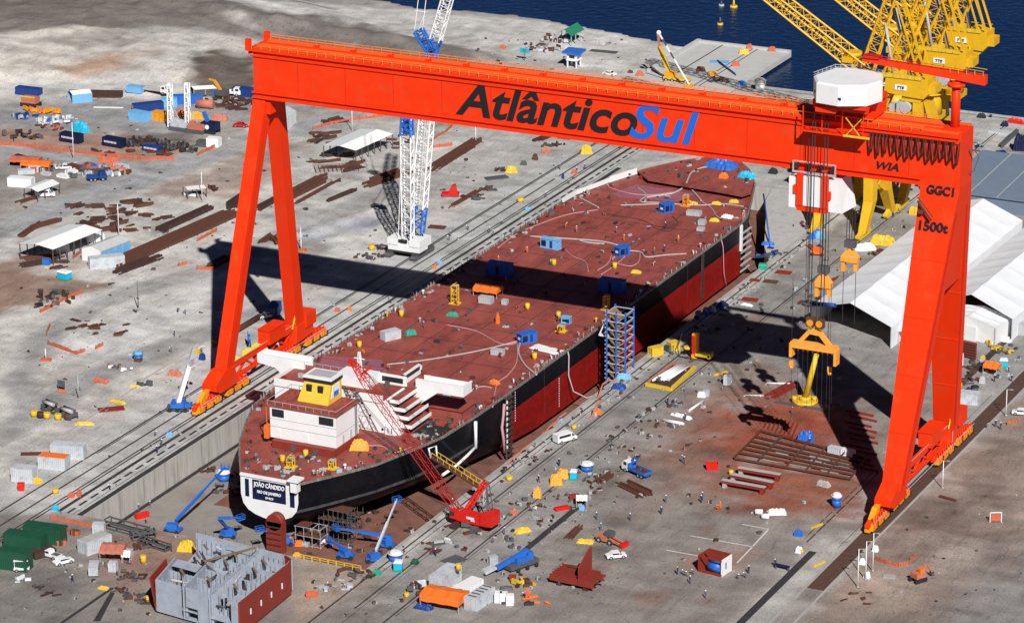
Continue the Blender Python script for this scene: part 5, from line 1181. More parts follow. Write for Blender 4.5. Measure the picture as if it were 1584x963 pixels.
def barstack(p, q, wd, n, label, m_='rust', ht=.5, name='steel_bar_stack', cat='steel stack', seed=1, jit=.25, group=None, z=0.):
    """a long pile of steel sections lying from pixel p to pixel q"""
    A, B = P(*p), P(*q); A.z = B.z = 0; L = (B-A).length; rz = math.atan2(B.y-A.y, B.x-A.x); r = random.Random(seed)
    b = MB()
    for k in range(n):
        y = -wd/2+wd*(k+.5)/n; l0 = -L/2+r.uniform(0, L*jit); l1 = L/2-r.uniform(0, L*jit); h = ht*r.uniform(.4, 1.3)
        zz = r.choice((0, 0, .25))*ht
        b.bar((l0, y+r.uniform(-.1, .1), zz+h/2), (l1, y+r.uniform(-.2, .2), zz+h/2), wd/n*r.uniform(.45, .9), h)
    for k in range(max(2, int(L/6))): x = -L/2+L*(k+.5)/max(2, int(L/6)); b.box(x, 0, .0, .3, wd*1.05, .16)
    o = b.build(name, m_); c = (A+B)/2; c.z = max(0, gz(c.x, c.y))-.05; o.location = c; o.rotation_euler = (0, 0, rz); return tag(o, label, cat, group)
def scrap(px, py, R_, n, label, ms=('rust', 'rustd', 'dgrey'), seed=3, z=None, h=.7, name='scrap_heap', cat='scrap heap', group=None, el=1.5):
    r = random.Random(seed*7+int(px)); b = MB()
    for k in range(n):
        a = r.uniform(0, 6.28); d = R_*r.random()**.6; l = r.uniform(.5, 2.2)
        b.box(d*math.cos(a)*el, d*math.sin(a), r.uniform(0, h*.5), l, r.uniform(.2, .7), r.uniform(.15, h), r.uniform(0, 3.14), r.randrange(len(ms)))
    o = b.build(name, list(ms)); o.location = P(px, py, z); o.rotation_euler = (0, 0, r.uniform(-.2, .8)); return tag(o, label, cat, group)
def tank(px, py, label, r=1.6, h=1.7, z=None, col='blue', lid='white', name='water_tank', cat='water tank', group=None):
    t = thing(name, label, cat, P(px, py, z), 0, group)
    b = MB(); b.cyl(0, 0, 0, h*.55, r*.82, r*.95, 20); b.cyl(0, 0, h*.55, h*.78, r*.95, r, 20); b.build('body', col, t)
    b = MB(); b.cyl(0, 0, h*.78, h*.9, r*1.06, r*1.06, 20); b.cyl(0, 0, h*.9, h*1.05, r*1.0, r*.6, 20); b.build('lid', lid, t); return t
def cabin(px, py, label, col='cyan', roof='white', base='greenl', L=1.9, W=1.7, H=2.3, rz=rad(20), z=None, name='portable_toilet', cat='portable toilet', group=None):
    t = thing(name, label, cat, P(px, py, z), rz, group)
    b = MB(); b.bx(-L/2, L/2, -W/2, W/2, .5, H-.35); b.build('body', col, t)
    MB().bx(-L/2-.06, L/2+.06, -W/2-.06, W/2+.06, 0, .5).build('base', base, t)
    b = MB(); b.hexa([(-L/2-.08, -W/2-.08, H-.35), (L/2+.08, -W/2-.08, H-.35), (L/2+.08, W/2+.08, H-.35), (-L/2-.08, W/2+.08, H-.35), (-L/2+.2, -W/2+.2, H), (L/2-.2, -W/2+.2, H), (L/2-.2, W/2-.2, H), (-L/2+.2, W/2-.2, H)]); b.build('roof', roof, t)
    b = MB(); b.bx(-L/4, L/4, -W/2-.05, -W/2, .25, H-.45); b.build('door', col, t); return t
def wheels(t, xs, wy, r=.38, w_=.28, par=None):
    for x in xs:
        for s in (-1, 1):
            wh_ = MB().rod((x, s*wy, r), (x, s*(wy-w_), r), r, n=14).build('wheel', 'black', par or t)
            MB().rod((x, s*(wy+.02), r), (x, s*(wy-.02), r), r*.5, n=8).build('rim', 'grey', wh_)
def car(px, py, label, rz, col='white', kind='car', z=None, group=None):
    t = thing({'car': 'parked_car', 'pickup': 'pickup_truck', 'van': 'van'}[kind], label, {'car': 'car', 'pickup': 'pickup', 'van': 'van'}[kind], P(px, py, z), rz, group)
    pr = {'car': ([(-2.1, .35), (-2.15, .8), (-1.5, .95), (-.9, 1.42), (.6, 1.45), (1.2, .95), (2.0, .82), (2.1, .35)]), 'pickup': ([(-2.5, .45), (-2.5, 1.0), (-.5, 1.0), (-.4, 1.68), (.7, 1.7), (1.3, 1.08), (2.4, .98), (2.5, .45)]), 'van': ([(-2.7, .4), (-2.75, 2.2), (1.3, 2.25), (2.2, 1.2), (2.7, 1.05), (2.75, .4)])}[kind]
    hw = .85 if kind != 'van' else 1.0
    MB().xprism(pr, -hw, hw).build('body', col, t)
    if kind == 'van': wn = [(1.25, 2.1), (2.05, 1.3), (1.2, 1.3)]; wn2 = (-2.3, .9, 1.35, 1.95)
    elif kind == 'pickup': wn = [(.7, 1.62), (1.25, 1.12), (.5, 1.12)]; wn2 = (-.3, .55, 1.12, 1.58)
    else: wn = [(.55, 1.38), (1.1, 1.0), (.5, 1.0)]; wn2 = (-1.0, .45, 1.0, 1.35)
    b = MB(); b.bx(wn2[0], wn2[1], -hw-.012, hw+.012, wn2[2], wn2[3]); b.xprism(wn, -hw-.012, hw+.012); b.build('window', 'glass', t)
    x = {'car': (.6, 1.2, 1.45, .95), 'pickup': (.7, 1.3, 1.7, 1.08), 'van': (1.3, 2.2, 2.25, 1.2)}[kind]
    b = MB(); dx, dz = x[1]-x[0], x[3]-x[2]; n_ = Vector((-dz, 0, dx)).normalized()*.02
    A = Vector((x[0]+dx*.1, 0, x[2]+dz*.1)); B = Vector((x[0]+dx*.9, 0, x[2]+dz*.9)); o = Vector((0, hw*.85, 0))
    b.loft([[A-o, B-o, B+o, A+o], [A-o+n_, B-o+n_, B+o+n_, A+o+n_]]); b.build('windscreen', 'glass', t)
    if kind == 'pickup': b = MB(); b.bx(-2.4, -.6, -.7, .7, 1.0, 1.02); b.build('load_bed', 'dgrey', t)
    for s in (-1, 1): MB().bx(pr[-1][0]-.02, pr[-1][0]+.03, s*.62-.15, s*.62+.15, .62, .78).build('headlight', 'white', t)
    wheels(t, ({'car': (-1.3, 1.35), 'pickup': (-1.5, 1.55), 'van': (-1.7, 1.7)}[kind]), hw+.02)
    return t
def truck(px, py, label, rz, cab='white', bed='blue', L=7.5, load='rust', z=None, name='flatbed_truck', crane=True, group=None):
    t = thing(name, label, 'truck', P(px, py, z), rz, group)
    b = MB(); b.xprism([(L/2-2.0, .6), (L/2-2.0, 2.6), (L/2-.5, 2.6), (L/2, 1.7), (L/2, .6)], -1.15, 1.15); cb = b.build('cab', cab, t)
    b = MB(); b.hexa([(L/2-.45, -1, 2.45), (L/2-.03, -1, 1.75), (L/2-.03, 1, 1.75), (L/2-.45, 1, 2.45), (L/2-.42, -1, 2.5), (L/2+.03, -1, 1.8), (L/2+.03, 1, 1.8), (L/2-.42, 1, 2.5)]); b.bx(L/2-1.6, L/2-.6, -1.17, 1.17, 1.7, 2.4); b.build('window', 'glass', cb)
    b = MB(); b.bx(-L/2, L/2-2.1, -1.2, 1.2, .9, 1.1); b.bx(-L/2, L/2-2.1, -1.25, -1.15, 1.1, 1.6); b.bx(-L/2, L/2-2.1, 1.15, 1.25, 1.1, 1.6); b.bx(-L/2-.05, -L/2+.08, -1.2, 1.2, 1.1, 1.6); b.bx(L/2-2.2, L/2-2.1, -1.2, 1.2, 1.1, 2.4); b.build('load_bed', bed, t)
    MB().bx(-L/2+.2, L/2-.4, -.5, .5, .5, .9).build('chassis', 'dgrey', t)
    if load:
        b = MB(); r = random.Random(int(px))
        for k in range(9): b.box(r.uniform(-L/2+.8, L/2-3.2), r.uniform(-.8, .8), 1.1, r.uniform(.6, 2), .4, r.uniform(.3, .8), r.uniform(-.4, .4))
        b.build('load', load, t)
    if crane: b = MB(); b.bar((L/2-2.4, 0, 1.1), (L/2-2.4, 0, 3.4), .4); b.bar((L/2-2.4, 0, 3.4), (L/2-4.6, .2, 3.9), .3); b.bar((L/2-4.6, .2, 3.9), (L/2-3.2, .4, 2.6), .22); b.build('loader_arm', bed, t)
    wheels(t, (-L/2+1.0, -L/2+2.1, L/2-1.2), 1.18, .48, .35); return t
def boomlift(base, az, tip, label, col='blue', col2='blue', z=0., knuckle=None, name='boom_lift', group=None, rz=.6):
    """base, tip: world points; boom from turret to basket"""
    base = Vector(base); tip = Vector(tip)-base
    t = thing(name, label, 'boom lift', base, 0, group)
    b = MB(); b.box(0, 0, .45, 3.6, 1.9, .6, rz); b.build('chassis', col, t)
    for sx in (-1.3, 1.3):
        for sy in (-1, 1):
            c = rotz((sx, sy*1.0, .45), rz); d_ = rotz((0, sy*.35, 0), rz); MB().rod(c, c+d_, .46, n=12).build('wheel', 'black', t)
    b = MB(); b.box(-.2, 0, 1.05, 2.4, 1.5, .9, az); b.build('turret', col, t)
    s = Vector((0, 0, 1.9)); k = Vector(knuckle)-base if knuckle else s+(tip-s)*.05
    b = MB()
    if knuckle: b.bar(s, k, .5, .6)
    b.bar(k, k+(tip-k)*.55, .5, .6); b.bar(k+(tip-k)*.5, tip, .32, .4, 0); b.build('boom', col2, t)
    b = MB(); c = tip+Vector((0, 0, -.4)); w_ = .9
    b.box(c.x, c.y, c.z-.1, 2*w_, 1.0, .12, az)
    for z_ in (.5, 1.0):
        for a_, c_ in (((-w_, -.5), (w_, -.5)), ((w_, -.5), (w_, .5)), ((w_, .5), (-w_, .5)), ((-w_, .5), (-w_, -.5))):
            b.bar(rotz((*a_, z_), az)+c, rotz((*c_, z_), az)+c, .08)
    for a_ in ((-w_, -.5), (w_, -.5), (w_, .5), (-w_, .5)): b.bar(rotz((*a_, 0), az)+c, rotz((*a_, 1.0), az)+c, .08)
    b.build('basket', col, t); return t
def lamp(px, py, H, label, col='white', arms=1, rz=0., group='lamp posts of the yard'):
    t = thing('lamp_post', label, 'lamp post', P(px, py), rz, group)
    MB().cyl(0, 0, 0, H, .14, .08, 8).build('pole', col, t); MB().cyl(0, 0, 0, .35, .35, .3, 8).build('base', 'conc', t)
    b = MB(); b.bar((0, 0, H-.1), (.9*arms, 0, H+.1), .1); b.box(1.1*arms, 0, H, .7, .3, .15); b.build('lamp_head', 'grey', t); return t
def netfence(px, label, H=1.05, m_='fence', group='orange safety net fences', sag=.15):
    pts = [P(*p) for p in px]; t = thing('net_fence', label, 'safety fence', pts[0], 0, group); o = pts[0]
    b = MB(); r = random.Random(int(px[0][0])); posts = []
    for p, q in zip(pts[:-1], pts[1:]):
        n = max(2, int((q-p).length/2.2))
        for k in range(n):
            A = p+(q-p)*(k/n)-o; B = p+(q-p)*((k+1)/n)-o; M_ = (A+B)/2
            h0, h1, hm = H*r.uniform(.8, 1.05), H*r.uniform(.8, 1.05), H*r.uniform(.65, .95)
            d = (B-A).normalized(); nn = Vector((-d.y, d.x, 0))*.12; 
            for a_, ha, c_, hc in ((A, h0, M_+nn*r.uniform(-1, 1), hm), (M_, hm, B, h1)):
                b.loft([[a_, c_, c_+Vector((0, 0, hc)), a_+Vector((0, 0, ha))], [a_+nn*.3, c_+nn*.3, c_+nn*.3+Vector((0, 0, hc)), a_+nn*.3+Vector((0, 0, ha))]])
            posts.append(A)
    b.build('net', m_, t)
    b = MB()
    for A in posts: b.box(A.x, A.y, 0, .1, .1, H+.15)
    b.build('fence_stakes', 'wood', t); return t  # wooden stakes holding up the net
def plates(px, py, L, W, H, rz, m_, label, z=None, n=1, gap=0., name='steel_plate', cat='steel plate', group=None):
    b = MB()
    for k in range(n): b.box(0, (k-(n-1)/2)*gap, 0, L, W, H)
    o = b.build(name, m_); o.location = P(px, py, z); o.rotation_euler = (0, 0, rz); return tag(o, label, cat, group)
def pipes(p, q, n, r, m_, label, wd, name='pipe_bundle', cat='pipes', z=None, seed=1, group=None):
    A, B = P(*p, z), P(*q, z); L = (B-A).length; rz = math.atan2(B.y-A.y, B.x-A.x); b = MB(); rr = random.Random(seed)
    for k in range(n):
        y = -wd/2+wd*(k+.5)/n; l = L*rr.uniform(.7, 1); o = rr.uniform(-.5, .5)*(L-l)
        b.rod((-l/2+o, y, r+.1), (l/2+o, y+rr.uniform(-.1, .1), r+.1), r, n=8)
    for x in (-L*.3, L*.3): b.box(x, 0, 0, .2, wd, .12)
    ob = b.build(name, m_); c = (A+B)/2; ob.location = c; ob.rotation_euler = (0, 0, rz); return tag(ob, label, cat, group)
def hose(px, r, m_, label, z=None, lift=0., name='air_hose', cat='hose', group='hoses and cables snaking over the deck'):
    pts = [P(a, c, DK if z is None else z)+Vector((0, 0, r*.8+lift)) for a, c in px]; Q = []
    for i in range(len(pts)-1):
        p0, p1, p2, p3 = pts[max(i-1, 0)], pts[i], pts[i+1], pts[min(i+2, len(pts)-1)]
        for k in range(6):
            t = k/6; Q.append(.5*((2*p1)+(p2-p0)*t+(2*p0-5*p1+4*p2-p3)*t*t+(3*p1-p0-3*p2+p3)*t**3))
    Q.append(pts[-1]); o = Q[0].copy(); b = MB().tube([q-o for q in Q], r, 6); ob = b.build(name, m_); ob.location = o; return tag(ob, label, cat, group)
def drum(px, py, col, label, r=.35, h=.95, z=None, group=None, name='drum', cat='drum'):
    t = thing(name, label, cat, P(px, py, z), 0, group)
    b = MB(); b.cyl(0, 0, 0, h, r, r, 12); b.build('body', col, t)
    b = MB(); b.cyl(0, 0, h*.33, h*.37, r*1.06, r*1.06, 12); b.cyl(0, 0, h*.66, h*.70, r*1.06, r*1.06, 12); b.cyl(0, 0, h, h+.04, r*.9, r*.9, 12); b.build('hoop', col, t); return t
def scaffold(c, sx, sy, H, label, m_='grey', nx=2, ny=1, name='scaffold', group=None, planks=True):
    t = thing(name, label, 'scaffold', c, 0, group); b = MB()
    for i in range(nx+1):
        for j in range(ny+1): x = -sx/2+sx*i/nx; y = -sy/2+sy*j/ny; b.box(x, y, 0, .1, .1, H)
    b.build('scaffold_standards', m_, t); b = MB(); n = int(H/2)  # upright scaffold tubes
    for k in range(n+1):
        z = .3+k*(H-.4)/max(1, n)
        for j in range(ny+1): y = -sy/2+sy*j/ny; b.bx(-sx/2-.3, sx/2+.3, y-.05, y+.05, z, z+.1)
        for i in range(nx+1): x = -sx/2+sx*i/nx; b.bx(x-.05, x+.05, -sy/2-.3, sy/2+.3, z, z+.1)
    b.build('ledger', m_, t)
    if planks:
        b = MB()
        for k in range(1, n+1): z = .4+k*(H-.4)/max(1, n); b.bx(-sx/2, sx/2, -sy/2, sy/2, z, z+.06) if k % 2 else b.bx(-sx/2, 0, -sy/2, sy/2, z, z+.06)
        b.build('plank', 'rust', t)
    return t
def skip(px, py, col, label, L=3, W=1.8, H=1.2, rz=0., z=None, fill=None, name='skip', cat='skip', group=None):
    t = thing(name, label, cat, P(px, py, z), rz, group)
    o = [(-L/2, -W/2), (L/2, -W/2), (L/2, W/2), (-L/2, W/2)]; b = MB(); k0, k1 = .82, 1.
    for i in range(4):
        a, c = o[i], o[(i+1) % 4]
        b.loft([[(a[0]*k0, a[1]*.95, 0), (c[0]*k0, c[1]*.95, 0), (c[0], c[1], H), (a[0], a[1], H)], [(a[0]*k0*.93, a[1]*.88, 0), (c[0]*k0*.93, c[1]*.88, 0), (c[0]*.95, c[1]*.93, H), (a[0]*.95, a[1]*.93, H)]])
    b.bx(-L/2*k0*.95, L/2*k0*.95, -W/2*.9, W/2*.9, 0, .15); b.build('body', col, t)
    if fill:
        b = MB(); r = random.Random(int(px))
        for k in range(12): b.box(r.uniform(-L*.35, L*.35), r.uniform(-W*.35, W*.35), .1, r.uniform(.3, 1), .35, H*r.uniform(.7, 1.15), r.uniform(0, 3))
        b.build('load', fill, t)
    return t
# a person: one continuous skinned body, plus helmet
def body_mesh(nm, pose):
    J = {'pel': (0, 0, .95), 'che': (0, .03, 1.32), 'nec': (0, .03, 1.50), 'hed': (0, .05, 1.68)}
    if pose == 'stand': J.update(lk=(.11, .02, .5), la=(.12, 0, .08), lt=(.12, .16, .05), rk=(-.11, .03, .5), ra=(-.14, .02, .08), rt=(-.14, .18, .05), le=(.28, 0, 1.12), lh=(.30, .1, .86), re=(-.28, -.02, 1.12), rh=(-.27, .12, .88))
    elif pose == 'walk': J.update(lk=(.1, .18, .52), la=(.1, .26, .09), lt=(.1, .42, .06), rk=(-.1, -.04, .5), ra=(-.1, -.3, .12), rt=(-.1, -.18, .05), le=(.27, -.1, 1.12), lh=(.27, .06, .88), re=(-.27, .08, 1.12), rh=(-.25, .28, .98))
    else: J.update(pel=(0, -.15, .78), che=(0, .15, 1.05), nec=(0, .30, 1.16), hed=(0, .42, 1.24), lk=(.12, .08, .46), la=(.13, -.05, .08), lt=(.13, .11, .05), rk=(-.12, .1, .46), ra=(-.14, -.08, .08), rt=(-.14, .08, .05), le=(.24, .30, .85), lh=(.15, .48, .62), re=(-.24, .30, .85), rh=(-.14, .50, .60))
    J['ls'] = tuple(a+b_ for a, b_ in zip(J['che'], (.2, 0, .1))); J['rs'] = tuple(a+b_ for a, b_ in zip(J['che'], (-.2, 0, .1)))
    J['lp'] = tuple(a+b_ for a, b_ in zip(J['pel'], (.1, 0, -.04))); J['rp'] = tuple(a+b_ for a, b_ in zip(J['pel'], (-.1, 0, -.04)))
    E = [('pel', 'che'), ('che', 'nec'), ('nec', 'hed'), ('pel', 'lp'), ('lp', 'lk'), ('lk', 'la'), ('la', 'lt'), ('pel', 'rp'), ('rp', 'rk'), ('rk', 'ra'), ('ra', 'rt'), ('che', 'ls'), ('ls', 'le'), ('le', 'lh'), ('che', 'rs'), ('rs', 're'), ('re', 'rh')]
    Rr = dict(pel=.16, che=.17, nec=.07, hed=.105, lp=.11, rp=.11, lk=.075, rk=.075, la=.055, ra=.055, lt=.05, rt=.05, ls=.08, rs=.08, le=.055, re=.055, lh=.045, rh=.045)
    ks = list(J); me = bpy.data.meshes.new(nm); me.from_pydata([J[k] for k in ks], [(ks.index(a), ks.index(c)) for a, c in E], [])
    o = bpy.data.objects.new(nm, me); COL.objects.link(o); md = o.modifiers.new('s', 'SKIN')
    for k, v in zip(ks, me.skin_vertices[0].data): v.radius = (Rr[k], Rr[k]*(.75 if k in ('pel', 'che') else 1)); v.use_root = (k == 'pel')
    o.modifiers.new('u', 'SUBSURF').levels = 1
    bpy.context.view_layer.update()
    m2 = bpy.data.meshes.new_from_object(o.evaluated_get(bpy.context.evaluated_depsgraph_get())); bpy.data.objects.remove(o)
    return m2, Vector(J['hed'])
M['cov2'] = mat('coverall_navy', (.02, .035, .09), .8); M['cov3'] = mat('coverall_tan', (.30, .22, .14), .8); M['cov4'] = mat('coverall_orange', (.7, .16, .03), .8)
PPL = {}
def person(px, py, cov='cover', pose='stand', hat='white', label='worker', rz=0., z=None, group='shipyard workers'):
    k = (cov, pose, hat)
    if k not in PPL:
        m2, hd_ = body_mesh('person', pose); m2.materials.clear()
        for x in (cov, 'skin', 'black'): m2.materials.append(M[x])
        for p in m2.polygons:
            c = p.center; p.material_index = 1 if (c.z > hd_.z-.12 or (abs(c.x) > .2 and c.z < .93 and pose == 'stand')) else (2 if c.z < .12 else 0); p.use_smooth = True
        o = bpy.data.objects.new('person', m2); COL.objects.link(o)
        h = MB().ball(hd_.x, hd_.y, hd_.z+.05, .145, .12, 10).cyl(hd_.x, hd_.y+.03, hd_.z+.02, hd_.z+.05, .17, .16, 10).build('helmet', hat, o)
        PPL[k] = o; o['category'] = 'person'
    else:
        s = PPL[k]; o = s.copy(); COL.objects.link(o)
        for ch in s.children: c = ch.copy(); COL.objects.link(c); c.parent = o
    o.location = P(px, py, z); o.rotation_euler = (0, 0, rz); o['label'] = label; o['group'] = group; return o
# ================================================================== THINGS ON THE SHIP'S DECK
GD = 'blue welding machine cabins on the deck'
genset(773, 424, 'deep blue cabin in the girder shadow near the left edge of the deck', .02, 6.2, 3.0, 3.0, dark=False, group=GD)
genset(947, 450, 'deep blue cabin in the girder shadow near the right edge of the deck', .02, 6.2, 3.0, 3.0, dark=False, group=GD)
genset(852, 383, 'bright blue cabin with dark louvres seen side on, left of mid deck', -.12, 5.2, 1.8, 2.5, col='lblue', group=GD)
genset(962, 394, 'blue cabin seen end on in the middle of the forward deck', rad(68), 3.6, 2.2, 2.4, group=GD)
genset(1031, 327, 'blue cabin farthest forward, below the forecastle step', rad(68), 3.6, 2.2, 2.4, group=GD)
genset(815, 528, 'blue tarp covered cabin on the aft deck with hoses spilling out', rad(60), 4.4, 2.2, 2.4, group=GD)
genset(876, 499, 'small pale blue cabin beside a yellow drum on the aft deck', .1, 2.2, 1.4, 1.6, col='lblue', group=GD)
awning(755, 456, 'orange', 'orange tarpaulin shelter on the deck beside the girder shadow', 6.4, 4.0, 2.2, .05, DK, .5, .9, 'tarpaulin_shelter', 'shelter')
container(752, 468, 'grey', 'grey equipment box in front of the orange shelter on deck', 3.3, 1.6, 1.7, .05, DK, name='equipment_box', cat='box', doors=False)
container(604, 524, 'lgrey', 'pale grey cage container standing on the aft deck', 4.4, 2.2, 2.2, rad(62), DK, name='cage_container')
tarp(635, 517, 'greenl', 'jade green tarpaulin next to the grey cage container', 2.8, 1.6, 1.1, rad(50), DK)
tarp(700, 488, 'greenl', 'jade green tarpaulin lying alone on the open aft deck', 2.8, 1.4, .8, .1, DK)
tarp(845, 540, 'white', 'wide white sheet spread beside the blue cabin on the aft deck', 8, 3.6, .25, rad(-12), DK, flat=1.5, name='white_sheet', cat='sheet')
tarp(1125, 336, 'white', 'white sheet on the forward deck near the right rail', 3.0, 2.2, .6, 0, DK, flat=1.2, name='white_sheet', cat='sheet')
tarp(1116, 258, 'blue', 'large deep blue tarpaulin over gear at the bow', 8.0, 5.2, 1.8, -.1, DK+1.3, flat=.8)
tarp(1155, 274, 'cyan', 'smaller bright cyan tarpaulin at the right side of the bow', 4.6, 3.0, 1.4, -.2, DK+1.3, flat=.7)
tarp(1119, 275, 'orange', 'orange tarpaulin heap between the two blue ones at the bow', 2.4, 1.6, 1.3, 0, DK+1.3)
tarp(556, 694, 'amber', 'amber orange covered winch beside the white engine casing', 4.2, 2.4, 2.0, .4, DK, seed=4, flat=.3)
tarp(765, 593, 'orange', 'orange tarpaulin on deck near the right rail aft', 2.4, 1.4, .9, -.2, DK)
tarp(770, 500, 'orange', 'upright narrow orange cover standing on the aft deck', .9, .8, 2.6, 0, DK, flat=.3)
def ladder_tower(px, py, H, label, z=DK, m_='yel', w_=1.5):
    t = thing('access_tower', label, 'access tower', P(px, py, z), .1, 'yellow access towers on the deck')
    b = MB()
    for x in (-w_/2, w_/2):
        for y in (-.6, .6): b.bx(x-.09, x+.09, y-.09, y+.09, 0, H)
    b.build('posts', m_, t); b = MB()
    for k in range(int(H/1.1)+1):
        z_ = .2+k*1.1; b.bx(-w_/2, w_/2, -.66, -.54, z_, z_+.14); b.bx(-w_/2, w_/2, .54, .66, z_, z_+.14)
        if k % 2 == 0: b.bar((-w_/2, -.6, z_), (w_/2, -.6, z_+1.1), .1)
    b.build('braces', m_, t); MB().bx(-w_/2-.6, w_/2+.6, -1.0, 1.0, 0, .14).build('base', m_, t); MB().bx(-w_/2, w_/2, -.6, .6, H-.1, H).build('platform', 'grey', t); return t
ladder_tower(704, 469, 4.6, 'yellow access tower left of the orange tarpaulin shelter')
ladder_tower(938, 478, 3.4, 'yellow access tower by the head of the blue stair tower', w_=1.2)
ladder_tower(1061, 318, 3.0, 'small orange yellow access tower beside the farthest forward blue cabin', m_='gold', w_=1.2)
ladder_tower(868, 512, 1.6, 'low yellow frame stand in front of the small pale blue cabin', w_=1.4)
ladder_tower(450, 722, 2.2, 'low yellow stand at the left of the stern deck', w_=1.3); ladder_tower(514, 724, 2.0, 'low yellow stand at the right of the stern deck', w_=1.2)
for a, c, l in ((816, 478, 'yellow drum alone behind the middle of the aft deck'), (864, 491, 'yellow drum beside the small pale blue cabin'), (827, 555, 'yellow drum on deck below the white sheet'), (951, 415, 'yellow drum forward of the girder shadow'), (857, 410, 'yellow drum near the left edge of the girder shadow'), (621, 489, 'yellow drum by the left rail of the aft deck'), (556, 537, 'yellow drum at the left rail behind the cage container'), (473, 706, 'tall yellow drum against the red deckhouse'), (437, 714, 'yellow drum leftmost on the stern deck')):
    drum(a, c, 'yel', l, .55, 1.5, DK, 'yellow drums on the deck')
for a, c, l in ((1072, 316, 'yellow gear cover left of three near the forecastle step'), (1108, 316, 'yellow gear cover middle of three near the forecastle step'), (1135, 313, 'yellow gear cover right of three near the forecastle step'), (1105, 342, 'yellow gear cover in front of the white sheet'), (984, 422, 'flat yellow gear cover just forward of the girder shadow')):
    tarp(a, c, 'yel', l, 2.6, 1.3, .7, .2, DK, name='gear_cover', cat='cover', group='yellow gear covers on the forward deck')
for a, c, L_, W_, H_, l in ((1068, 332, 1.8, 1.8, 1.2, 'grey crate nearest the farthest forward blue cabin'), (1079, 333, 1.8, 1.8, 1.2, 'grey crate touching its twin on the forward deck'), (1086, 347, 1.7, 1.7, 1.3, 'upper grey crate of the stack right of mid forward deck'), (1084, 356, 1.8, 1.6, .8, 'lower flat grey crate on the forward deck'), (770, 548, 3.0, 1.2, 1.4, 'long grey crate lying below the hoses on the aft deck'), (690, 627, 1.7, 1.5, 2.4, 'tall pale grey locker behind the right bridge wing'), (677, 616, 1.8, 1.8, 1.6, 'dark grey winch box left of the tall locker'), (781, 470, 1.3, 1.3, 1.2, 'small white box in the middle of the aft deck'), (733, 595, .1, .1, .1, '')):
    if l: container(a, c, 'grey' if 'dark' not in l else 'dgrey', l, L_, W_, H_, .15, DK, name='crate', cat='crate', doors=False, group='grey crates on the deck')
H_ = lambda px, r, m_, l, **k: hose(px, r, m_, l, **k)
H_([(600, 564), (660, 557), (740, 543), (805, 527)], .16, 'hose', 'long pale hose running left from the tarp covered cabin')
H_([(690, 503), (735, 512), (770, 530), (790, 533), (806, 527)], .14, 'hosep', 'pink hose curving across the aft deck to the tarp covered cabin')
H_([(806, 527), (802, 545), (812, 565), (830, 580)], .22, 'hose', 'thick grey hose falling from the tarp covered cabin to the right rail')
H_([(800, 530), (799, 560), (786, 580), (770, 592), (765, 610), (762, 630)], .14, 'hosep', 'thin pink hose from the tarp covered cabin to the orange tarpaulin')
H_([(964, 388), (990, 390), (1000, 398), (1030, 395), (1062, 393)], .18, 'hose', 'grey hose from the mid forward cabin to the right rail')
H_([(990, 390), (988, 405), (975, 412), (955, 408)], .13, 'hosep', 'pink loop of hose beside the mid forward cabin')
H_([(946, 395), (940, 408), (925, 418)], .13, 'hosep', 'short pink hose leaving the mid forward cabin to the girder shadow')
H_([(968, 396), (950, 412), (930, 425)], .13, 'hosep', 'pink hose running aft into the girder shadow')
H_([(770, 384), (800, 362), (840, 345), (880, 332), (925, 325)], .14, 'hosep', 'long pink hose along the left side of the forward deck')
H_([(820, 366), (880, 370), (930, 374), (956, 380)], .2, 'hose', 'grey hose bundle behind the bright blue side on cabin')
H_([(895, 372), (910, 376), (935, 378)], .22, 'hose', 'short pale hose between the two mid deck cabins')
H_([(896, 306), (915, 316), (926, 322)], .2, 'hose', 'short pale hose by the left rail of the forward deck')
H_([(960, 318), (990, 317), (1020, 316)], .16, 'hose', 'straight beige hose left of the farthest forward cabin')
H_([(1000, 306), (1040, 300), (1062, 290), (1075, 300), (1085, 312)], .24, 'hose', 'thick grey hose bundle arching near the forecastle step')
H_([(1062, 290), (1070, 274), (1090, 266), (1110, 268)], .2, 'hose', 'grey hose climbing toward the bow tarpaulins', lift=1.2)
H_([(940, 290), (975, 300), (1010, 302), (1040, 298)], .15, 'hosep', 'pinkish hose crossing the pale primer patch')
H_([(985, 290), (1000, 302), (990, 312), (1020, 314)], .15, 'hose', 'zigzag grey hose at the pale primer patch')
H_([(1040, 316), (1080, 318), (1120, 316), (1150, 320)], .16, 'hose', 'grey hose running right past the yellow gear covers')
H_([(1085, 312), (1100, 322), (1108, 334), (1116, 340)], .14, 'hose', 'grey hose dropping to the white sheet forward')
H_([(872, 384), (885, 396), (905, 405), (910, 420)], .12, 'hosep', 'thin hose curling aft of the bright blue side on cabin')
H_([(1040, 335), (1048, 345), (1035, 358), (1010, 352)], .1, 'rope', 'dark cable looping below the farthest forward cabin')
H_([(930, 330), (960, 335), (990, 340), (1015, 350), (1040, 352)], .09, 'rope', 'dark cable across the middle of the forward deck')
H_([(690, 600), (720, 604), (745, 598), (760, 600)], .12, 'hose', 'pale hose behind the right bridge wing')
H_([(560, 690), (590, 690), (610, 700), (640, 690)], .12, 'hosep', 'pink hose beside the amber covered winch')
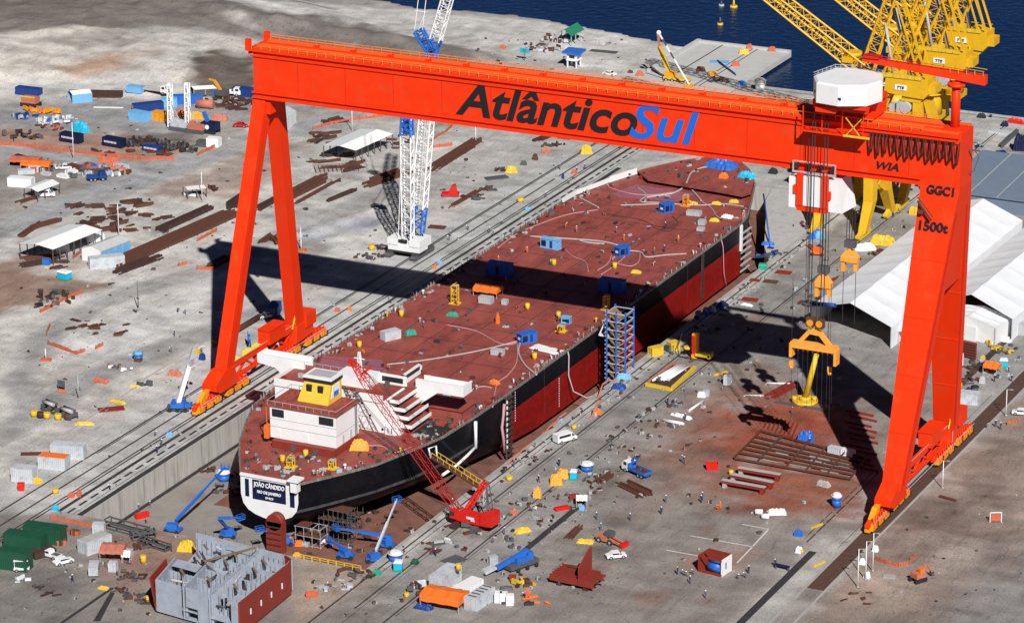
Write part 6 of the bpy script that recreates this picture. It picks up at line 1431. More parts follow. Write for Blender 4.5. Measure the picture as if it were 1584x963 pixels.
# hanging hoses over the side
def hang(pts, r, m_, label, cat='hose', name='hanging_hose', group='hoses hanging down the hull'):
    pts = [Vector(p) for p in pts]; o = pts[0].copy(); ob = MB().tube([p-o for p in pts], r, 6).build(name, m_); ob.location = o; return tag(ob, label, cat, group)
e_ = SX+25.6
hang([(e_-.6, 25, 8.6), (e_, 24.6, 7), (e_+.2, 24, 2.5), (e_+1.2, 24.5, -1.5), (e_+4, 26, -3.2), (e_+8, 27.5, -1.5), (e_+9.8, 28, .5)], .16, 'hose', 'pale hose sagging from the deck to the dock edge beside the draught marks')
hang([(e_-.6, 118, 8.6), (e_+.1, 118, 6), (e_+.2, 118.5, -1), (e_+.6, 119.5, -5)], .13, 'hosep', 'pale hose hanging down the red forward hull')
hang([(e_+.3, -10.5, 7.2), (e_+.3, -11, 4.5), (e_+.6, -12.4, 2.2), (e_+.9, -12.2, -.5), (e_+.9, -11.8, -4)], .34, 'hosep', 'fat peach coloured hose hanging crookedly beside the ladder')
hang([(e_-.2, -24, 7.6), (e_-.1, -24.2, 5), (e_+.1, -24.6, 1.5)], .4, 'white', 'short fat white hose hanging on the black stern flank')
hang([(e_-.2, -24.6, 1.5), (e_-.4, -28, .8), (e_-.6, -33, .2), (e_-1.4, -38, -.3)], .35, 'white', 'white plastic duct running aft along the black hull')
# vertical scaffold ladder on the hull
sc = thing('hull_ladder', 'dark grey staging ladder hanging on the aft hull beside the gangway', 'ladder', (e_+.2, -8, DZ))
b = MB()
for y in (-1.2, 1.2): b.bx(-.1, .1, y-.12, y+.12, .5, 15.4)
b.build('rails', 'dgrey', sc); b = MB()
for k in range(12): b.bx(-.5, .7, -1.2, 1.2, 1+k*1.25, 1.25+k*1.25)
b.build('rungs', 'rustd', sc); b = MB()
for k in range(9): b.bx(.1, .3, -1.4, -1.0, 3+k*1.35, 3.7+k*1.35)
b.build('net_panel', 'white', sc)
# staging near the bow
sc = thing('bow_staging', 'row of pale horizontal staging tubes on the dark hull near the bow', 'staging', (SX+24.6, 133, DZ))
for k in range(7): MB().bx(.3, .7, -1.5, 5.5, 2.0+k*1.7, 2.35+k*1.7).build('staging_tube', 'grey', sc)
MB().bx(.4, 1.1, -2.6, -1.7, 8.2, 15.2).build('white_post', 'white', sc)
# deck fittings fixed to the ship (bollards, vents, pipe stubs)
r_ = random.Random(42); fit = 0
def fitting(x, y, z, k):
    b = MB()
    if k == 0: b.cyl(-.35, 0, 0, .75, .22, n=8); b.cyl(.35, 0, 0, .75, .22, n=8); b.bx(-.6, .6, -.3, .3, 0, .1); nm, m_ = 'bollard', r_.choice(['dgrey', 'rustd', 'deck'])
    elif k == 1: b.cyl(0, 0, 0, .9, .18, n=8); b.cyl(0, 0, .9, 1.25, .42, .30, n=10); nm, m_ = 'mushroom_vent', r_.choice(['white', 'hose', 'yel', 'redox'])
    elif k == 2: b.tube([(0, 0, 0), (0, 0, .8), (.25, 0, 1.05), (.6, 0, .9)], .16, 6); nm, m_ = 'gooseneck_vent', r_.choice(['hose', 'white', 'deck'])
    else: b.box(0, 0, 0, r_.uniform(.6, 1.6), r_.uniform(.5, 1), r_.uniform(.3, .9), r_.uniform(0, 3)); nm, m_ = 'deck_coaming', r_.choice(['redox', 'dgrey', 'rust', 'redox'])
    o = b.build(nm, m_, S); o.location = Vector((x, y, z))-S.location; o.rotation_euler = (0, 0, r_.uniform(0, 3)); return o
def hb_at(y): return float(np.interp(y, [s_[0] for s_ in ST], [s_[1][0][0] for s_ in ST]))
for k in range(96):
    y = r_.uniform(-73, 150); h = hb_at(y)
    if r_.random() < .62: x = cxs(y)+r_.choice((-1, 1))*(h-r_.uniform(.8, 2.4))
    else: x = cxs(y)+r_.uniform(-.9, .9)*h
    if -60 < y < -20 and 26 < x < 60 and abs(x-SX) < h-3: continue
    fitting(x, y, DK, r_.choice((0, 1, 1, 2, 3, 3)))
# loose gear scattered over the deck: things of their own
def loose(n, kinds, area, label, group, seed, name, cat, sc_=(1, 1)):
    r = random.Random(seed); pr = []
    for k in range(kinds):
        b = MB()
        for q in range(r.randint(2, 4)): b.box(r.uniform(-.4, .4), r.uniform(-.3, .3), 0, r.uniform(.4, 1.2), r.uniform(.25, .7), r.uniform(.15, .7), r.uniform(0, 3), r.randrange(3))
        pr.append((b, r.choice([('rust', 'dgrey', 'rustd'), ('dgrey', 'rustd', 'grey'), ('rustd', 'rust', 'hose'), ('dgrey', 'rustd', 'black'), ('grey', 'hose', 'dgrey')])))
    P0 = []
    for i in range(n):
        x, y, z = area(r)
        if i < kinds: o = pr[i][0].build(name, pr[i][1]); P0.append(o)
        else: o = P0[i % kinds].copy(); COL.objects.link(o)
        o.location = (x, y, z); o.rotation_euler = (0, 0, r.uniform(0, 6.28)); s_ = r.uniform(*sc_)*.85; o.scale = (s_, s_, s_); tag(o, label, cat, group)
def deckarea(r):
    while True:
        y = r.uniform(-73, 150); h = hb_at(y); x = cxs(y)+r.uniform(-1, 1)*(h-1)
        if not (-60 < y < -20 and 26 < x < 60): return x, y, DK
loose(110, 10, deckarea, 'small heap of work gear lying on the red deck', 'work gear on the red deck', 3, 'work_gear', 'gear', (.6, 1.3))
def sternarea(r):
    y = r.uniform(-73, -58); h = hb_at(y); return cxs(y)+r.uniform(-1, 1)*(h-1.2), y, DK
loose(48, 8, sternarea, 'small mooring gear or scrap on the stern deck', 'gear on the stern deck', 8, 'stern_gear', 'gear', (.7, 1.5))
def sternarea2(r):
    y = r.uniform(-57, -20); h = hb_at(y); return cxs(y)+r.uniform(.62, .97)*h, y, DK
loose(26, 6, sternarea2, 'small gear along the right rail beside the white house', 'gear beside the white house', 18, 'rail_gear', 'gear', (.7, 1.5))
b = MB(); r = random.Random(9)
for k in range(12): b.box(r.uniform(-1.6, 1.6), r.uniform(-1, 1), 0, r.uniform(.6, 2), .3, r.uniform(.2, .6), r.uniform(-.5, .5))
o = b.build('pallet_stack', 'hose'); o.location = P(651, 675, DK); tag(o, 'pale stack of boards and gear on deck below the red boom', 'stack')
# ================================================================== RIGHT APRON
tank(612, 866, 'blue water tank with white lid at the dock head, above the cyan toilet', 1.5, 2.0)
cabin(616, 882, 'cyan portable toilet at the dock head next to the blue water tank', L=1.7)
tank(908, 727, 'blue water tank with white lid on the apron beside a cyan toilet', 1.5, 1.9)
cabin(887, 741, 'cyan portable toilet between the amber heaps and the blue water tank', L=1.5)
GA = 'amber covered heaps on the right apron'
tarp(860, 748, 'amber', 'amber covered heap, lower one of the touching pair', 2.9, 2.2, 2.1, .5, group=GA, flat=.3); tarp(871, 738, 'amber', 'amber covered heap, upper one of the touching pair', 3.0, 2.0, 1.8, .5, group=GA, flat=.3)
tarp(831, 768, 'amber', 'amber covered heap standing apart, closer to the red crane', 1.9, 1.7, 2.0, .3, group=GA, flat=.3)
GC = 'site containers at the bottom of the apron'
container(689, 905, 'lgrey', 'pale grey site container behind the orange awning', 7.6, 3.2, 3.4, rad(88), group=GC)
container(723, 922, 'white', 'white site container with a cream roof beside the grey one', 7.0, 2.8, 3.0, rad(80), top=None, group=GC)
container(742, 934, 'lgrey', 'grey container with dark vents along its roof', 7.0, 2.8, 2.8, rad(84), louvre=5, group=GC)
awning(688, 936, 'orange', 'large orange awning stretched in front of the site containers', 8.5, 5.5, 3.0, .05, 0, .5, 1.4)
for a, c, l in ((771, 930, 'small white cabinet nearest the vented container'), (779, 931, 'small white cabinet in the middle of its row'), (789, 934, 'small white cabinet at the end of its row')): container(a, c, 'white', l, 1.4, 1.3, 2.2, .4, name='cabinet', cat='cabinet', group='small white cabinets')
drum(709, 881, 'yel', 'yellow drum standing on top of the pale grey site container', .5, 1.4, 3.45)
tcr = thing('mobile_crane', 'blue mobile crane with lowered telescopic boom on the apron', 'mobile crane', P(790, 882), 0)
b = MB(); b.box(1.2, 2.5, .5, 2.6, 7.5, .9, rad(-25)); b.build('chassis', 'dgrey', tcr)
b = MB(); b.box(.9, 2.2, 1.4, 2.5, 3.0, 1.2, rad(-25)); b.box(1.6, 4.6, 1.4, 2.4, 1.4, 1.6, rad(-25)); b.build('turret', 'blue', tcr)
b = MB(); b.bar((1.7, 4.2, 3.2), (-1.8, -3.0, 1.4), .85, .9); b.build('boom', 'blue', tcr); b = MB(); b.bar((-.6, -.6, 2.0), (-3.2, -5.4, .9), .5, .55); b.build('boom_tip', 'lgrey', tcr)
for s_ in (-1, 1):
    for y in (.2, 2.6, 5.0): c_ = rotz((s_*1.25, y, .5), rad(-25)); MB().rod(Vector((c_.x+.6, c_.y, .5)), Vector((c_.x+.6+s_*.35, c_.y, .5)), .5, n=12).build('wheel', 'black', tcr)
tarp(783, 910, 'dgrey', 'dark skid plate under the tip of the blue crane boom', 2.6, 1.6, .5, .5, flat=1.5, name='skid', cat='skid')
truck(985, 733, 'blue flatbed truck with white cab loaded with rusty scrap', rad(155))
car(874, 682, 'white van parked beside the dock rails', rad(62), 'white', 'van')
car(953, 862, 'white car parked on the apron behind the red hull module', rad(40), 'white', 'car')
car(412, 492, 'white pickup beside the navy container in the leg shadow', rad(55), 'white', 'pickup')
container(425, 486, 'dblue', 'navy container in the shadow of the left crane leg', 6, 2.4, 2.6, rad(110))
barstack((962, 748), (1005, 768), 3.4, 8, 'rusty rack of steel frames in front of the blue flatbed truck', ht=.6, seed=4)
barstack((925, 750), (950, 732), 1.4, 3, 'bent rusty beam lying left of the blue flatbed truck', ht=1.0, seed=6)
scrap(920, 745, 1.6, 8, 'small rusty heap at the end of the bent beam', seed=2)
tarp(809, 822, 'yel', 'yellow covered heap between the red crane and the drain', 3.6, 1.6, .8, .9); tarp(905, 838, 'yel', 'yellow covered pile next to the rusty plates', 3.6, 2.0, .5, .3, flat=1.2)
barstack((876, 836), (900, 812), 2.0, 6, 'small stack of rusty plates beside a yellow pile', 'rust', .35, seed=12)
plates(869, 788, 3.2, 1.0, .8, rad(50), 'red', 'bright red girder piece lying by the drain', name='red_girder', cat='girder'); plates(888, 772, 2.0, .9, 1.2, rad(30), 'redox', 'dark red steel block near the head of the drain', name='steel_block', cat='block')
tent_ = awning(900, 782, 'white', 'tiny white canopy at the head of the black drain', 2.4, 2.2, 2.2, .4, 0, .4, .5); tarp(900, 788, 'lblue', 'pale blue bundle under the tiny white canopy', 1.2, 1.0, 1.0, .2)
# salmon machine
sm = thing('loader', 'salmon coloured articulated loader behind the white car', 'loader', P(945, 840), rad(-12))
MB().bx(-3.2, -.6, -1, 1, .5, 1.7).build('body', 'salmon', sm); b = MB(); b.bx(-1.2, .6, -.8, .8, 1.7, 2.7); b.build('cab', 'dgrey', sm)
b = MB(); b.bar((0, -.7, 1.3), (3.2, -.7, .6), .4); b.bar((0, .7, 1.3), (3.2, .7, .6), .4); b.build('arm', 'salmon', sm); MB().yprism([(-1.2, .1), (1.2, .1), (1.2, 1.1), (-1.2, 1.1)], 3.1, 3.8).build('bucket', 'red', sm)
wheels(sm, (-2.4, .4), 1.15, .6, .4)
# red hull modules
hm = thing('hull_module', 'dark red hull module on trestles with a tall upright plate', 'hull module', P(895, 905), rad(-3))
b = MB(); b.bx(-5.6, 4.4, -1.9, 3.6, 1.6, 1.9); b.bx(-5.6, 4.4, -2.0, -1.7, .9, 2.3); b.bx(-5.2, 3.6, 2.6, 2.9, 1.9, 2.8); b.build('panel', 'redox', hm)
for y in (-1.2, -.2, .8, 1.8): MB().bx(-5.4, 4.2, y, y+.18, 1.9, 2.6).build('stiffener', 'redox', hm)
b = MB(); b.yprism([(-2.2, 1.0), (3.4, 1.0), (3.4, 7.6), (2.0, 7.4), (-2.2, 5.0)], 1.0, 1.3); b.build('upright_plate', 'redox', hm)
for y in (-1.4, -.2, 1.0, 2.2): MB().bx(.75, 1.0, y, y+.16, 2, 5+.45*(y+1.6)).build('stiffener', 'redox', hm)
b = MB(); b.bx(-3.4, -1.2, 2.0, 2.5, 2.7, 3.1); b.bx(-2.6, -.3, 3.6, 4.0, 1.9, 2.3); b.bx(2, 5.5, .4, .8, 1.9, 2.2); b.bx(2, 5.2, -1.3, -.9, 1.9, 2.1); b.build('bracket', 'rust', hm)
for x in (-3.6, 2.4):
    for y in (-1.4, 2.6): b = MB(); b.box(x, y, 0, 1.0, 1.0, .5); b.box(x, y, .5, .6, .6, .4); b.build('trestle', 'rustd', hm)
rb = thing('steel_box', 'open dark red steel box with one white painted side', 'steel box', P(1106, 882), rad(-8))
L2, W2, H2 = 5.6, 4.4, 3.6
b = MB(); b.bx(-L2/2, L2/2, W2/2-.15, W2/2, 0, H2); b.bx(-L2/2, -L2/2+.15, -W2/2, W2/2-.15, 0, H2); b.bx(-L2/2+.15, L2/2-.2, -W2/2, W2/2-.15, 0, .2); b.bx(-L2/2, L2/2, -W2/2, -W2/2+.15, H2-.3, H2); b.bx(-L2/2, L2/2, -W2/2-.02, -W2/2+.15, .2, .5); b.bx(-L2/2, L2/2-.2, -.1, .1, H2-.3, H2-.02); b.build('body', 'redox', rb)
MB().bx(L2/2-.2, L2/2, -W2/2+.15, W2/2-.15, 0, H2).build('white_wall', 'white', rb); MB().bx(L2/2-.01, L2/2+.03, -.6, -.2, 1.2, 2.6).build('slot', 'dgrey', rb)
bd = thing('tank_drum', 'big blue drum lying inside the open red steel box', 'drum', P(1107, 882)+Vector((0, 0, .2)), 0)
MB().rod((-1.0, -.7, 1.1), (1.8, -.9, 1.1), 1.1, n=18).build('body', 'blue', bd); b = MB(); b.rod((-1.1, -.69, 1.1), (-1.0, -.7, 1.1), 1.0, n=18); b.build('end_cap', 'dblue', bd)
# yellow tray of white pipes, pipes, sheets
yt = thing('pipe_tray', 'yellow bordered steel tray beside the yellow pedestal crane', 'tray', P(1035, 596), 0)
A_, B_, C_2, D_2 = [P(*p)-P(1035, 596) for p in ((999, 597), (1038, 605), (1075, 571), (1040, 565))]
for p, q in ((A_, B_), (B_, C_2)): MB().bar(p+Vector((0, 0, .5)), q+Vector((0, 0, .5)), .7, .8).build('side_beam', 'yel', yt)
for p, q in ((C_2, D_2), (D_2, A_)): MB().bar(p+Vector((0, 0, .4)), q+Vector((0, 0, .4)), .5, .6).build('side_beam', 'salmon', yt)
b = MB(); b.face([p+Vector((0, 0, .3)) for p in (A_, B_, C_2, D_2)]); b.build('bed', 'rustd', yt)
pipes((1018, 592), (1060, 566), 5, .32, 'white', 'bundle of long white pipes lying in the yellow tray', 3.4, z=.5)
scrap(1016, 588, 1.2, 8, 'dark rusty scrap in the corner of the yellow tray', seed=4, z=.4)
tarp(1054, 644, 'white', 'white sheet stack on the red stained apron', 5.6, 1.5, .5, -.25, flat=1.5, name='white_sheet', cat='sheet')
pipes((1060, 641), (1091, 620), 1, .28, 'white', 'single white pipe pointing away beside the white sheet stack', .5)
pipes((1021, 651), (1060, 658), 2, .3, 'white', 'pair of white pipes below the white sheet stack', .8)
pipes((1175, 594), (1224, 595), 1, .22, 'white', 'thin white pipe lying across the apron before the crane shadow', .4)
pipes((1143, 612), (1185, 613), 1, .12, 'white', 'very thin white rod on the red stained ground', .3)
tarp(1300 - 225 + 10, 613, 'white', 'white and grey covered pump beside the red stain', 2.0, 1.4, 1.1, .2); container(1092, 612, 'grey', 'grey box on the red stain next to the white covered pump', 1.4, 1.2, 1.5, .3, name='crate', cat='crate', doors=False)
container(1125, 594, 'lgrey', 'pale grey cabinet standing near the yellow strip on the apron', 1.5, 1.3, 2.2, .2, name='cabinet', cat='cabinet', doors=False)
plates(1115, 578, 4.2, .5, .35, rad(62), 'yel', 'narrow yellow beam lying on the apron beyond the yellow tray', name='yellow_beam', cat='beam')
# yellow pedestal crane near the dock edge
yc = thing('pedestal_crane', 'small yellow pedestal crane with folded boom at the edge of the big shadow', 'pedestal crane', P(1074, 556), 0)
b = MB(); b.cyl(0, 0, .5, 1.2, 1.0, .8, 12); b.bx(-.5, .4, -.5, .5, 1.2, 6.6); b.bx(.5, 1.1, -.35, .35, 2.2, 7.0); b.build('mast', 'gold', yc)
b = MB(); b.bx(-.45, .35, -.56, -.5, 1.6, 6.2); b.build('brace', 'craned', yc); b = MB(); b.bx(.6, 4.4, -1.2, -.8, 1.4, 2.0); b.bx(.6, 4.6, .6, 1.0, 1.4, 2.0); b.bx(3.8, 4.5, -1.2, 1, 1.2, 2.4); b.build('counter_frame', 'yel', yc)
b = MB(); b.bx(-2.5, 2.5, -.3, .3, .1, .5); b.bx(-.3, .3, -2.5, 2.5, .12, .52); b.build('outrigger', 'dgrey', yc); MB().cyl(-2.4, 1.5, 2.0, 2.5, 1.1, .9, 14).build('hook_plate', 'yel', yc)
b = MB(); b.tube([(-4.5, 3, 5), (-5, 1.5, 2), (-4, 0, .3), (-1.5, -.5, .3)], .12, 5); b.build('cable', 'black', yc)
# yellow post with round base, below the spreader
yp = thing('lifting_post', 'tall leaning yellow post on a round base below the spreader beam', 'lifting post', P(1245, 622), 0)
v1 = aty(1263, 548, P(1245, 622).y)-P(1245, 622)
b = MB(); b.rod((0, 0, .7), v1, .75, .6, 12); b.build('post', 'yel', yp); b = MB(); b.cyl(0, 0, 0, .8, 3.0, 3.0, 20); b.cyl(-2.3, -1, .8, 1.5, .7, .5, 10); b.cyl(2.2, .5, .8, 1.6, .7, .5, 10); b.cyl(0, 0, .8, 1.5, 1.5, 1.2, 14); b.build('round_base', 'yel', yp)
for q in ((-6, -1, -3.4, -2.9), (1, 7, -3.6, -3.1), (3, 8, 1, 1.5)): MB().bx(*q, .05, .5).build('ground_beam', 'dgrey', yp)
for a, c, l in ((1224, 565, 'small amber hook block hanging left of the yellow post'), (1283, 575, 'small amber hook block hanging right of the yellow post')):
    k_ = aty(a, c, -6); t = thing('small_hook', l, 'hook', k_, 0, 'small amber hook blocks'); MB().box(0, 0, 0, .9, .6, 1.2).ball(0, 0, -.3, .5, n=8).build('block', 'amber', t); b = MB(); b.rod((0, 0, 1.2), (0, 0, 20), .06, n=3); b.rod((.2, 0, -12), (.1, 0, -.6), .05, n=3); b.build('rope', 'rope', t)
barstack((1190, 616), (1234, 592), 3.0, 7, 'dark red steel panel on the apron left of the yellow post', 'redox', .5, seed=21)
# container on the dock edge, yellow boxes
container(1014, 549, 'yel', 'yellow box on the dock kerb nearest the blue stair tower', 3.2, 1.8, 2.2, rad(60), name='equipment_box', cat='box', doors=False); container(1041, 541, 'yel', 'yellow box at the edge of the big shadow', 2.6, 2.0, 2.2, rad(60), name='equipment_box', cat='box', doors=False); container(1035, 543, 'dgrey', 'dark box pressed against the yellow box in the shadow', 1.4, 1.6, 1.6, rad(60), name='equipment_box', cat='box', doors=False)
tarp(965, 585, 'lblue', 'pale blue tarpaulin on the kerb below the stair tower', 3.6, 1.8, 1.1, .4); tarp(957, 600, 'dblue', 'deep blue tarpaulin on the apron below the stair tower', 3.4, 1.8, 1.1, .3); tarp(962, 604, 'blue', 'small blue bag beside the deep blue tarpaulin', 1.0, .8, .8)
def tripod(px, py, H, label, m_='salmon'):
    t = thing('kerb_stand', label, 'stand', P(px, py), 0, 'salmon stands along the dock kerb'); b = MB(); b.bar((0, 0, 0), (1.0, .4, H), .3); b.bar((1.0, .4, H), (2.0, 1.8, H+.8), .3); b.build('arm', m_, t); b = MB(); b.box(0, 0, 0, .8, .8, .3); b.build('base', 'salmon', t); return t
tripod(915, 645, 3.2, 'tall salmon stand at the kerb beside an orange tarpaulin'); tripod(925, 615, 3.4, 'tall salmon stand at the kerb beyond the orange tarpaulin'); tripod(858, 655, 1.6, 'short salmon stand at the kerb near the blue bag'); tripod(842, 670, 1.6, 'short salmon stand at the kerb behind the white van'); tripod(800, 705, 1.5, 'short salmon stand at the kerb beyond the gangway'); tripod(785, 718, 1.4, 'short salmon stand at the kerb nearest the gangway')
tarp(924, 640, 'orange', 'orange tarpaulin at the foot of a salmon stand', 1.8, 1.4, 1.1); tarp(867, 652, 'lblue', 'small pale blue bag on the dock kerb', 1.2, .9, .8); drum(888, 663, 'yel', 'yellow drum just ahead of the white van', .5, .9)
drum(788, 742, 'yel', 'yellow drum on the rails beside the gangway foot', .7, .9); tarp(795, 795, 'salmon', 'salmon topped crate on the apron beside the red crane', 1.6, 1.3, 1.2)
# blue white heap near the shadow and along the far kerb
for i in range(14):
    a, c = 1075+RND.uniform(0, 48), 0; c = 492-(a-1075)*.45+RND.uniform(-5, 5)
    tarp(a, c, RND.choice(['blue', 'lgrey', 'white', 'dblue', 'hose']), 'small sack in the blue and white heap on the kerb beyond the shadow', 1.6, 1.2, .9, RND.uniform(0, 3), name='material_sack', cat='sack', group='blue and white sacks on the kerb')
cabin(1180, 416, 'green portable toilet on the kerb far along the dock', col='greenl', roof='greenl', L=2.2, H=1.5)
for a, c, W_, l in ((1212, 422, 4, 'rust red plate on the apron, farther one'), (1160, 464, 4, 'rust red plate on the apron, nearer one'), (1192, 436, 3.6, 'brown flat plate between the two rust red plates'), (1168, 434, 2.6, 'small red plate close to the kerb')): plates(a, c, W_, W_*.6, .3, .1, 'redox' if 'brown' not in l else 'rust', l, group='flat plates on the far apron')
tarp(1155, 472, 'white', 'white sheet at the rim of the octagonal shadow', 3.2, 1.2, .4, -.1, name='white_sheet', cat='sheet')
# steel lattice floor grid
sg = thing('steel_grid', 'wide rusty red steel beam grid laid out on the red ground', 'steel grid', P(1240, 705), 0)
gA, gB, gC_, gD = [P(*p)-P(1240, 705) for p in ((1136, 712), (1316, 744), (1340, 712), (1178, 670))]
def bil(u, v, z=.6): q = gA*(1-u)*(1-v)+gB*u*(1-v)+gC_*u*v+gD*(1-u)*v; return Vector((q.x, q.y, z))
for v in (0, .2, .36, .5, .64, .8, 1): MB().bar(bil(0, v), bil(1, v), .2, .4).build('beam', 'rust', sg)
for u in (0, .2, .45, .62, .8, 1): MB().bar(bil(u, 0, .9), bil(u, 1, .9), .24, .4).build('cross_beam', 'rust', sg)
pl = MB(); r = random.Random(4)
for k in range(16): u, v = r.uniform(.1, .8), r.uniform(.15, .8); pl.bar(bil(u, v, .2), bil(u+r.uniform(.08, .2), v, .2), .8, .1)
pl.build('loose_plates', 'conc', sg)  # loose plates lying between the beams
for k in range(8): plates(1186+k*6.2, 652+k*2.2, 8.5, .25, .35, rad(103), 'redox', 'long red bar of the fan of bars behind the steel grid', name='steel_bar', cat='steel bar', group='fan of red bars behind the grid')
for k in range(11): plates(1330+RND.uniform(-6, 8), 640+k*8.5, 7, .4, .5, rad(-8), 'redox', 'red bar in the ladder of bars under the leg shadow', name='steel_bar', cat='steel bar', group='red bars beside the right crane leg')
tarp(1246, 680, 'blue', 'blue tarpaulin cover behind the steel grid', 3.6, 2.4, 1.9, .1); container(1292, 700, 'lgrey', 'pale grey box in the steel grid near the leg shadow', 3, 1.4, 1.5, -.1, name='equipment_box', cat='box', doors=False); container(1312, 704, 'white', 'white box in the steel grid at the rim of the leg shadow', 2.8, 1.4, 1.5, -.1, name='equipment_box', cat='box', doors=False)
# rack of beams
GBm = 'white topped red beams on trestles'
for i, (p, q, l) in enumerate((((1117, 752), (1184, 764), 'nearest long beam of the trestle rack'), ((1130, 743), (1196, 756), 'middle long beam of the trestle rack'), ((1142, 733), (1207, 744), 'farthest long beam of the trestle rack'))):
    A_, B_ = P(*p), P(*q); t = thing('long_beam', 'white topped dark red beam, '+l, 'beam', (A_+B_)/2, math.atan2(B_.y-A_.y, B_.x-A_.x), GBm); L_ = (B_-A_).length
    MB().bx(-L_/2, L_/2, -.4, .4, .9, 1.6).build('web', 'redox', t); MB().bx(-L_/2, L_/2, -.55, .55, 1.6, 1.75).build('top_flange', 'hose', t)
    for x in (-L_/2+.7, L_/2-.7): b = MB(); b.box(x, 0, 0, .8, 1.3, .9); b.build('trestle', 'redox' if x > 0 else 'hose', t)
skip(1101, 725, 'red', 'bright red skip on the stained ground left of the beams', 2.8, 1.6, 1.5, .5); drum(1131, 734, 'yel', 'small yellow bin behind the long beams', .5, 1.1)
tarp(1202, 793, 'white', 'tilted white sheet with one dark edge on the red stain', 4.0, 2.6, .7, .5, flat=1.5, name='white_sheet', cat='sheet')
for a, c, l in ((1174, 795, 'white gas bottle left of the tilted white sheet'), (1184, 802, 'white gas bottle below the tilted white sheet')):
    t = thing('gas_bottle', l, 'gas bottle', P(a, c), .3); MB().rod((-.8, 0, .6), (.8, 0, .6), .6, n=12).build('body', 'white', t); MB().bx(-.5, .5, -.4, .4, 0, .15).build('cradle', 'dgrey', t)
tank(1294, 783, 'upright blue tank with white top near the right leg', 1.1, 3.0, name='upright_tank'); tarp(1274, 751, 'hose', 'pale grey covered box behind the upright blue tank', 3.0, 1.4, 1.1, -.2, flat=1.2)
tarp(1235, 828, 'blue', 'blue bag at the rusty corner by the drain', 1.7, 1.3, 1.3); tarp(1236, 854, 'white', 'white bag with yellow band beside the drain', 1.5, 1.1, 1.2); drum(1240, 855, 'yel', 'yellow drum touching the white bag by the drain', .4, .8)
for a, c, l in ((1263, 814, 'yellow speed bump beam nearer the right leg'), (1267, 872, 'yellow speed bump beam lower on the pale strip')): plates(a, c, 3.6, .5, .3, rad(70), 'yel', l, name='yellow_beam', cat='beam', group='yellow beams on the pale strip')
bt_ = thing('bench_table', 'dark steel bench at the edge of the drain', 'bench', P(1210, 880), -.1); MB().bx(-1.6, 1.6, -.4, .4, .8, .95).build('top', 'navy', bt_)
for x in (-1.4, 1.4): MB().bx(x-.1, x+.1, -.35, .35, 0, .8).build('leg', 'dgrey', bt_)
# far apron
GF = 'gear on the far apron'
for i in range(5): tarp(1255+i*2.2, 372-i*2+RND.uniform(-3, 3), 'blue', 'blue bag in the cluster beneath the quay crane legs', 1.8, 1.4, 1.3, i, name='material_sack', cat='sack', group='blue bags beneath the quay crane')
tarp(1268, 368, 'lblue', 'pale blue bundle on top of the cluster beneath the quay crane', 2.6, 2.0, 1.6); tarp(1267, 390, 'dblue', 'deep blue drum bag right below the pale blue bundle', 2.4, 2.0, 1.8)
tarp(1365, 377, 'yel', 'wide yellow covered load beyond the hanging hooks', 6.6, 3.4, 2.0, .1, flat=1.0); tarp(1338, 386, 'white', 'white crumpled plastic pile beside the wide yellow load', 6.0, 2.2, 1.5, .6); scrap(1358, 392, 2, 9, 'small dark red scrap behind the white plastic pile', ms=('redox', 'rust', 'redox'), seed=6)
tarp(1375, 287, 'yel', 'yellow cover on the quay behind the girder', 3.6, 2.0, .6, .8); tarp(1372, 308, 'yel', 'yellow strip cover on the quay near the rear crane leg', 3.0, 1.2, .5, 1.0); tarp(1413, 331, 'yel', 'yellow drum cover at the left side of the right leg', 2.4, 2, 1.8)
tarp(1333, 343, 'dblue', 'deep blue pump at the foot of the quay crane', 2.6, 2, 1.8); tarp(1375, 334, 'dblue', 'deep blue winch on the rails right of the quay crane leg', 2.6, 1.8, 1.6)
tank(1337, 429, 'pale blue tank beside the long tent eave', 1.0, 1.6, col='lblue'); scrap(1253, 470, 2.4, 12, 'brown scrap beneath the hanging hook', seed=31); scrap(1278, 462, 1.8, 8, 'dark red scrap right of the hanging ropes', ms=('redox', 'rust', 'rustd'), seed=33); plates(1285, 478, 4, 2.2, .5, rad(-20), 'redox', 'dark red plate beside the long white tent'); barstack((1262, 452), (1300, 425), 1.2, 4, 'rail pieces along the tent', 'redox', .5, seed=5)
boomlift(at(1265, 394), rad(170), atx(1180, 370, 60), 'orange boom lift reaching toward the bow of the tanker', 'orange', 'orange', rz=.2)
# blue pole at the bow
bp = thing('prop_pole', 'long thin blue pole leaning against the bow', 'pole', at(1192, 384, 0)); v_ = atx(1181, 300, 60)-at(1192, 384, 0); MB().rod((0, 0, 0), v_, .22, n=6).build('pole', 'blue', bp); MB().box(0, 0, 0, 1.6, 1, .3).build('base', 'dblue', bp)
scrap(1195, 395, 3, 16, 'dark clutter on the kerb by the bow', ms=('dgrey', 'dblue', 'grey'), seed=12); tarp(1188, 378, 'blue', 'blue plate stack on the kerb by the bow', 3.4, 1.6, .6, .3, flat=1.2)
scrap(1252, 350, 3, 14, 'dark red machine parts beside the octagonal cab shadow', ms=('redox', 'dgrey', 'rustd'), seed=44)
dk_ = tarp(1196, 268, 'black', 'small black rubber heap on the pale quay', 2.4, 1.8, 1.4)
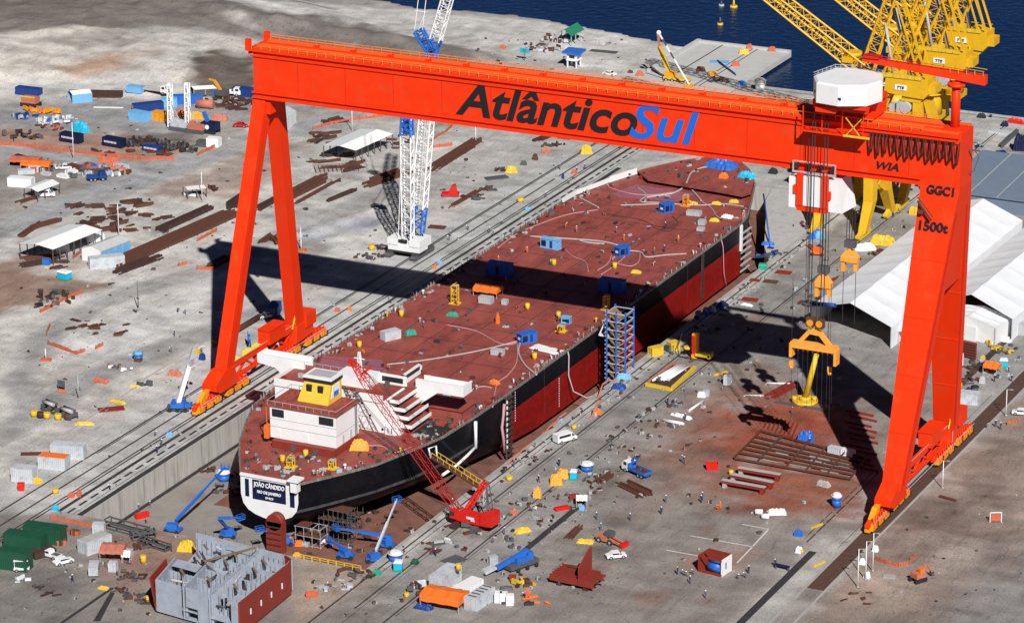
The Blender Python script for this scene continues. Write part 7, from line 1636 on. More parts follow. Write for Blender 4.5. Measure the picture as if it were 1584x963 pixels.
# ================================================================== DOCK FLOOR THINGS
GL = 'boom lifts around the stern'
boomlift(at(268, 822, DZ), 0.3, atx(348, 722, 24), 'blue boom lift on bare concrete reaching up to the stern rail', group=GL, rz=.1)
boomlift(at(353, 830, DZ), 1.2, at(372, 800, DZ+5), 'blue boom lift with folded elbow in the shadow of the stern', knuckle=at(338, 801, DZ+6.5), group=GL, rz=.4)
boomlift(at(580, 868, DZ), 1.0, at(614, 772, DZ+8), 'blue boom lift with a steep grey boom beside the dock head', col2='lgrey', group=GL, rz=.4)
boomlift(at(598, 846, DZ), 2.6, at(520, 816, DZ+4), 'blue boom lift with a low boom pointing left toward the scaffolding', knuckle=at(606, 830, DZ+2.4), group=GL, rz=.1)
boomlift(at(535, 862, DZ), 2.6, at(510, 835, DZ+2.6), 'blue boom lift folded low between scaffolding and dock head', group=GL, rz=.3)
boomlift(at(440, 842, DZ), .8, at(402, 818, DZ+6), 'blue boom lift mostly hidden behind the grey ship section', group=GL)
ru = thing('rudder_stand', 'rusty red ribbed steel column standing below the transom', 'steel column', at(428, 853, DZ)); b = MB(); b.bx(-1.9, 1.9, -1.0, 1.0, .1, 7.2); b.build('body', 'redox', ru)
for k in range(5): MB().bx(-1.7, 1.7, -1.25, -1.0, .6+k*1.35, .8+k*1.35).build('rib', 'rustd', ru)
b = MB(); b.rod((0, -1, 7.1), (0, 1, 7.1), 1.85, n=16); b.build('rounded_top', 'redox', ru)
scaffold(at(522, 835, DZ), 7, 3.2, 7.5, 'tall dark tube scaffold under the stern flank', 'dgrey', nx=6, ny=2); scaffold(at(482, 842, DZ), 6, 3, 4.5, 'lower tube scaffold beside the ribbed column', nx=3, ny=1)
scaffold(at(545, 812, DZ), 4, 2.5, 5.5, 'small dark scaffold deep under the hull', 'dgrey', nx=2)
for a, c, m_, l in ((448, 838, 'orange', 'orange cover left of two below the transom'), (463, 843, 'orange', 'orange cover right of two below the transom'), (459, 862, 'amber', 'amber cover near the rounded corner of the ship section'), (497, 838, 'white', 'torn white sheet under the stern')): tarp(a, c, m_, l, 1.8, 1.3, 1.1, .3, z=DZ, group='covers on the dock floor')
r = random.Random(77)
def dockfl(r):
    while True:
        a, c = r.uniform(440, 680), r.uniform(790, 880); p = at(a, c, DZ)
        if p.x < DX1-1 and p.y > DY0+2: return p.x, p.y, DZ
loose(46, 8, dockfl, 'small rusty work gear on the red dock floor', 'work gear on the dock floor', 5, 'dock_gear', 'gear', (.7, 1.9))
for k in range(12):
    y = -60+k*17; 
    t = thing('keel_block', 'stout keel block under the tanker bottom', 'keel block', (SX+(0 if k % 2 else 7), y+18, DZ), 0, 'keel blocks'); MB().box(0, 0, 0, 1.6, 1.2, .7).build('concrete_base', 'conc', t); MB().box(0, 0, .7, 1.4, 1.0, .3).build('timber_cap', 'wood', t)
plates(220, 800, 3.2, 1.0, 1.2, rad(60), 'red', 'red skip like trough on the dock floor at the left wall', z=DZ, name='red_trough', cat='trough'); scrap(380, 742, 3, 20, 'beige rubble beside the stern at the left wall', ms=('hose', 'rust', 'conc'), seed=8, z=DZ)
tank(346, 742, 'blue tank with pale top on the dock floor left of the stern', 1.6, 2.4, DZ); scrap(352, 760, 2.6, 14, 'rusty clutter on the dock floor left of the stern', seed=18, z=DZ); scrap(318, 728, 2.2, 10, 'rusty clutter by the left dock wall', seed=19, z=DZ)
def fcarea(r):
    while True:
        y = r.uniform(155, 180); h = hb_at(y)-1.5
        if h > 1: return SX+r.uniform(-1, 1)*h, y, DK+1.3
loose(30, 6, fcarea, 'small anchor gear on the raised bow deck', 'gear on the bow deck', 38, 'bow_gear', 'gear', (.7, 1.5))
b = MB()
for (x0, y0), (x1, y1) in zip(((-24.3, 128), (-24, 136), (-20.6, 150), (-15.6, 165), (-10.8, 174)), ((-24, 136), (-20.6, 150), (-15.6, 165), (-10.8, 174), (-5, 180.5))): b.bar((SX+x0, y0, DK+1.0), (SX+x1, y1, DK+1.0), .3, 1.9 if y0 > 140 else 1.2)
b.build('bulwark', 'roofw', S, True)
# ================================================================== DOCK HEAD, BOTTOM LEFT
GG = 'dark green containers'
container(70, 836, 'green', 'farthest dark green container, raised on a rusty base', 8.6, 3.0, 3.6, .12, group=GG); container(40, 850, 'green', 'middle dark green container with a white notice', 8.6, 3.0, 3.8, .12, group=GG); container(24, 878, 'green', 'dark green container nearest the bottom corner', 6.5, 3.0, 4.2, .12, group=GG)
plates(66, 858, 5, 3, 1.4, rad(60), 'rustd', 'dark rusty base below the farthest green container', name='rusty_plinth', cat='base')
hut = container(147, 850, 'lgrey', 'white and grey site office beside the orange awning', 6.6, 3.0, 3.0, rad(72), name='site_office', cat='office', top='hose'); MB().bx(-3.36, -3.25, -.2, .7, 1.4, 2.3).build('window', 'glass', hut)
awning(176, 863, 'salmon', 'faded orange awning attached to the white site office', 5.0, 4.6, 2.7, rad(20), None, .5, .7); awning(196, 868, 'white', 'small white parasol canopy at the corner of the orange awning', 1.9, 1.6, 2.2, .3)
car(146, 885, 'long pale blue van parked in front of the site office', rad(118), 'lgrey', 'van'); car(78, 861, 'white pickup beside the green containers', rad(172), 'white', 'pickup'); car(98, 871, 'small white car behind the white pickup', rad(60), 'white', 'car')
cr_ = thing('cart', 'white open cart at the left edge below the green containers', 'cart', P(34, 882), .5); b = MB(); b.bx(-1.6, 1.6, -.9, .9, .5, .9); b.bar((-1.4, -.8, .9), (-1.4, -.8, 2.4), .1); b.bar((1.2, .8, .9), (1.2, .8, 2.4), .1); b.bx(-1.6, 1.4, -.9, .9, 2.4, 2.5); b.build('body', 'white', cr_); wheels(cr_, (-1, 1), .95)
netfence([(78, 803), (100, 806), (130, 812), (152, 817)], 'orange net fence closing the head of the left dock wall')
def openframe(p0, L_, W_, H_, rz, label):
    t = thing('steel_skid', label, 'steel frame', p0, rz, 'black steel frames at the dock head'); b = MB()
    for z in (0, H_):
        b.bx(-L_/2, L_/2, -W_/2-.12, -W_/2+.12, z, z+.3); b.bx(-L_/2, L_/2, W_/2-.12, W_/2+.12, z, z+.3); b.bx(-L_/2-.12, -L_/2+.12, -W_/2, W_/2, z+.31, z+.55); b.bx(L_/2-.12, L_/2+.12, -W_/2, W_/2, z+.31, z+.55)
    b.build('rails', 'dgrey', t); b = MB()
    for x in np.linspace(-L_/2, L_/2, 4):
        for y in (-W_/2, W_/2): b.box(x, y, .3, .2, .2, H_-.3)
    b.build('posts', 'dgrey', t)
openframe(P(197, 822), 10.5, 2.2, 1.6, rad(-8), 'long black steel frame lying along the dock head'); openframe(P(222, 832), 5.0, 1.6, 1.3, rad(48), 'short black steel frame set at an angle'); openframe(P(240, 845), 7.6, 1.8, 1.0, rad(-12), 'low black steel frame nearest the grey ship section')
for a, c, rz, l in ((99, 822, .9, 'red barrel crate farthest from the office'), (117, 827, .1, 'red barrel crate with lamps above it'), (95, 842, .6, 'red barrel crate closest to the white pickup')): skip(a, c, 'fence', l, 2.0, 1.0, 1.1, rz, fill='rust', group='red crates at the dock head', name='crate', cat='crate')
tarp(288, 850, 'yel', 'bright yellow covered heap behind the grey ship section', 3.6, 2.4, 2.0, .3, flat=.3); drum(222, 870, 'yel', 'tall yellow drum left of the grey ship section', .6, 1.7); drum(229, 928, 'yel', 'small yellow drum at the foot of the red shell', .45, 1.0); tarp(160, 910, 'yel', 'flat yellow cover at the end of the black drain line', 2.2, 1.2, .5)
container(175, 882, 'lgrey', 'pale grey cabinet in front of the orange awning', 1.6, 1.4, 2.0, .3, name='cabinet', cat='cabinet', doors=False); container(198, 862, 'grey', 'grey cabinet right of the white canopy', 1.8, 1.5, 1.8, .3, name='cabinet', cat='cabinet', doors=False)
container(153, 822, 'lgrey', 'pale pump set behind the site office roof', 2.4, 1.8, 2.0, .4, name='pump_set', cat='pump', doors=False)
scrap(202, 892, 2.2, 16, 'dark scrap pile between the van and the ship section', seed=51); scrap(70, 914, 2.4, 9, 'flat dark scrap on bare concrete in the bottom corner', ms=('rustd', 'dgrey', 'rustd'), seed=52, h=.25); scrap(214, 925, 2.4, 12, 'rusty clutter at the foot of the red shell', seed=53); scrap(184, 912, 1.5, 6, 'small rusty scrap right of the yellow cover', seed=54, h=.4); scrap(225, 846, 2.4, 12, 'rusty scrap between the black frames', seed=55); scrap(165, 845, 1.6, 8, 'dark box heap behind the orange awning', seed=56, ms=('navy', 'dgrey', 'rustd'), h=1.3); scrap(30, 897, 1.4, 6, 'white frame clutter below the open cart', ms=('white', 'grey', 'lgrey'), seed=57)
strip('drain_channel_path', P(150, 925).x, P(150, 925).y-16, P(150, 925).y+6, .8, 'tar')
skip(483, 922, 'fence', 'orange red trough below the grey ship section', 2.6, 1.4, 1.0, .4, name='trough', cat='trough'); scrap(520, 905, 3, 14, 'grey blue clutter by the dock head corner', ms=('lgrey', 'grey', 'dgrey'), seed=58); scrap(545, 890, 3, 14, 'dark clutter at the corner of the dock', seed=59)
tarp(650, 905, 'lgrey', 'pale blue plastic heap left of the orange awning', 3.6, 1.6, 1.0, .9); scrap(655, 915, 2.4, 18, 'rusty ring scrap left of the orange awning', seed=60, h=1.1); drum(629, 923, 'yel', 'yellow drum left of the orange awning', .5, 1.0); tarp(583, 888, 'greenl', 'green tarpaulin with a tyre at the dock head', 1.8, 1.4, 1.1); tarp(642, 871, 'green', 'dark green bag on the apron by the blue tank', 1.6, 1.2, 1.0); tarp(655, 940, 'dblue', 'deep blue tarpaulin at the front of the orange awning', 4.0, 2.0, .8)
plates(702, 866, 4.6, 3.6, .12, rad(72), 'dgrey', 'dark grey mat lying on the apron behind the site containers', name='rubber_mat', cat='mat'); plates(760, 880, 3.4, 2.0, .35, rad(72), 'lgrey', 'pale blue grey sheet stack beside the mobile crane', name='sheet_stack', cat='sheets'); container(762, 871, 'grey', 'grey cage behind the mobile crane boom', 1.8, 1.2, 1.8, .9, name='cage', cat='cage', doors=False)
plates(676, 840, 3.2, 2.4, .1, rad(55), 'dgrey', 'dark grey plate on the kerb near the red crane', name='rubber_mat', cat='mat'); scrap(672, 852, 1.8, 9, 'rusty plates on the apron left of the red crane', seed=62, h=.3); scrap(686, 838, 1.3, 6, 'white rags on the apron left of the red crane', ms=('white', 'hose', 'grey'), seed=63, h=.5)
plates(735, 822, 5.6, .9, .5, rad(60), 'rust', 'rusty timber mat lying under the red crane', name='timber_mat', cat='mat'); plates(700, 812, 4.0, .8, .3, rad(60), 'rust', 'rusty plate between red crane and dock kerb', name='timber_mat', cat='mat')
scrap(808, 905, 1.6, 12, 'yellow topped scrap right of the blue crane', ms=('yel', 'rust', 'rustd'), seed=64, h=1.0); skip(793, 897, 'redox', 'small red skip by the blue crane', 1.5, 1.0, 1.2, .4); tarp(816, 922, 'salmon', 'salmon bag near the hull module', 1.6, 1.1, 1.5); scrap(823, 932, 2.6, 9, 'beige scrap with an orange lid at the bottom edge', ms=('hose', 'rustd', 'orange'), seed=65, h=.5)
# ================================================================== LEFT APRON AND YARD
def beacon(px, py, label):
    t = thing('sign_post', label, 'sign', P(px, py), 0, 'white sign posts on orange bases'); MB().cyl(0, 0, .4, 3.0, .12, n=6).build('post', 'white', t); MB().box(0, 0, 0, 2.6, 1.4, .5, .3).build('base', 'fence', t); return t
beacon(466, 388, 'white post on an orange base near the girder shadow'); beacon(71, 558, 'white post on an orange base beside the curved road')
drum(575, 386, 'yel', 'yellow drum among rusty scrap left of the white crane', .8, 1.3); scrap(570, 398, 2.6, 14, 'rusty scrap heap left of the white crane', seed=71); scrap(585, 383, 1.8, 8, 'rusty plates close to the white crane tracks', seed=72)
rm = thing('red_machine', 'bright red folded machine on the pale yard right of the white crane', 'machine', P(697, 303), .4); b = MB(); b.bx(-2.4, 2.4, -1.2, 1.2, .3, 1.0); b.build('base', 'red', rm); b = MB(); b.hexa([(-.6, -1, 1), (1.8, -1, 1), (1.8, 1, 1), (-.6, 1, 1), (.4, -.8, 3.0), (1.4, -.8, 3.4), (1.4, .8, 3.4), (.4, .8, 3.0)]); b.build('body', 'red', rm)
for s in (-1, 1): MB().bar((-2, s*1.0, .1), (2, s*1.0, .3), .3).build('skid', 'dgrey', rm)
tarp(791, 266, 'yel', 'yellow covered machine on the left apron near the dark mat', 3.4, 2.2, 1.6, .4); plates(768, 276, 6.4, 2.6, .4, rad(48), 'dgrey', 'dark mat beside the yellow covered machine', name='rubber_mat', cat='mat'); scrap(757, 293, 1.8, 12, 'rusty stools on the left apron below the dark mat', seed=73); scrap(735, 305, 3, 14, 'rusty scrap in a line on the left apron', seed=74); barstack((690, 325), (745, 292), 1.6, 5, 'rusty rail pieces on the left apron behind the white crane', seed=15); plates(676, 352, 4.5, 2.6, .3, rad(10), 'rust', 'square rusty platform right of the white crane', name='platform', cat='platform'); plates(657, 366, 2.4, 1, .3, .1, 'rust', 'small rusty board against the white crane', name='platform', cat='platform')
sc_ = thing('survey_stand', 'grey stand with a blue bag in the middle of the left apron', 'stand', P(863, 276), 0); MB().cyl(0, 0, 0, 2.6, .12, n=6).build('post', 'grey', sc_); MB().box(0, 0, 0, 2.2, 1.2, .5).build('base', 'hose', sc_); MB().box(1.4, .3, 0, .6, .5, 1.4).build('bag', 'dblue', sc_)
drum(805, 312, 'yel', 'yellow drum on the rails of the left apron', .9, 1.1); tarp(816, 325, 'lblue', 'pale blue bag on the left apron below the yellow drum', 1.3, .9, .8); tarp(680, 407, 'lblue', 'pale blue bag on the dashed line near the girder shadow', 1.3, .9, .7); tarp(672, 415, 'orange', 'orange bag on the dashed line near the girder shadow', 1.0, .8, .9); tarp(888, 269, 'fence', 'orange bag pair on the far left apron', 1.8, 1.0, 1.1); tarp(262, 674, 'lblue', 'pale blue bag on the left apron near the crane bogies', 1.6, 1.1, .8); tarp(86, 788, 'cyan', 'cyan bag near the orange net fence', 1.5, 1.1, 1.0); drum(86, 762, 'yel', 'yellow drum on the rails near the left edge', .7, 1.0); tarp(110, 768, 'fence', 'red bag left of two on the rails', 1.5, 1.1, 1.0); tarp(123, 767, 'fence', 'upright red bag right of two on the rails', 1.0, .8, 1.6); tarp(522, 481, 'fence', 'red bag left of three near the crane rail', 1.4, 1.0, .9); tarp(541, 480, 'orange', 'red orange bag right of three near the crane rail', 1.0, .8, 1.0)
# blue boom crane next to the left bogies
bc = thing('telescopic_crane', 'white telescopic boom crane on a blue base beside the left bogies', 'mobile crane', P(276, 634), 0); v1 = aty(293, 562, P(276, 634).y+2)-P(276, 634); v2 = aty(300, 538, P(276, 634).y+3)-P(276, 634)
b = MB(); b.box(0, 0, 1.1, 3.2, 3.6, 1.0, .4); b.box(1.8, .8, 1.0, 2.4, 1.6, .8, .4); b.build('turret', 'blue', bc); MB().box(0, 0, .35, 5.2, 2.6, .7, .4).build('chassis', 'dgrey', bc)
for x in (-1.8, 0, 1.8):
    for s in (-1, 1): c_ = rotz((x, s*1.3, .5), .4); d_ = rotz((0, s*.3, 0), .4); MB().rod(c_, c_+d_, .5, n=12).build('wheel', 'black', bc)
MB().bar((0, 0, 2), v1, 1.3, 1.0).build('boom', 'white', bc); b = MB(); b.bar(v1, v2, .7, .8); b.box(v1.x, v1.y, v1.z-.2, 1.7, 1.5, 1.4); b.build('boom_tip', 'grey', bc); MB().bx(v2.x+.3, v2.x+1.5, v2.y-.3, v2.y+.3, v2.z-1.2, v2.z-.2).build('notice', 'yel', bc); MB().bar((2.4, 1, 0), (2.4, 1, 7), .15).build('guide_rod', 'grey', bc)
# long pipe with cable reel near the left leg
pipes((313, 547), (405, 492), 1, .7, 'rust', 'thick rusty pipe behind the left crane leg', .8, name='steel_pipe'); 
rl = thing('cable_reel', 'large upright blue cable reel beside the left crane sill', 'cable reel', P(386, 535), rad(30))
for x in (-.35, .35): MB().rod((x-.06, 0, 1.9), (x+.06, 0, 1.9), 1.9, n=20).build('flange', 'dblue' if x < 0 else 'lblue', rl)
MB().rod((-.3, 0, 1.9), (.3, 0, 1.9), 1.1, n=16).build('hub', 'blue', rl); b = MB(); b.bar((0, -1.2, 0), (0, 0, 1.9), .2); b.bar((0, 1.2, 0), (0, 0, 1.9), .2); b.build('cradle', 'dgrey', rl)
for a, c, l in ((365, 560, 'yellow stand behind the sill, near the front foot'), (383, 548, 'yellow stand behind the sill, in the middle'), (398, 540, 'yellow stand behind the sill, below the cable reel')): tarp(a, c, 'yel', l, 3.2, 1.6, 1.4, .6, name='yellow_stand', cat='stand', group='yellow stands beside the crane sill', flat=.2)
tarp(313, 556, 'dblue', 'blue bag with dark straps left of the crane leg', 1.5, 1.2, 1.6)
# sheds surroundings: long rusty stacks
GS = 'long rusty steel stacks of the left yard'
barstack((165, 416), (368, 328), 6.0, 14, 'longest rusty stack running from the workshop toward the crane leg', 'rust', .8, jit=.12, seed=31, group=GS); barstack((175, 424), (250, 396), 4, 6, 'low dark end of the longest rusty stack', 'rustd', .6, seed=32, group=GS)
barstack((246, 358), (328, 322), 2.6, 5, 'neat dark stack alone behind the longest one', 'rustd', .9, jit=.04, seed=33, group=GS); barstack((352, 325), (392, 298), 4.5, 6, 'dark stack just left of the leg', 'rustd', 1.1, seed=34, group=GS); barstack((388, 330), (440, 302), 3, 5, 'dark stack seen through the open A of the left leg', 'rustd', .9, seed=35, group=GS); barstack((436, 310), (510, 272), 5, 7, 'loose rusty stack right of the left leg', 'rust', .7, seed=36, group=GS); barstack((440, 325), (525, 277), 2, 3, 'thin rusty rails parallel to the yard road', 'rust', .5, seed=37, group=GS)
barstack((495, 317), (556, 292), 1.6, 3, 'dark rail heap lying alone on the pale sand', 'rustd', .9, seed=38, group=GS); barstack((560, 290), (640, 262), 4, 8, 'rusty stack reaching the white lattice crane', 'rust', .9, seed=39, group=GS); barstack((660, 268), (745, 215), 4, 8, 'rusty stack right of the lattice boom below the girder', 'rust', .9, seed=40, group=GS); barstack((322, 416), (356, 398), 3.2, 5, 'dark stack low beside the left leg', 'rust', .8, seed=41, group=GS); barstack((400, 378), (425, 362), 2.5, 4, 'reddish stack between the two legs', 'rust', .6, seed=42, group=GS); barstack((435, 383), (422, 372), 2.5, 4, 'reddish short stack by the second leg', 'rust', .6, seed=43, group=GS)
barstack((520, 262), (565, 250), 2.2, 4, 'rusty bars below the white open shed', 'rust', .6, seed=44, group=GS); barstack((524, 268), (566, 258), 1.4, 3, 'bent dark rails below the white open shed', 'rustd', .7, seed=45, group=GS)
barstack((24, 402), (92, 396), 3.5, 6, 'rusty bars in front of the largest open shed', 'rust', .6, seed=46, group=GS); barstack((26, 412), (80, 404), 3.5, 6, 'second row of rusty bars in front of the largest open shed', 'rustd', .6, seed=47, group=GS); barstack((26, 370), (62, 345), 2.4, 4, 'rusty bars behind the largest open shed', 'rust', .7, seed=48, group=GS); barstack((40, 356), (96, 340), 2.4, 4, 'second rusty row behind the largest open shed', 'rust', .7, seed=49, group=GS)
def heapfield(n, px0, px1, py0, py1, seed, lab, grp, k=1.0):
    r = random.Random(seed); pr = []
    for i in range(n):
        a = r.uniform(px0, px1); c = r.uniform(py0, py1)
        if i < 7:
            b = MB(); m = r.randint(3, 6)
            for q in range(m): b.box(r.uniform(-.6, .6), (q-m/2)*.5, r.uniform(0, .3), r.uniform(2.5, 5.5), .35, r.uniform(.3, .7), r.uniform(-.12, .12), r.randrange(2))
            o = b.build('steel_offcuts', ('rust', 'rustd')); pr.append(o)
        else: o = pr[i % 7].copy(); COL.objects.link(o)
        p = P(a, c); o.location = p; o.rotation_euler = (0, 0, r.gauss(.9, .45)); s_ = r.uniform(.5, 1.1)*k; o.scale = (s_, s_, s_); tag(o, lab, 'steel offcuts', grp)
heapfield(38, 105, 260, 312, 362, 5, 'small rusty heap of steel offcuts in the open storage field of the yard', 'steel offcuts of the left storage field')
heapfield(14, 480, 560, 238, 262, 6, 'rusty heap of offcuts around the white open shed', 'steel offcuts around the white open shed', 1.0)
heapfield(12, 486, 530, 205, 222, 9, 'dark red heap of offcuts behind the white open shed', 'steel offcuts behind the white open shed', 1.0); heapfield(8, 600, 640, 205, 245, 10, 'dark heap right of the white open shed', 'offcuts right of the white open shed', 1.0); heapfield(8, 480, 560, 185, 198, 16, 'dark heap beneath the girder beyond the open shed', 'offcuts beneath the girder', .9)
heapfield(10, 30, 100, 396, 420, 7, 'rusty offcuts in front of the largest open shed', 'steel offcuts before the largest open shed', .8); heapfield(14, 110, 200, 495, 520, 11, 'dark offcuts in the fenced rough ground', 'offcuts in the fenced rough ground', .6)
# frames / rebar mat
rf_ = thing('rebar_mat', 'rusty rebar mat standing in rows below the white open shed', 'rebar mat', P(520, 262), rad(35)); b = MB()
for k in range(11): b.bx(-6+k*1.2, -5.9+k*1.2, -3, 3, .2, .45); 
for k in range(4): b.bx(-6.2, 6.2, -3+k*2, -2.9+k*2, .45, .6)
b.build('bars', 'rust', rf_); b = MB()
for k in range(11): b.bx(-6+k*1.2, -5.92+k*1.2, -3.05, -2.95, 0, 1.6)
b.build('upright_bars', 'rust', rf_)
container(165, 412, 'lgrey', 'long pale grey container between the workshop and the rusty stack', 9, 2.6, 2.9, rad(44)); netfence([(113, 400), (128, 390), (140, 383)], 'orange net fence between the large open shed and the workshop'); cabin(100, 432, 'cyan portable cabin alone on brown ground below the sheds', L=3.2, W=2.2, H=2.4, rz=-.2, name='portable_cabin', cat='cabin'); container(72, 409, 'blue', 'small blue box in front of the large open shed', 1.8, 1.2, 1.6, .3, name='equipment_box', cat='box', doors=False); tarp(72, 415, 'yel', 'yellow rag by the small blue box', 1.0, .6, .3)
container(147, 373, 'white', 'white side roof leaning on the large open shed', 4.5, 2.2, 2.2, rad(44), name='lean_to', cat='lean-to', doors=False); container(96, 388, 'white', 'white porch at the near corner of the large open shed', 3.4, 2.4, 2.0, rad(44), name='lean_to', cat='lean-to', doors=False)
netfence([(62, 484), (80, 475), (105, 462), (128, 453)], 'orange net fence in front of the dark scrap at the left edge'); scrap(86, 462, 4, 24, 'dark scrap heap behind the orange net fence at the left edge', ms=('rustd', 'dgrey', 'rustd'), seed=81, h=1.2, el=1.8); scrap(66, 474, 2.5, 12, 'dark scrap with a tyre near the left edge', ms=('rustd', 'dgrey', 'black'), seed=82)
netfence([(72, 520), (74, 512), (78, 504)], 'short curved orange net fence at the bend of the road'); netfence([(74, 532), (95, 540), (118, 548), (132, 544)], 'orange net fence around the rough ground'); netfence([(148, 540), (160, 534)], 'very short orange net fence at the rough ground')
netfence([(305, 374), (320, 366), (336, 357)], 'orange net fence beside the longest rusty stack'); netfence([(276, 412), (290, 409)], 'short orange barrier right of the yard road'); netfence([(305, 417), (330, 418)], 'long low orange barrier beside the dark stack'); netfence([(-10, 224), (30, 226), (80, 232), (130, 238), (180, 243), (230, 247), (270, 247)], 'longest orange net fence of the upper yard beside the road'); netfence([(305, 241), (320, 234), (342, 224)], 'orange net fence next to the small white hut'); netfence([(484, 200), (510, 193), (545, 187), (600, 180)], 'orange net fence behind the white open shed'); netfence([(660, 230), (680, 228), (700, 226)], 'orange net fence right of the lattice boom'); netfence([(668, 220), (690, 205), (700, 196)], 'orange net fence climbing toward the girder')
tank(214, 556, 'round blue tank on a brown stand beside the yard road', 1.2, 2.0, lid='lblue'); plates(214, 558, 1.6, 1.6, .8, .2, 'rust', 'brown stand under the round blue tank', name='tank_stand', cat='stand'); scrap(186, 570, 2.2, 10, 'heap of orange and white boards by the road', ms=('fence', 'white', 'dgrey'), seed=83); tarp(156, 590, 'fence', 'orange net cover with yellow edge on the pale ground', 4.2, 1.5, .7, -.1, name='net_cover'); tarp(270, 580, 'salmon', 'salmon covered stack near the white telescopic crane', 3.4, 1.6, 1.3, .1); tarp(95, 606, 'fence', 'small red base with a black board at the road', 2.2, 1.0, .5); bb = thing('notice_board', 'black notice board standing on a small red base', 'notice board', P(95, 603), 0); MB().bx(-1.0, 1.0, -.06, .06, .8, 2.4).build('board', 'dgrey', bb); b = MB(); b.bx(-.9, -.8, -.06, .06, 0, .8); b.bx(.8, .9, -.06, .06, 0, .8); b.build('leg', 'dgrey', bb)
rk = thing('pipe_rack', 'black steel rack loaded with pale rollers beside yellow reels', 'rack', P(92, 640), rad(-18)); b = MB(); b.bx(-5.4, 5.4, -1.2, -.9, .2, .6); b.bx(-5.4, 5.4, .9, 1.2, .2, .6)
for x in (-5, -2.5, 0, 2.5, 5): b.bx(x-.15, x+.15, -1.3, 1.3, .6, 1.5)
b.build('frame', 'dgrey', rk)
for x0_, x1_ in ((-5.2, -1.5), (1.2, 5.0)): b = MB(); b.rod((x0_, -.4, 1.9), (x1_, -.4, 1.9), .42, n=10); b.build('roller', 'grey', rk); b = MB(); b.rod((x0_, .5, 1.9), (x1_, .5, 1.9), .42, n=10); b.build('roller', 'dgrey', rk)
for a, c, m_, l in ((53, 643, 'yel', 'yellow cable reel leftmost in the row'), (63, 645, 'rustd', 'dark brown cable reel in the row'), (73, 646, 'yel', 'yellow cable reel in the middle of the row'), (90, 648, 'yel', 'bright yellow drum right of the reels'), (105, 648, 'rust', 'flat rusty lid right of the yellow drum')): drum(a, c, m_, l, .8, 1.3, group='row of cable reels and drums', name='cable_reel', cat='reel')
barstack((95, 675), (215, 596), .6, 2, 'long thin kerb rail between the pale ground and the left apron', 'hose', .3, jit=.03, seed=61, name='kerb_rail', cat='rail'); barstack((215, 592), (330, 522), .6, 2, 'second thin kerb rail nearer the crane leg', 'hose', .3, jit=.03, seed=62, name='kerb_rail', cat='rail'); tarp(182, 622, 'yel', 'yellow strip cover beside a rust red plate', 4.4, 1.2, .5, -.15); plates(172, 633, 6, 2.6, .25, rad(40), 'redox', 'rust red triangular plate on the pale ground', name='steel_plate'); tarp(131, 656, 'yel', 'yellow strip cover with a black coil at its end', 4.4, 1.3, .5, .5); tarp(208, 598, 'yel', 'thin orange yellow strip on the ground', 2.6, .8, .4, .5); scrap(223, 596, 1.0, 5, 'dark pump on the thin kerb rail', ms=('dgrey', 'grey', 'dgrey'), seed=84, h=1.2)
GW_ = 'grey containers at the left edge'
container(84, 722, 'lgrey', 'grey container with a faded orange roof at the left edge', 6.4, 3.0, 2.8, rad(10), top='orange', group=GW_); container(107, 706, 'lgrey', 'open ended grey container behind the orange roofed one', 7.6, 2.8, 3.2, rad(14), group=GW_); container(38, 742, 'lgrey', 'pale container cut by the left edge of the picture', 5, 2.8, 3.2, rad(10), group=GW_); plates(48, 702, 4.6, 1.8, .2, rad(28), 'rust', 'brown board on the ground beside the grey containers', name='board', cat='board'); skip(33, 758, 'red', 'bright red upright panel below the pale container', 1.6, 1.0, 1.8, .5); tarp(58, 746, 'yel', 'yellow cover with dark straps below the pale container', 2.2, 1.3, 1.0)
lamp(114, 247, 11, 'lamp post rising in front of the first navy skip container', rz=0); lamp(313, 312, 8.5, 'lamp post beside the lone pinkish white shelter'); lamp(184, 365, 9, 'lamp post behind the workshop roof'); lamp(214, 478, 7.5, 'black lamp post beside the curved yard road', 'dgrey', -1); lamp(545, 203, 8, 'lamp post behind the white open shed'); lamp(466, 386, 6, 'slim white pole near the girder shadow'); lamp(736, 222, 5, 'small lamp post below the girder right of the lattice boom'); lamp(122, 628 - 10, 6, 'slim lamp pole behind the black rack', 'grey')
# ---- upper yard
NV = 'navy blue skip containers in a line'
container(111, 219, 'navy', 'navy skip container leftmost in the line', 6.6, 2.6, 2.6, -.08, name='skip_container', group=NV, mark=1); container(177, 226, 'navy', 'navy skip container in the middle of the line', 6.6, 2.6, 2.6, -.1, name='skip_container', group=NV, mark=1); container(236, 233, 'dblue', 'lower blue skip container rightmost in the line', 5.6, 2.4, 1.5, -.06, name='skip_container', group=NV, mark=1)
tarp(124, 202, 'cyan', 'bright cyan pointed tarpaulin behind the navy containers', 6.0, 3.0, 2.6, -.25, flat=.1)
container(217, 186, 'lblue', 'light blue container in front of the drilling rigs', 6.4, 2.8, 2.6, -.12); container(247, 186, 'gold', 'orange yellow container beside the light blue one', 4.2, 2.8, 2.6, -.1); container(229, 171, 'dblue', 'long deep blue container set diagonally behind the light blue one', 9, 2.4, 2.4, rad(48)); container(286, 160, 'blue', 'very long bright blue container behind the drilling masts', 10, 2.6, 2.6, rad(30)); container(262, 165, 'lblue', 'pale blue container touching the very long blue one', 4.5, 2.6, 2.6, rad(30)); container(328, 149, 'blue', 'blue container under the wide white roofed hut', 7, 2.6, 2.4, .05); container(376, 148, 'dblue', 'deep blue container by the crane leg head', 6, 2.6, 2.6, .1); container(210, 147, 'lblue', 'faded blue container at the foot of the hill', 5, 2.4, 2.0, .05); container(45, 147, 'dblue', 'dull blue container at the left edge by the hill', 8, 2.4, 2.4, .05)
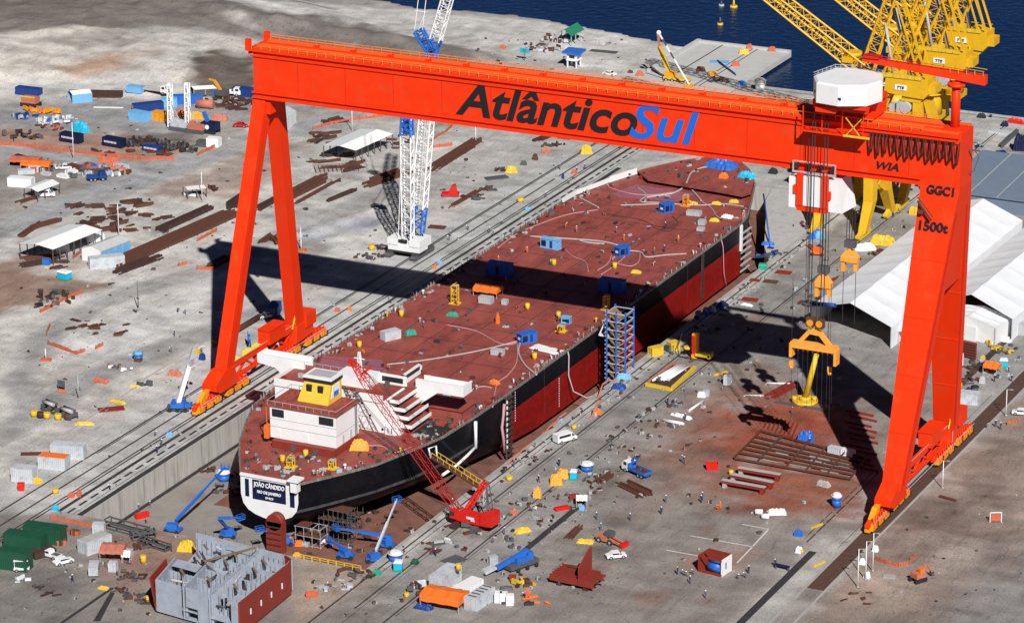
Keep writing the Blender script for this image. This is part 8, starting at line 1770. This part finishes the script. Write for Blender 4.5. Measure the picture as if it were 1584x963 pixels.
def drillrig(px, py, H, col, label):
    t = thing('drilling_rig', label, 'drilling rig', P(px, py), 0, 'drilling rigs of the upper yard'); MB().lat((-1.8, 0, .5), (-1.6, 0, H), 1.1, 1.1, 10, .22, .13).build('mast', 'white', t); b = MB(); b.bx(-1, 4, -1.4, 1.4, 1.1, 2.8); b.bx(-.6, 1.0, -1.3, .2, 2.8, 3.4); b.build('house', col, t)
    for s in (-1, 1): MB().yprism([(-.5, 0), (.5, 0), (.5, 1.0), (-.5, 1.0)], -1.4, 4.2).build('crawler_track', 'dgrey', t).location.y = s*1.3
    b = MB(); b.bar((1.5, 0, 2.8), (-1.5, 0, H*.6), .2); b.build('stay', 'grey', t); b = MB(); b.bx(-2.2, -1.1, -.6, .6, 3.0, 4.6); b.build('drill_head', 'hose', t); return t
drillrig(272, 200, 13.5, 'lgrey', 'drilling rig with white mast, left of the pair'); drillrig(299, 204, 14.5, 'salmon', 'orange drilling rig with the taller mast, right of the pair')
mc_ = thing('crawler_machine', 'navy blue crawler base machine with a raised bright blue arm', 'machine', P(325, 205), 0); b = MB(); b.bx(-2.2, 2.6, -1.6, 1.6, 1, 3.2); b.build('house', 'navy', mc_); MB().bar((-.6, 0, 3.2), (-2.0, 0, 6.0), 1.1, .8).build('arm', 'blue', mc_)
for s in (-1, 1): MB().box(0, s*1.4, 0, 5, .8, 1.0).build('crawler_track', 'black', mc_)
MB().rod((0, -1.65, 2), (0, -1.75, 2), .7, n=12).build('emblem', 'white', mc_)
for a, c, m_, l in ((285, 178, 'fence', 'red orange box heap between the drilling masts'), (303, 183, 'gold', 'orange box heap right of the drilling masts'), (340, 186, 'salmon', 'salmon box heap above the navy machine')): tarp(a, c, m_, l, 5, 2.6, 1.6, .3, flat=.6)
tk = thing('storage_tank', 'pinkish red cylindrical tank lying behind the drilling rigs', 'tank', P(318, 168), .2); MB().rod((-2.6, 0, 1.4), (2.6, 0, 1.4), 1.3, n=16).build('body', 'salmon', tk); b = MB(); b.box(-1.6, 0, 0, .4, 2.2, .9); b.box(1.6, 0, 0, .4, 2.2, .9); b.build('saddle', 'dgrey', tk)
scrap(350, 160, 4.5, 34, 'tangle of rusty drums and timber above the navy machine', ms=('rust', 'hose', 'rustd'), seed=91, h=1.6, el=2); heapfield(14, 335, 375, 152, 172, 21, 'brown heap of offcuts near the crane leg head', 'offcuts near the crane leg head', .8)
car(372, 197, 'small red car parked beside the crane leg', .2, 'red', 'car'); truck(357, 148, 'white truck beside the yellow digger arm near the hill', .3, 'white', 'white', 6.5, load=None, crane=False)
dg = thing('excavator', 'excavator with raised yellow arm near the hill', 'excavator', P(344, 152), 0); MB().bx(-1.8, 1.8, -1.3, 1.3, 1, 2.6).build('house', 'dgrey', dg); b = MB(); b.bar((-.5, 0, 2.4), (-2.6, 0, 5.2), .7); b.bar((-2.6, 0, 5.2), (-4.4, 0, 5.4), .5); b.build('arm', 'gold', dg)
for s in (-1, 1): MB().box(0, s*1.1, 0, 3.8, .6, .9).build('crawler_track', 'black', dg)
lr = thing('tracked_loader', 'red tracked loader with yellow rail at the left edge near the hill', 'loader', P(48, 164), .05); MB().bx(-2.6, 2.4, -1.4, 1.4, 1, 2.8).build('body', 'salmon', lr); MB().bx(-2.4, 2.2, -1.5, -1.4, 2.8, 3.3).build('handrail', 'yel', lr)
for s in (-1, 1): MB().box(0, s*1.2, 0, 5.6, .8, 1.1).build('crawler_track', 'black', lr)
for i, (a, c, l) in enumerate(((45, 173, 'a'), (60, 174, 'b'), (74, 175, 'c'), (86, 175, 'd'))): scrap(a, c, 2.0, 10, 'heap of orange scaffold frames below the red loader', ms=('gold', 'orange', 'gold'), seed=100+i, h=1.2, name='frame_heap', cat='frames', group='orange scaffold frame heaps')
for i, (a, c) in enumerate(((32, 182), (44, 182), (80, 186), (92, 190), (70, 190), (104, 186))): scrap(a, c, 2.2, 10, 'heap of pale and blue frames behind the cyan tarpaulin', ms=('white', 'lgrey', 'blue') if i > 1 else ('blue', 'dblue', 'grey'), seed=110+i, h=1.3, name='frame_heap', cat='frames', group='pale frame heaps of the upper yard')
scrap(78, 198, 3, 16, 'rusty red heap left of the cyan tarpaulin', ms=('salmon', 'rust', 'redox'), seed=120); scrap(36, 212, 4, 20, 'black brush heap at the left edge above the long orange fence', ms=('rustd', 'black', 'dgrey'), seed=121, h=1.6); barstack((140, 150), (190, 151), 2.6, 4, 'dark timber stack at the foot of the hill', 'rustd', 1.6, jit=.05, seed=71, name='timber_stack', cat='timber stack'); barstack((108, 150), (128, 150), 2.4, 3, 'short rusty timber stack at the foot of the hill', 'rust', 1.3, jit=.05, seed=72, name='timber_stack', cat='timber stack'); truck(238, 148, 'long white trailer standing at the foot of the hill', .02, 'white', 'hose', 10, load=None, crane=False)
plates(168, 167, 9, 1.0, .15, rad(20), 'white', 'long white board lying on the grey upper yard', name='board', cat='board')
for i in range(16): scrap(195+i*6.5, 221+RND.uniform(-4, 5)+i*.6, 1.7, 9, 'dark brush heap in the row beside the navy containers', ms=('rustd', 'black', 'dgrey'), seed=130+i, h=1.4, name='brush_heap', cat='brush heap', group='dark brush heaps')
container(331, 226, 'white', 'small white hut at the end of the brush heaps', 3.6, 2.4, 2.6, .15, name='site_hut', cat='hut'); container(313, 226, 'dgrey', 'dark open lean to beside the small white hut', 2.8, 2.2, 1.8, .1, name='site_hut', cat='hut', doors=False)
for i in range(10): scrap(150+RND.uniform(-8, 120), 236+RND.uniform(-3, 5), 1.0, 5, 'small rusty scrap on the reddish ground behind the long orange fence', ms=('rust', 'redox', 'rustd'), seed=150+i, h=.6, name='ground_scrap', cat='scrap', group='scrap behind the long orange fence')
# ---- cluttered storage yard (middle left edge)
for i, (a, c, l) in enumerate(((40, 256, 'upper left'), (58, 262, 'lower right'))): awning(a, c, 'orange' if i else 'fence', 'orange roofed shelter of the storage yard, %s one' % l, 8.5, 4.5, 2.2, rad(14), None, .4, .6, name='shelter', cat='shelter', group='orange shelters of the storage yard')
plates(50, 249, 13, 1.4, .9, rad(-12), 'navy', 'long dark blue row of sections at the back of the storage yard', name='section_row', cat='sections')
r = random.Random(5)
GY_ = 'gear of the cluttered storage yard'
yk = [('lgrey', 'pale grey'), ('white', 'white'), ('blue', 'blue'), ('lblue', 'light blue'), ('dgrey', 'dark'), ('rust', 'rusty'), ('fence', 'orange'), ('grey', 'grey')]
for i in range(46):
    u = r.random(); a = 34+u*160+r.uniform(-6, 6); c = 276-u*12+r.uniform(-13, 12)*(1-.4*u)
    if a < 95 and c > 272: continue
    m_, w_ = r.choice(yk); L_ = r.uniform(1.5, 5)
    if r.random() < .5: container(a, c, m_, w_+' storage box among the gear of the cluttered yard', L_, r.uniform(1, 2), r.uniform(.8, 1.8), r.choice((rad(40), rad(-10))), name='storage_box', cat='box', doors=False, group=GY_+' '+w_)
    else: scrap(a, c, 1.3, 7, w_+' pile of frames in the cluttered yard', ms=(m_, 'grey', m_), seed=200+i, h=1.2, name='frame_pile', cat='frames', group='frame piles of the cluttered yard '+w_)
for i, (a, c) in enumerate(((160, 250), (172, 256), (182, 262), (190, 266), (175, 250))): tarp(a, c, 'fence', 'orange cover at the tip of the cluttered yard', 3.4, 1.6, 1.2, .3, group='orange covers at the tip of the cluttered yard')
truck(150, 279, 'small dark blue truck at the road beside the cluttered yard', rad(40), 'dblue', 'dblue', 5.5, load=None, crane=False); car(100, 262, 'white pickup among the cluttered gear', .5, 'white', 'pickup'); car(70, 304, 'white van parked in front of the small white roofed shelter', rad(30), 'white', 'van'); container(33, 288, 'white', 'white trailer cut by the left edge in the cluttered yard', 7, 2.6, 2.6, .2); barstack((26, 315), (60, 305), 2, 4, 'rusty bars below the small white roofed shelter', 'rust', .6, seed=75)
# shelter surroundings
plates(295, 302, 4, 1.2, .6, .0, 'white', 'white bench wall in front of the pinkish white shelter', name='low_wall', cat='wall'); scrap(329, 294, 1.2, 8, 'dark bush like heap right of the pinkish white shelter', ms=('rustd', 'black', 'rust'), seed=92, h=1.3)
# ================================================================== RIGHT YARD
for i, (a, c) in enumerate(((1528, 436), (1540, 440), (1522, 446))): scrap(a, c, 2.0, 12, 'dark red steel fittings in front of the small white shed', ms=('redox', 'rust', 'redox'), seed=160+i, h=1.6, group='red steel fittings before the white shed')
container(1572, 458, 'green', 'green container with grey roof at the right edge', 7, 2.6, 2.8, rad(-10), top='grey'); container(1568, 478, 'lgrey', 'pale grey container below the green one', 6.5, 2.6, 2.2, rad(-10)); barstack((1506, 468), (1550, 478), 2.4, 5, 'dark red girders in a row beside the pale container', 'redox', .9, seed=81); barstack((1516, 455), (1560, 462), 2.0, 4, 'white beams in a row in front of the red fittings', 'white', .6, seed=82, name='beam_stack', cat='beams')
for i in range(9):
    a, c = 1492+i*5.5+RND.uniform(-4, 4), 500+i*3.4+RND.uniform(-6, 6); barstack((a, c), (a+RND.uniform(28, 44), c+RND.uniform(4, 10)), 1.5, 3, 'white bundle of sections in the storage rows right of the crane leg', 'white', .5, seed=90+i, name='white_section', cat='sections', group='white sections right of the crane leg')
for i in range(6):
    a, c = 1500+i*13, 488+i*2+RND.uniform(-5, 5); barstack((a, c), (a+26, c+5), 1.3, 3, 'brownish bundle of sections behind the white ones', 'rust', .6, seed=110+i, group='brown sections right of the crane leg')
container(1534, 510, 'lgrey', 'pale grey box among the white sections', 4.4, 2.0, 2.0, -.1, name='equipment_box', cat='box', doors=False); container(1513, 505, 'blue', 'blue box among the white sections', 2.0, 1.4, 2.0, .2, name='equipment_box', cat='box', doors=False); tarp(1495, 503, 'yel', 'yellow cover beside the blue box', 2.0, 1.3, 1.0); container(1577, 516, 'grey', 'grey hut with dark window at the right edge by the rail pit', 3, 2.4, 3.0, .2, name='site_hut', cat='hut'); scrap(1550, 500, 3.5, 16, 'pale scrap by the hut at the right edge', ms=('hose', 'rust', 'white'), seed=171, h=.8)
fr = thing('ribbed_bulkhead', 'dark red ribbed panel standing behind the right crane leg', 'panel', P(1489, 552), rad(-10)); b = MB(); b.bx(-3.6, 3.6, -.2, .2, .2, 4.2); b.build('plate', 'redox', fr)
for k in range(6): MB().bx(-3.6, 3.6, -.45, -.2, .5+k*.65, .7+k*.65).build('rib', 'rust', fr)
container(1480, 566, 'white', 'white cabinet seen just right of the crane leg', 2.4, 1.8, 3.2, .0, name='cabinet', cat='cabinet', doors=False); cabin(1552, 568, 'cyan portable toilet next to the orange canopy in the right yard', L=1.9); awning(1535, 578, 'orange', 'orange canopy tent beside the cyan toilet in the right yard', 3.6, 3.4, 2.4, rad(-5), None, .8, .5); tarp(1520, 556, 'yel', 'yellow bag left of the orange canopy', 1.2, .9, 1.0)
scrap(1500, 572, 3, 18, 'rusty scrap between the red panel and the orange canopy', seed=172); scrap(1496, 590, 2.5, 14, 'dark rusty scrap behind the yellow reel', seed=173); rl2 = drum(1481, 600, 'yel', 'yellow cable reel at the crane leg in the right yard', 1.1, 1.3); container(1496, 622, 'lgrey', 'pale grey container next to the right crane bogies', 5.4, 2.8, 2.6, rad(10)); container(1476, 625, 'dgrey', 'dark generator with white panel beside the pale grey container', 2.2, 1.8, 2.0, .1, name='generator', cat='generator', doors=False); tarp(1519, 592, 'lgrey', 'pale bag below the orange canopy', 1.4, 1.0, 1.6); tank(1508, 603, 'dark round tyre stack by the pale grey container', .9, 1.1, col='dgrey', lid='black', name='tyre_stack', cat='tyres')
strip('drain_channel_path', P(1520, 560).x, P(1500, 590).y-6, P(1560, 520).y, 1.8, 'tar')
for i, (a, c) in enumerate(((1532, 530), (1546, 540), (1558, 546))): scrap(a, c, 1.3, 7, 'yellow and brown scrap beside the dark drain of the right yard', ms=('yel', 'rust', 'dgrey'), seed=180+i, h=1.0, group='scrap beside the dark drain')
lamp(1556, 643, 6.5, 'white lamp post beside the white car at the right edge'); lamp(1458, 755, 6.5, 'white lamp post right of the red crane leg foot'); car(1580, 641, 'white car cut by the right edge beyond the rail pit', rad(10), 'white', 'car'); netfence([(1558, 657), (1570, 655), (1578, 652)], 'orange net scrap on the bare ground at the right edge')
lamp(1327, 908, 8.5, 'white mast leftmost of three at the end of the rail pit'); lamp(1339, 896, 8.5, 'white mast in the middle of three at the end of the rail pit'); lamp(1350, 883, 8.5, 'white mast rightmost of three at the end of the rail pit')
for a, c, l in ((1334, 872, 'white flood lamp box at the middle mast'), (1354, 852, 'white flood lamp box at the rightmost mast'), (1341, 893, 'white sack at the foot of the masts')): tarp(a, c, 'white', l, 1.3, 1.0, 1.2, group='white boxes at the masts')
netfence([(1353, 865), (1370, 872), (1390, 876), (1405, 873), (1416, 862)], 'orange net fence curving behind the orange excavator'); ex_ = thing('excavator', 'small orange excavator on bare earth in the lower right', 'excavator', P(1420, 898), rad(60)); MB().bx(-1.2, 1.3, -1, 1, .9, 2.0).build('house', 'salmon', ex_); MB().bx(-.2, .9, -.9, .1, 2.0, 2.9).build('cab', 'orange', ex_); b = MB(); b.bar((1.0, .3, 1.8), (2.6, .4, 3.0), .35); b.bar((2.6, .4, 3.0), (4.0, .4, 1.0), .3); b.build('arm', 'salmon', ex_); MB().box(4.0, .4, .3, .7, .8, .7).build('bucket', 'dgrey', ex_)
for s in (-1, 1): MB().box(0, s*.95, 0, 3.0, .5, .8).build('crawler_track', 'black', ex_)
plates(1466, 772, 4.2, .6, .5, rad(-14), 'rust', 'rusty beam lying on a pale patch right of the crane', name='rusty_beam', cat='beam'); gl = thing('goal_stand', 'white and red frame standing on the bare earth', 'frame', P(1540, 807), rad(30)); b = MB(); b.bar((-1.2, 0, 0), (-1.2, 0, 2.2), .18); b.bar((-1.2, 0, 2.2), (1.2, 0, 2.2), .18); b.bar((1.2, 0, 0), (1.2, 0, 2.2), .18); b.build('frame', 'white', gl); MB().bx(-1.0, 1.0, -.06, .06, .2, 1.9).build('net', 'fence', gl)
heapfield(7, 1300, 1345, 905, 935, 23, 'dark clump of offcuts beside the rail pit end', 'clumps beside the rail pit end', .4); plates(1376, 892, 2.6, 1.6, .3, .2, 'conc', 'flat concrete slab left of the orange excavator', name='slab_block', cat='concrete block')
# ================================================================== UPPER RIGHT, QUAY, JETTY, WATER
tcy = thing('mobile_crane', 'yellow truck crane with raised boom on the quay behind the girder', 'mobile crane', P(1042, 126), 0); v1 = aty(1020, 72, P(1042, 126).y)-P(1042, 126); v2 = aty(1018, 52, P(1042, 126).y)-P(1042, 126)
b = MB(); b.bx(-3, 5.5, -1.2, 1.2, .8, 1.5); b.build('chassis', 'yel', tcy); b = MB(); b.bx(-2.6, .6, -1.2, 1.2, 1.5, 3.0); b.build('house', 'gold', tcy); MB().bar((-1.5, 0, 2.6), v1, 1.1, .9).build('boom', 'yel', tcy); MB().bar(v1, v2, .7, .6).build('boom_tip', 'salmon', tcy); wheels(tcy, (-2, 0, 2, 4.4), 1.25, .6)
b = MB(); b.bar((-3, 0, 1.0), (-8.5, 1, 4.0), .3); b.build('outrigger_boom', 'dgrey', tcy)
pb = thing('striped_boom', 'thin black and white striped boom leaning beside the yellow truck crane', 'boom', P(1066, 136), 0); e0, e1 = Vector((0, 0, 1)), aty(1019, 51, P(1066, 136).y)-P(1066, 136)
for k in range(8): MB().bar(e0+(e1-e0)*(k/8), e0+(e1-e0)*((k+1)/8), .4).build('boom_segment', 'white' if (k < 4 or k % 2) else 'dgrey', pb)
MB().ball(e1.x, e1.y, e1.z, .8).build('boom_head', 'white', pb)
MB().box(0, 0, 0, 2.2, 1.8, 1).build('base', 'gold', pb)
car(943, 117, 'white car parked on the sand behind the girder', -.1, 'white', 'car'); tarp(990, 118, 'salmon', 'small salmon heap on the sand behind the girder', 2.6, 1.6, 1.5); plates(934, 80, 9, 3, .06, .1, 'dgrey', 'long dark tar patch mat on the sand', name='tar_mat', cat='mat') ; tarp(925, 68, 'hose', 'pale tent like cover beside the green pavilion', 5, 2, 1, -.1)
for i, (a, c) in enumerate(((858, 60), (850, 64), (868, 66), (838, 74), (845, 80), (830, 78), (858, 78), (822, 72))): scrap(a, c, 2.0, 9, 'pale heap of crates and rubble near the green pavilion', ms=('hose', 'rust', 'lgrey'), seed=190+i, h=1.2, name='crate_heap', cat='crates', group='crate heaps near the green pavilion')
sg_ = thing('sign_board', 'cyan and green board on a thin post near the shore', 'sign', P(811, 94), 0); MB().cyl(0, 0, 0, 2.5, .12, n=6).build('post', 'dgrey', sg_); b = MB(); b.bx(-1.6, 1.6, -.1, .1, 2.5, 4.0); b.build('board', 'cyan', sg_); MB().bx(-.5, .6, -.13, -.1, 2.7, 3.8).build('emblem', 'greenl', sg_)
tarp(778, 75, 'fence', 'small red heap alone on the shore sand', 2.0, 1.4, 1.0); tarp(975, 113, 'rust', 'small rusty heap left of the salmon heap', 1.6, 1.2, .8)
GJ = 'machines on the jetty'
for a, c, m_, l, s_ in ((1102, 117, 'gold', 'yellow and red machine at the root of the jetty', 3.4), (1151, 83, 'yel', 'yellow cover out on the jetty', 3.4), (1159, 75, 'fence', 'red cover far out on the jetty', 2.0), (1194, 79, 'fence', 'orange red cover at the outer corner of the jetty', 2.6), (1138, 102, 'fence', 'small red cover in the middle of the jetty', 2.4), (1148, 132, 'blue', 'blue machine on the quay at the root of the jetty', 2.6), (1084, 110, 'rust', 'rusty heap at the root of the jetty', 3.0), (1132, 66, 'dgrey', 'x', 0)):
    if s_: tarp(a, c, m_, l, s_, s_*.6, 1.3, .4, z=.26 if c < 112 else None, group=GJ)
tank(1176, 139, 'white round silo on the quay edge', 1.7, 3.4, col='white', lid='hose', name='silo', cat='silo'); scrap(1112, 126, 3, 14, 'dark gear behind the girder at the root of the jetty', ms=('dgrey', 'rust', 'grey'), seed=201); pipes((1105, 92), (1140, 118), 2, .2, 'dblue', 'long blue pipe line lying across the jetty', .6, z=.26); plates(1113, 96, 6, 3.5, .1, .3, 'lblue', 'pale blue wash plate on the jetty', z=.26, name='deck_plate', cat='plate')
for i, (a, c, sz, l) in enumerate(((1135, 11, 2.4, 'yellow buoy nearer the top edge of the water'), (1114, 38, 1.8, 'yellow topped buoy nearer the jetty'))):
    t = thing('buoy', l, 'buoy', at(a, c, -2.2), 0, 'buoys on the dark water'); MB().cyl(0, 0, -.4, .5, sz*.6, sz*.5, 14).build('float', 'yel', t); MB().cyl(0, 0, .5, 2.4, .5, .25, 8).build('tower', 'yel' if i == 0 else 'dgrey', t)
t = thing('buoy', 'grey buoy left of the yellow one', 'buoy', at(1116, 9, -2.2), 0, 'buoys on the dark water'); MB().cyl(0, 0, -.4, .5, 1.0, .9, 12).build('float', 'grey', t); MB().cyl(0, 0, .5, 1.6, .4, .2, 8).build('tower', 'dgrey', t)
truck(1553, 247, 'deep blue truck with a pale yellow nose on the quay right of the girder', rad(-55), 'gold', 'dblue', 8, load='dblue', crane=False); barstack((1543, 232), (1572, 205), 1.6, 3, 'dark beam lying diagonally on the quay', 'dgrey', 1.0, seed=141, name='dark_beam', cat='beam'); barstack((1518, 252), (1535, 240), 1.2, 2, 'short dark beam beside the deep blue truck', 'rustd', .8, seed=142, name='dark_beam', cat='beam'); plates(1546, 205, 6, 3, .5, -.1, 'lgrey', 'blue grey plate stack on the quay', name='plate_stack'); t = tarp(1572, 190, 'red', 'red boat shaped cover at the quay edge', 5.5, 2.0, 1.2, -.1); tarp(1554, 195, 'navy', 'small navy cover on the quay', 2, 1.4, 1.4); scrap(1512, 225, 2, 10, 'dark cables heap on the quay beside the girder end', ms=('dgrey', 'navy', 'grey'), seed=203); tarp(1578, 232, 'navy', 'navy crane cab cover at the right edge', 4, 3, 4, .2, flat=1); tarp(1518, 182, 'black', 'black fender heap on the quay edge', 2.6, 1.5, 1.2)
# quay fenders and bollards
for k in range(9):
    x = 14+k*12
    if 16 < x < 78: continue
    MB().cyl(0, 0, 0, .7, .35, .5, 8).build('mooring_bollard', 'black').location = (x, QY-1.5, 0)
for o in list(COL.objects):
    if o.name.startswith('mooring_bollard'): tag(o, 'black mooring bollard on the quay edge', 'bollard', 'bollards on the quay edge')
# under the girder, left apron far end
tarp(907, 237, 'yel', 'yellow vehicle cover on the far left apron under the girder', 3.4, 2.2, 2.0, .6); scrap(855, 226, 2.4, 12, 'dark scrap under the girder at the far left apron', ms=('rustd', 'dgrey', 'rust'), seed=211); tarp(845, 236, 'salmon', 'salmon cover under the girder at the far left apron', 2.6, 1.6, 1.2); barstack((826, 220), (862, 206), 2.2, 4, 'dark timber row under the girder', 'rustd', .8, seed=145); plates(874, 214, 4, 2, .3, 0, 'rust', 'rust red mat under the girder', name='rust_mat', cat='mat'); scrap(772, 262, 2, 10, 'dark stools beside the yellow covered machine', seed=212, ms=('dgrey', 'rustd', 'dgrey')); tarp(828, 247, 'rust', 'red post pair on the far left apron', 1.6, 1.0, 1.6); tarp(810, 255, 'dgrey', 'black pump on the far left apron', 1.8, 1.2, 1.2)
# ================================================================== PEOPLE
PW = 'shipyard workers on the apron'
pp = [(1030, 777, 'cover', 'walk'), (1087, 772, 'cover', 'stand'), (1085, 777, 'cov2', 'stand'), (1023, 795, 'cov2', 'walk'), (1091, 925, 'cover', 'stand'), (1048, 888, 'cov2', 'stand'), (1058, 890, 'cover', 'bend'), (1063, 891, 'cov3', 'bend'), (1072, 888, 'cover', 'bend'), (1067, 902, 'cov2', 'stand'), (1141, 895, 'cover', 'bend'), (1153, 893, 'cover', 'bend'), (1158, 886, 'cov2', 'stand'), (1199, 876, 'cov2', 'stand'), (1055, 715, 'cover', 'stand'), (1058, 717, 'cov2', 'stand'), (865, 720, 'cov2', 'stand'), (833, 746, 'cov2', 'walk'), (826, 787, 'cov2', 'bend'), (829, 789, 'white', 'bend'), (674, 860, 'cov2', 'stand'), (780, 827, 'cover', 'stand'), (865, 720, 'cov2', 'walk'), (1033, 625, 'cov2', 'stand'), (923, 803, 'cover', 'stand'), (1170, 568, 'cov4', 'stand'), (1110, 788, 'cov4', 'bend'), (1114, 787, 'cov4', 'stand'), (1405, 705, 'x', 'x'), (1540, 660, 'cov2', 'stand'), (1548, 664, 'cov2', 'walk'), (1526, 662, 'cover', 'bend'), (1560, 577, 'cov2', 'stand'), (1565, 590, 'cov2', 'walk'), (1538, 590, 'cov2', 'stand'), (795, 722, 'cover', 'stand'), (700, 782, 'cov2', 'stand'), (1252, 688, 'cov2', 'walk'), (865, 905, 'cover', 'bend'), (812, 925, 'cov2', 'bend'), (890, 905, 'cov2', 'stand'), (505, 910, 'cover', 'bend'), (930, 820, 'cover', 'walk'), (975, 805, 'cover', 'stand'), (745, 760, 'cov3', 'stand'), (1225, 640, 'cover', 'stand'), (1060, 650, 'cov2', 'stand')]
pr_ = random.Random(3)
for a, c, cv, ps in pp:
    if ps == 'x': continue
    lb = {'cover': 'grey', 'cov2': 'navy', 'cov3': 'tan', 'cov4': 'orange', 'white': 'white'}[cv]+' clad worker '+{'stand': 'standing', 'walk': 'walking', 'bend': 'bending down'}[ps]+' on the right apron'
    person(a, c, cv, ps, pr_.choice(('white', 'yel', 'white')), lb, pr_.uniform(0, 6.28), group='workers on the right apron')
for a, c in ((763, 365), (697, 366), (724, 356), (757, 361), (777, 347), (888, 278), (892, 268), (905, 262), (845, 306), (866, 262), (880, 284), (695, 372), (240, 674), (112, 900), (215, 790), (232, 786), (270, 520), (312, 545), (265, 545), (275, 483), (287, 486), (243, 700), (250, 690), (170, 757)):
    cv = pr_.choice(('cover', 'cov2', 'cover')); ps = pr_.choice(('stand', 'walk', 'bend'))
    person(a, c, cv, ps, 'white', {'cover': 'grey', 'cov2': 'navy'}[cv]+' clad worker '+{'stand': 'standing', 'walk': 'walking', 'bend': 'bending down'}[ps]+' on the left side of the dock', pr_.uniform(0, 6.28), group='workers on the left side')
for k in range(26):
    y = pr_.uniform(-70, 140); h = hb_at(y); x = cxs(y)+pr_.uniform(-.9, .9)*h
    if -60 < y < -20 and 26 < x < 60: continue
    cv = pr_.choice(('cover', 'cov2', 'cov4', 'cov3')); ps = pr_.choice(('stand', 'walk', 'bend')); o = person(800, 500, cv, ps, pr_.choice(('white', 'yel')), {'cover': 'grey', 'cov2': 'navy', 'cov4': 'orange', 'cov3': 'tan'}[cv]+' clad worker '+{'stand': 'standing', 'walk': 'walking', 'bend': 'bending down'}[ps]+' on the tanker deck', pr_.uniform(0, 6.28), group='workers on the tanker deck'); o.location = (x, y, DK)
# ================================================================== SMALL LOOSE CLUTTER ON THE GROUND
def apron(r):
    while True:
        a, c = r.uniform(600, 1330), r.uniform(480, 935); p = at(a, c)
        if 79 < p.x < 153 and p.y > -105 and (p.x < 112 or r.random() < .35): return p.x, p.y, 0
loose(170, 12, apron, 'small scrap or work gear lying on the right apron', 'small clutter on the right apron', 21, 'apron_clutter', 'clutter', (.45, 1.25))
def kerbline(r):
    return DX1+r.uniform(.8, 5.5), r.uniform(-85, 150), 0
loose(130, 10, kerbline, 'small gear lying along the dock kerb rails', 'small clutter along the dock kerb', 22, 'kerb_clutter', 'clutter', (.5, 1.2))
def lapron(r): return r.uniform(-12, 7), r.uniform(-85, 225), 0
loose(60, 8, lapron, 'small dark gear lying on the left apron', 'small clutter on the left apron', 23, 'rail_clutter', 'clutter', (.3, .9))
def lyard(r):
    while True:
        a, c = r.uniform(30, 760), r.uniform(190, 640); p = P(a, c)
        if p.x < -15: return p.x, p.y, p.z-.05
loose(190, 12, lyard, 'small dark scrap lying on the sandy left yard', 'small clutter on the left yard', 24, 'yard_clutter', 'clutter', (.35, 1.2))
def ryard(r):
    while True:
        a, c = r.uniform(1380, 1580), r.uniform(600, 930); p = P(a, c)
        if p.x > 168.5: return p.x, p.y, p.z-.05
loose(30, 5, ryard, 'small stone or scrap on the bare earth of the lower right', 'small clutter on the bare earth', 25, 'earth_clutter', 'clutter', (.25, .7))
def faryard(r):
    while True:
        a, c = r.uniform(700, 1220), r.uniform(60, 135); p = P(a, c)
        if p.y < 318 and p.x < 70 and not (p.x > -24 and p.y > 283): return p.x, p.y, p.z-.05
loose(40, 6, faryard, 'small scrap or stone on the pale shore sand', 'small clutter on the shore sand', 26, 'shore_clutter', 'clutter', (.4, 1.0))
def farap(r): return r.uniform(88, 108), r.uniform(70, 215), 0
loose(60, 8, farap, 'small dark gear on the far right apron', 'small clutter on the far apron', 27, 'far_clutter', 'clutter', (.5, 1.4))
def dhead(r):
    while True:
        a, c = r.uniform(40, 620), r.uniform(815, 960); p = at(a, c)
        if p.y < DY0-1: return p.x, p.y, 0
loose(60, 8, dhead, 'small scrap or gear on the ground at the dock head', 'small clutter at the dock head', 28, 'head_clutter', 'clutter', (.4, 1.1))
def rightst(r):
    while True:
        a, c = r.uniform(1480, 1580), r.uniform(430, 620); p = at(a, c)
        if p.x < 160: return p.x, p.y, 0
loose(60, 8, rightst, 'small steel gear in the storage rows of the right yard', 'small clutter in the right yard', 29, 'storage_clutter', 'clutter', (.6, 1.6))
def band2(r): return r.gauss(97, 4.5), r.uniform(-75, 25), 0
loose(110, 10, band2, 'small gear in the cluttered strip behind the dock rails', 'clutter strip behind the dock rails', 31, 'strip_clutter', 'clutter', (.5, 1.4))
def dedge(r):
    y = r.uniform(-40, 150); h = hb_at(y); return cxs(y)+r.choice((-1, 1))*(h-r.uniform(.6, 2.6)), y, DK
loose(150, 12, dedge, 'small gear lying along the edge of the tanker deck', 'gear along the deck edges', 32, 'edge_gear', 'gear', (.5, 1.2))
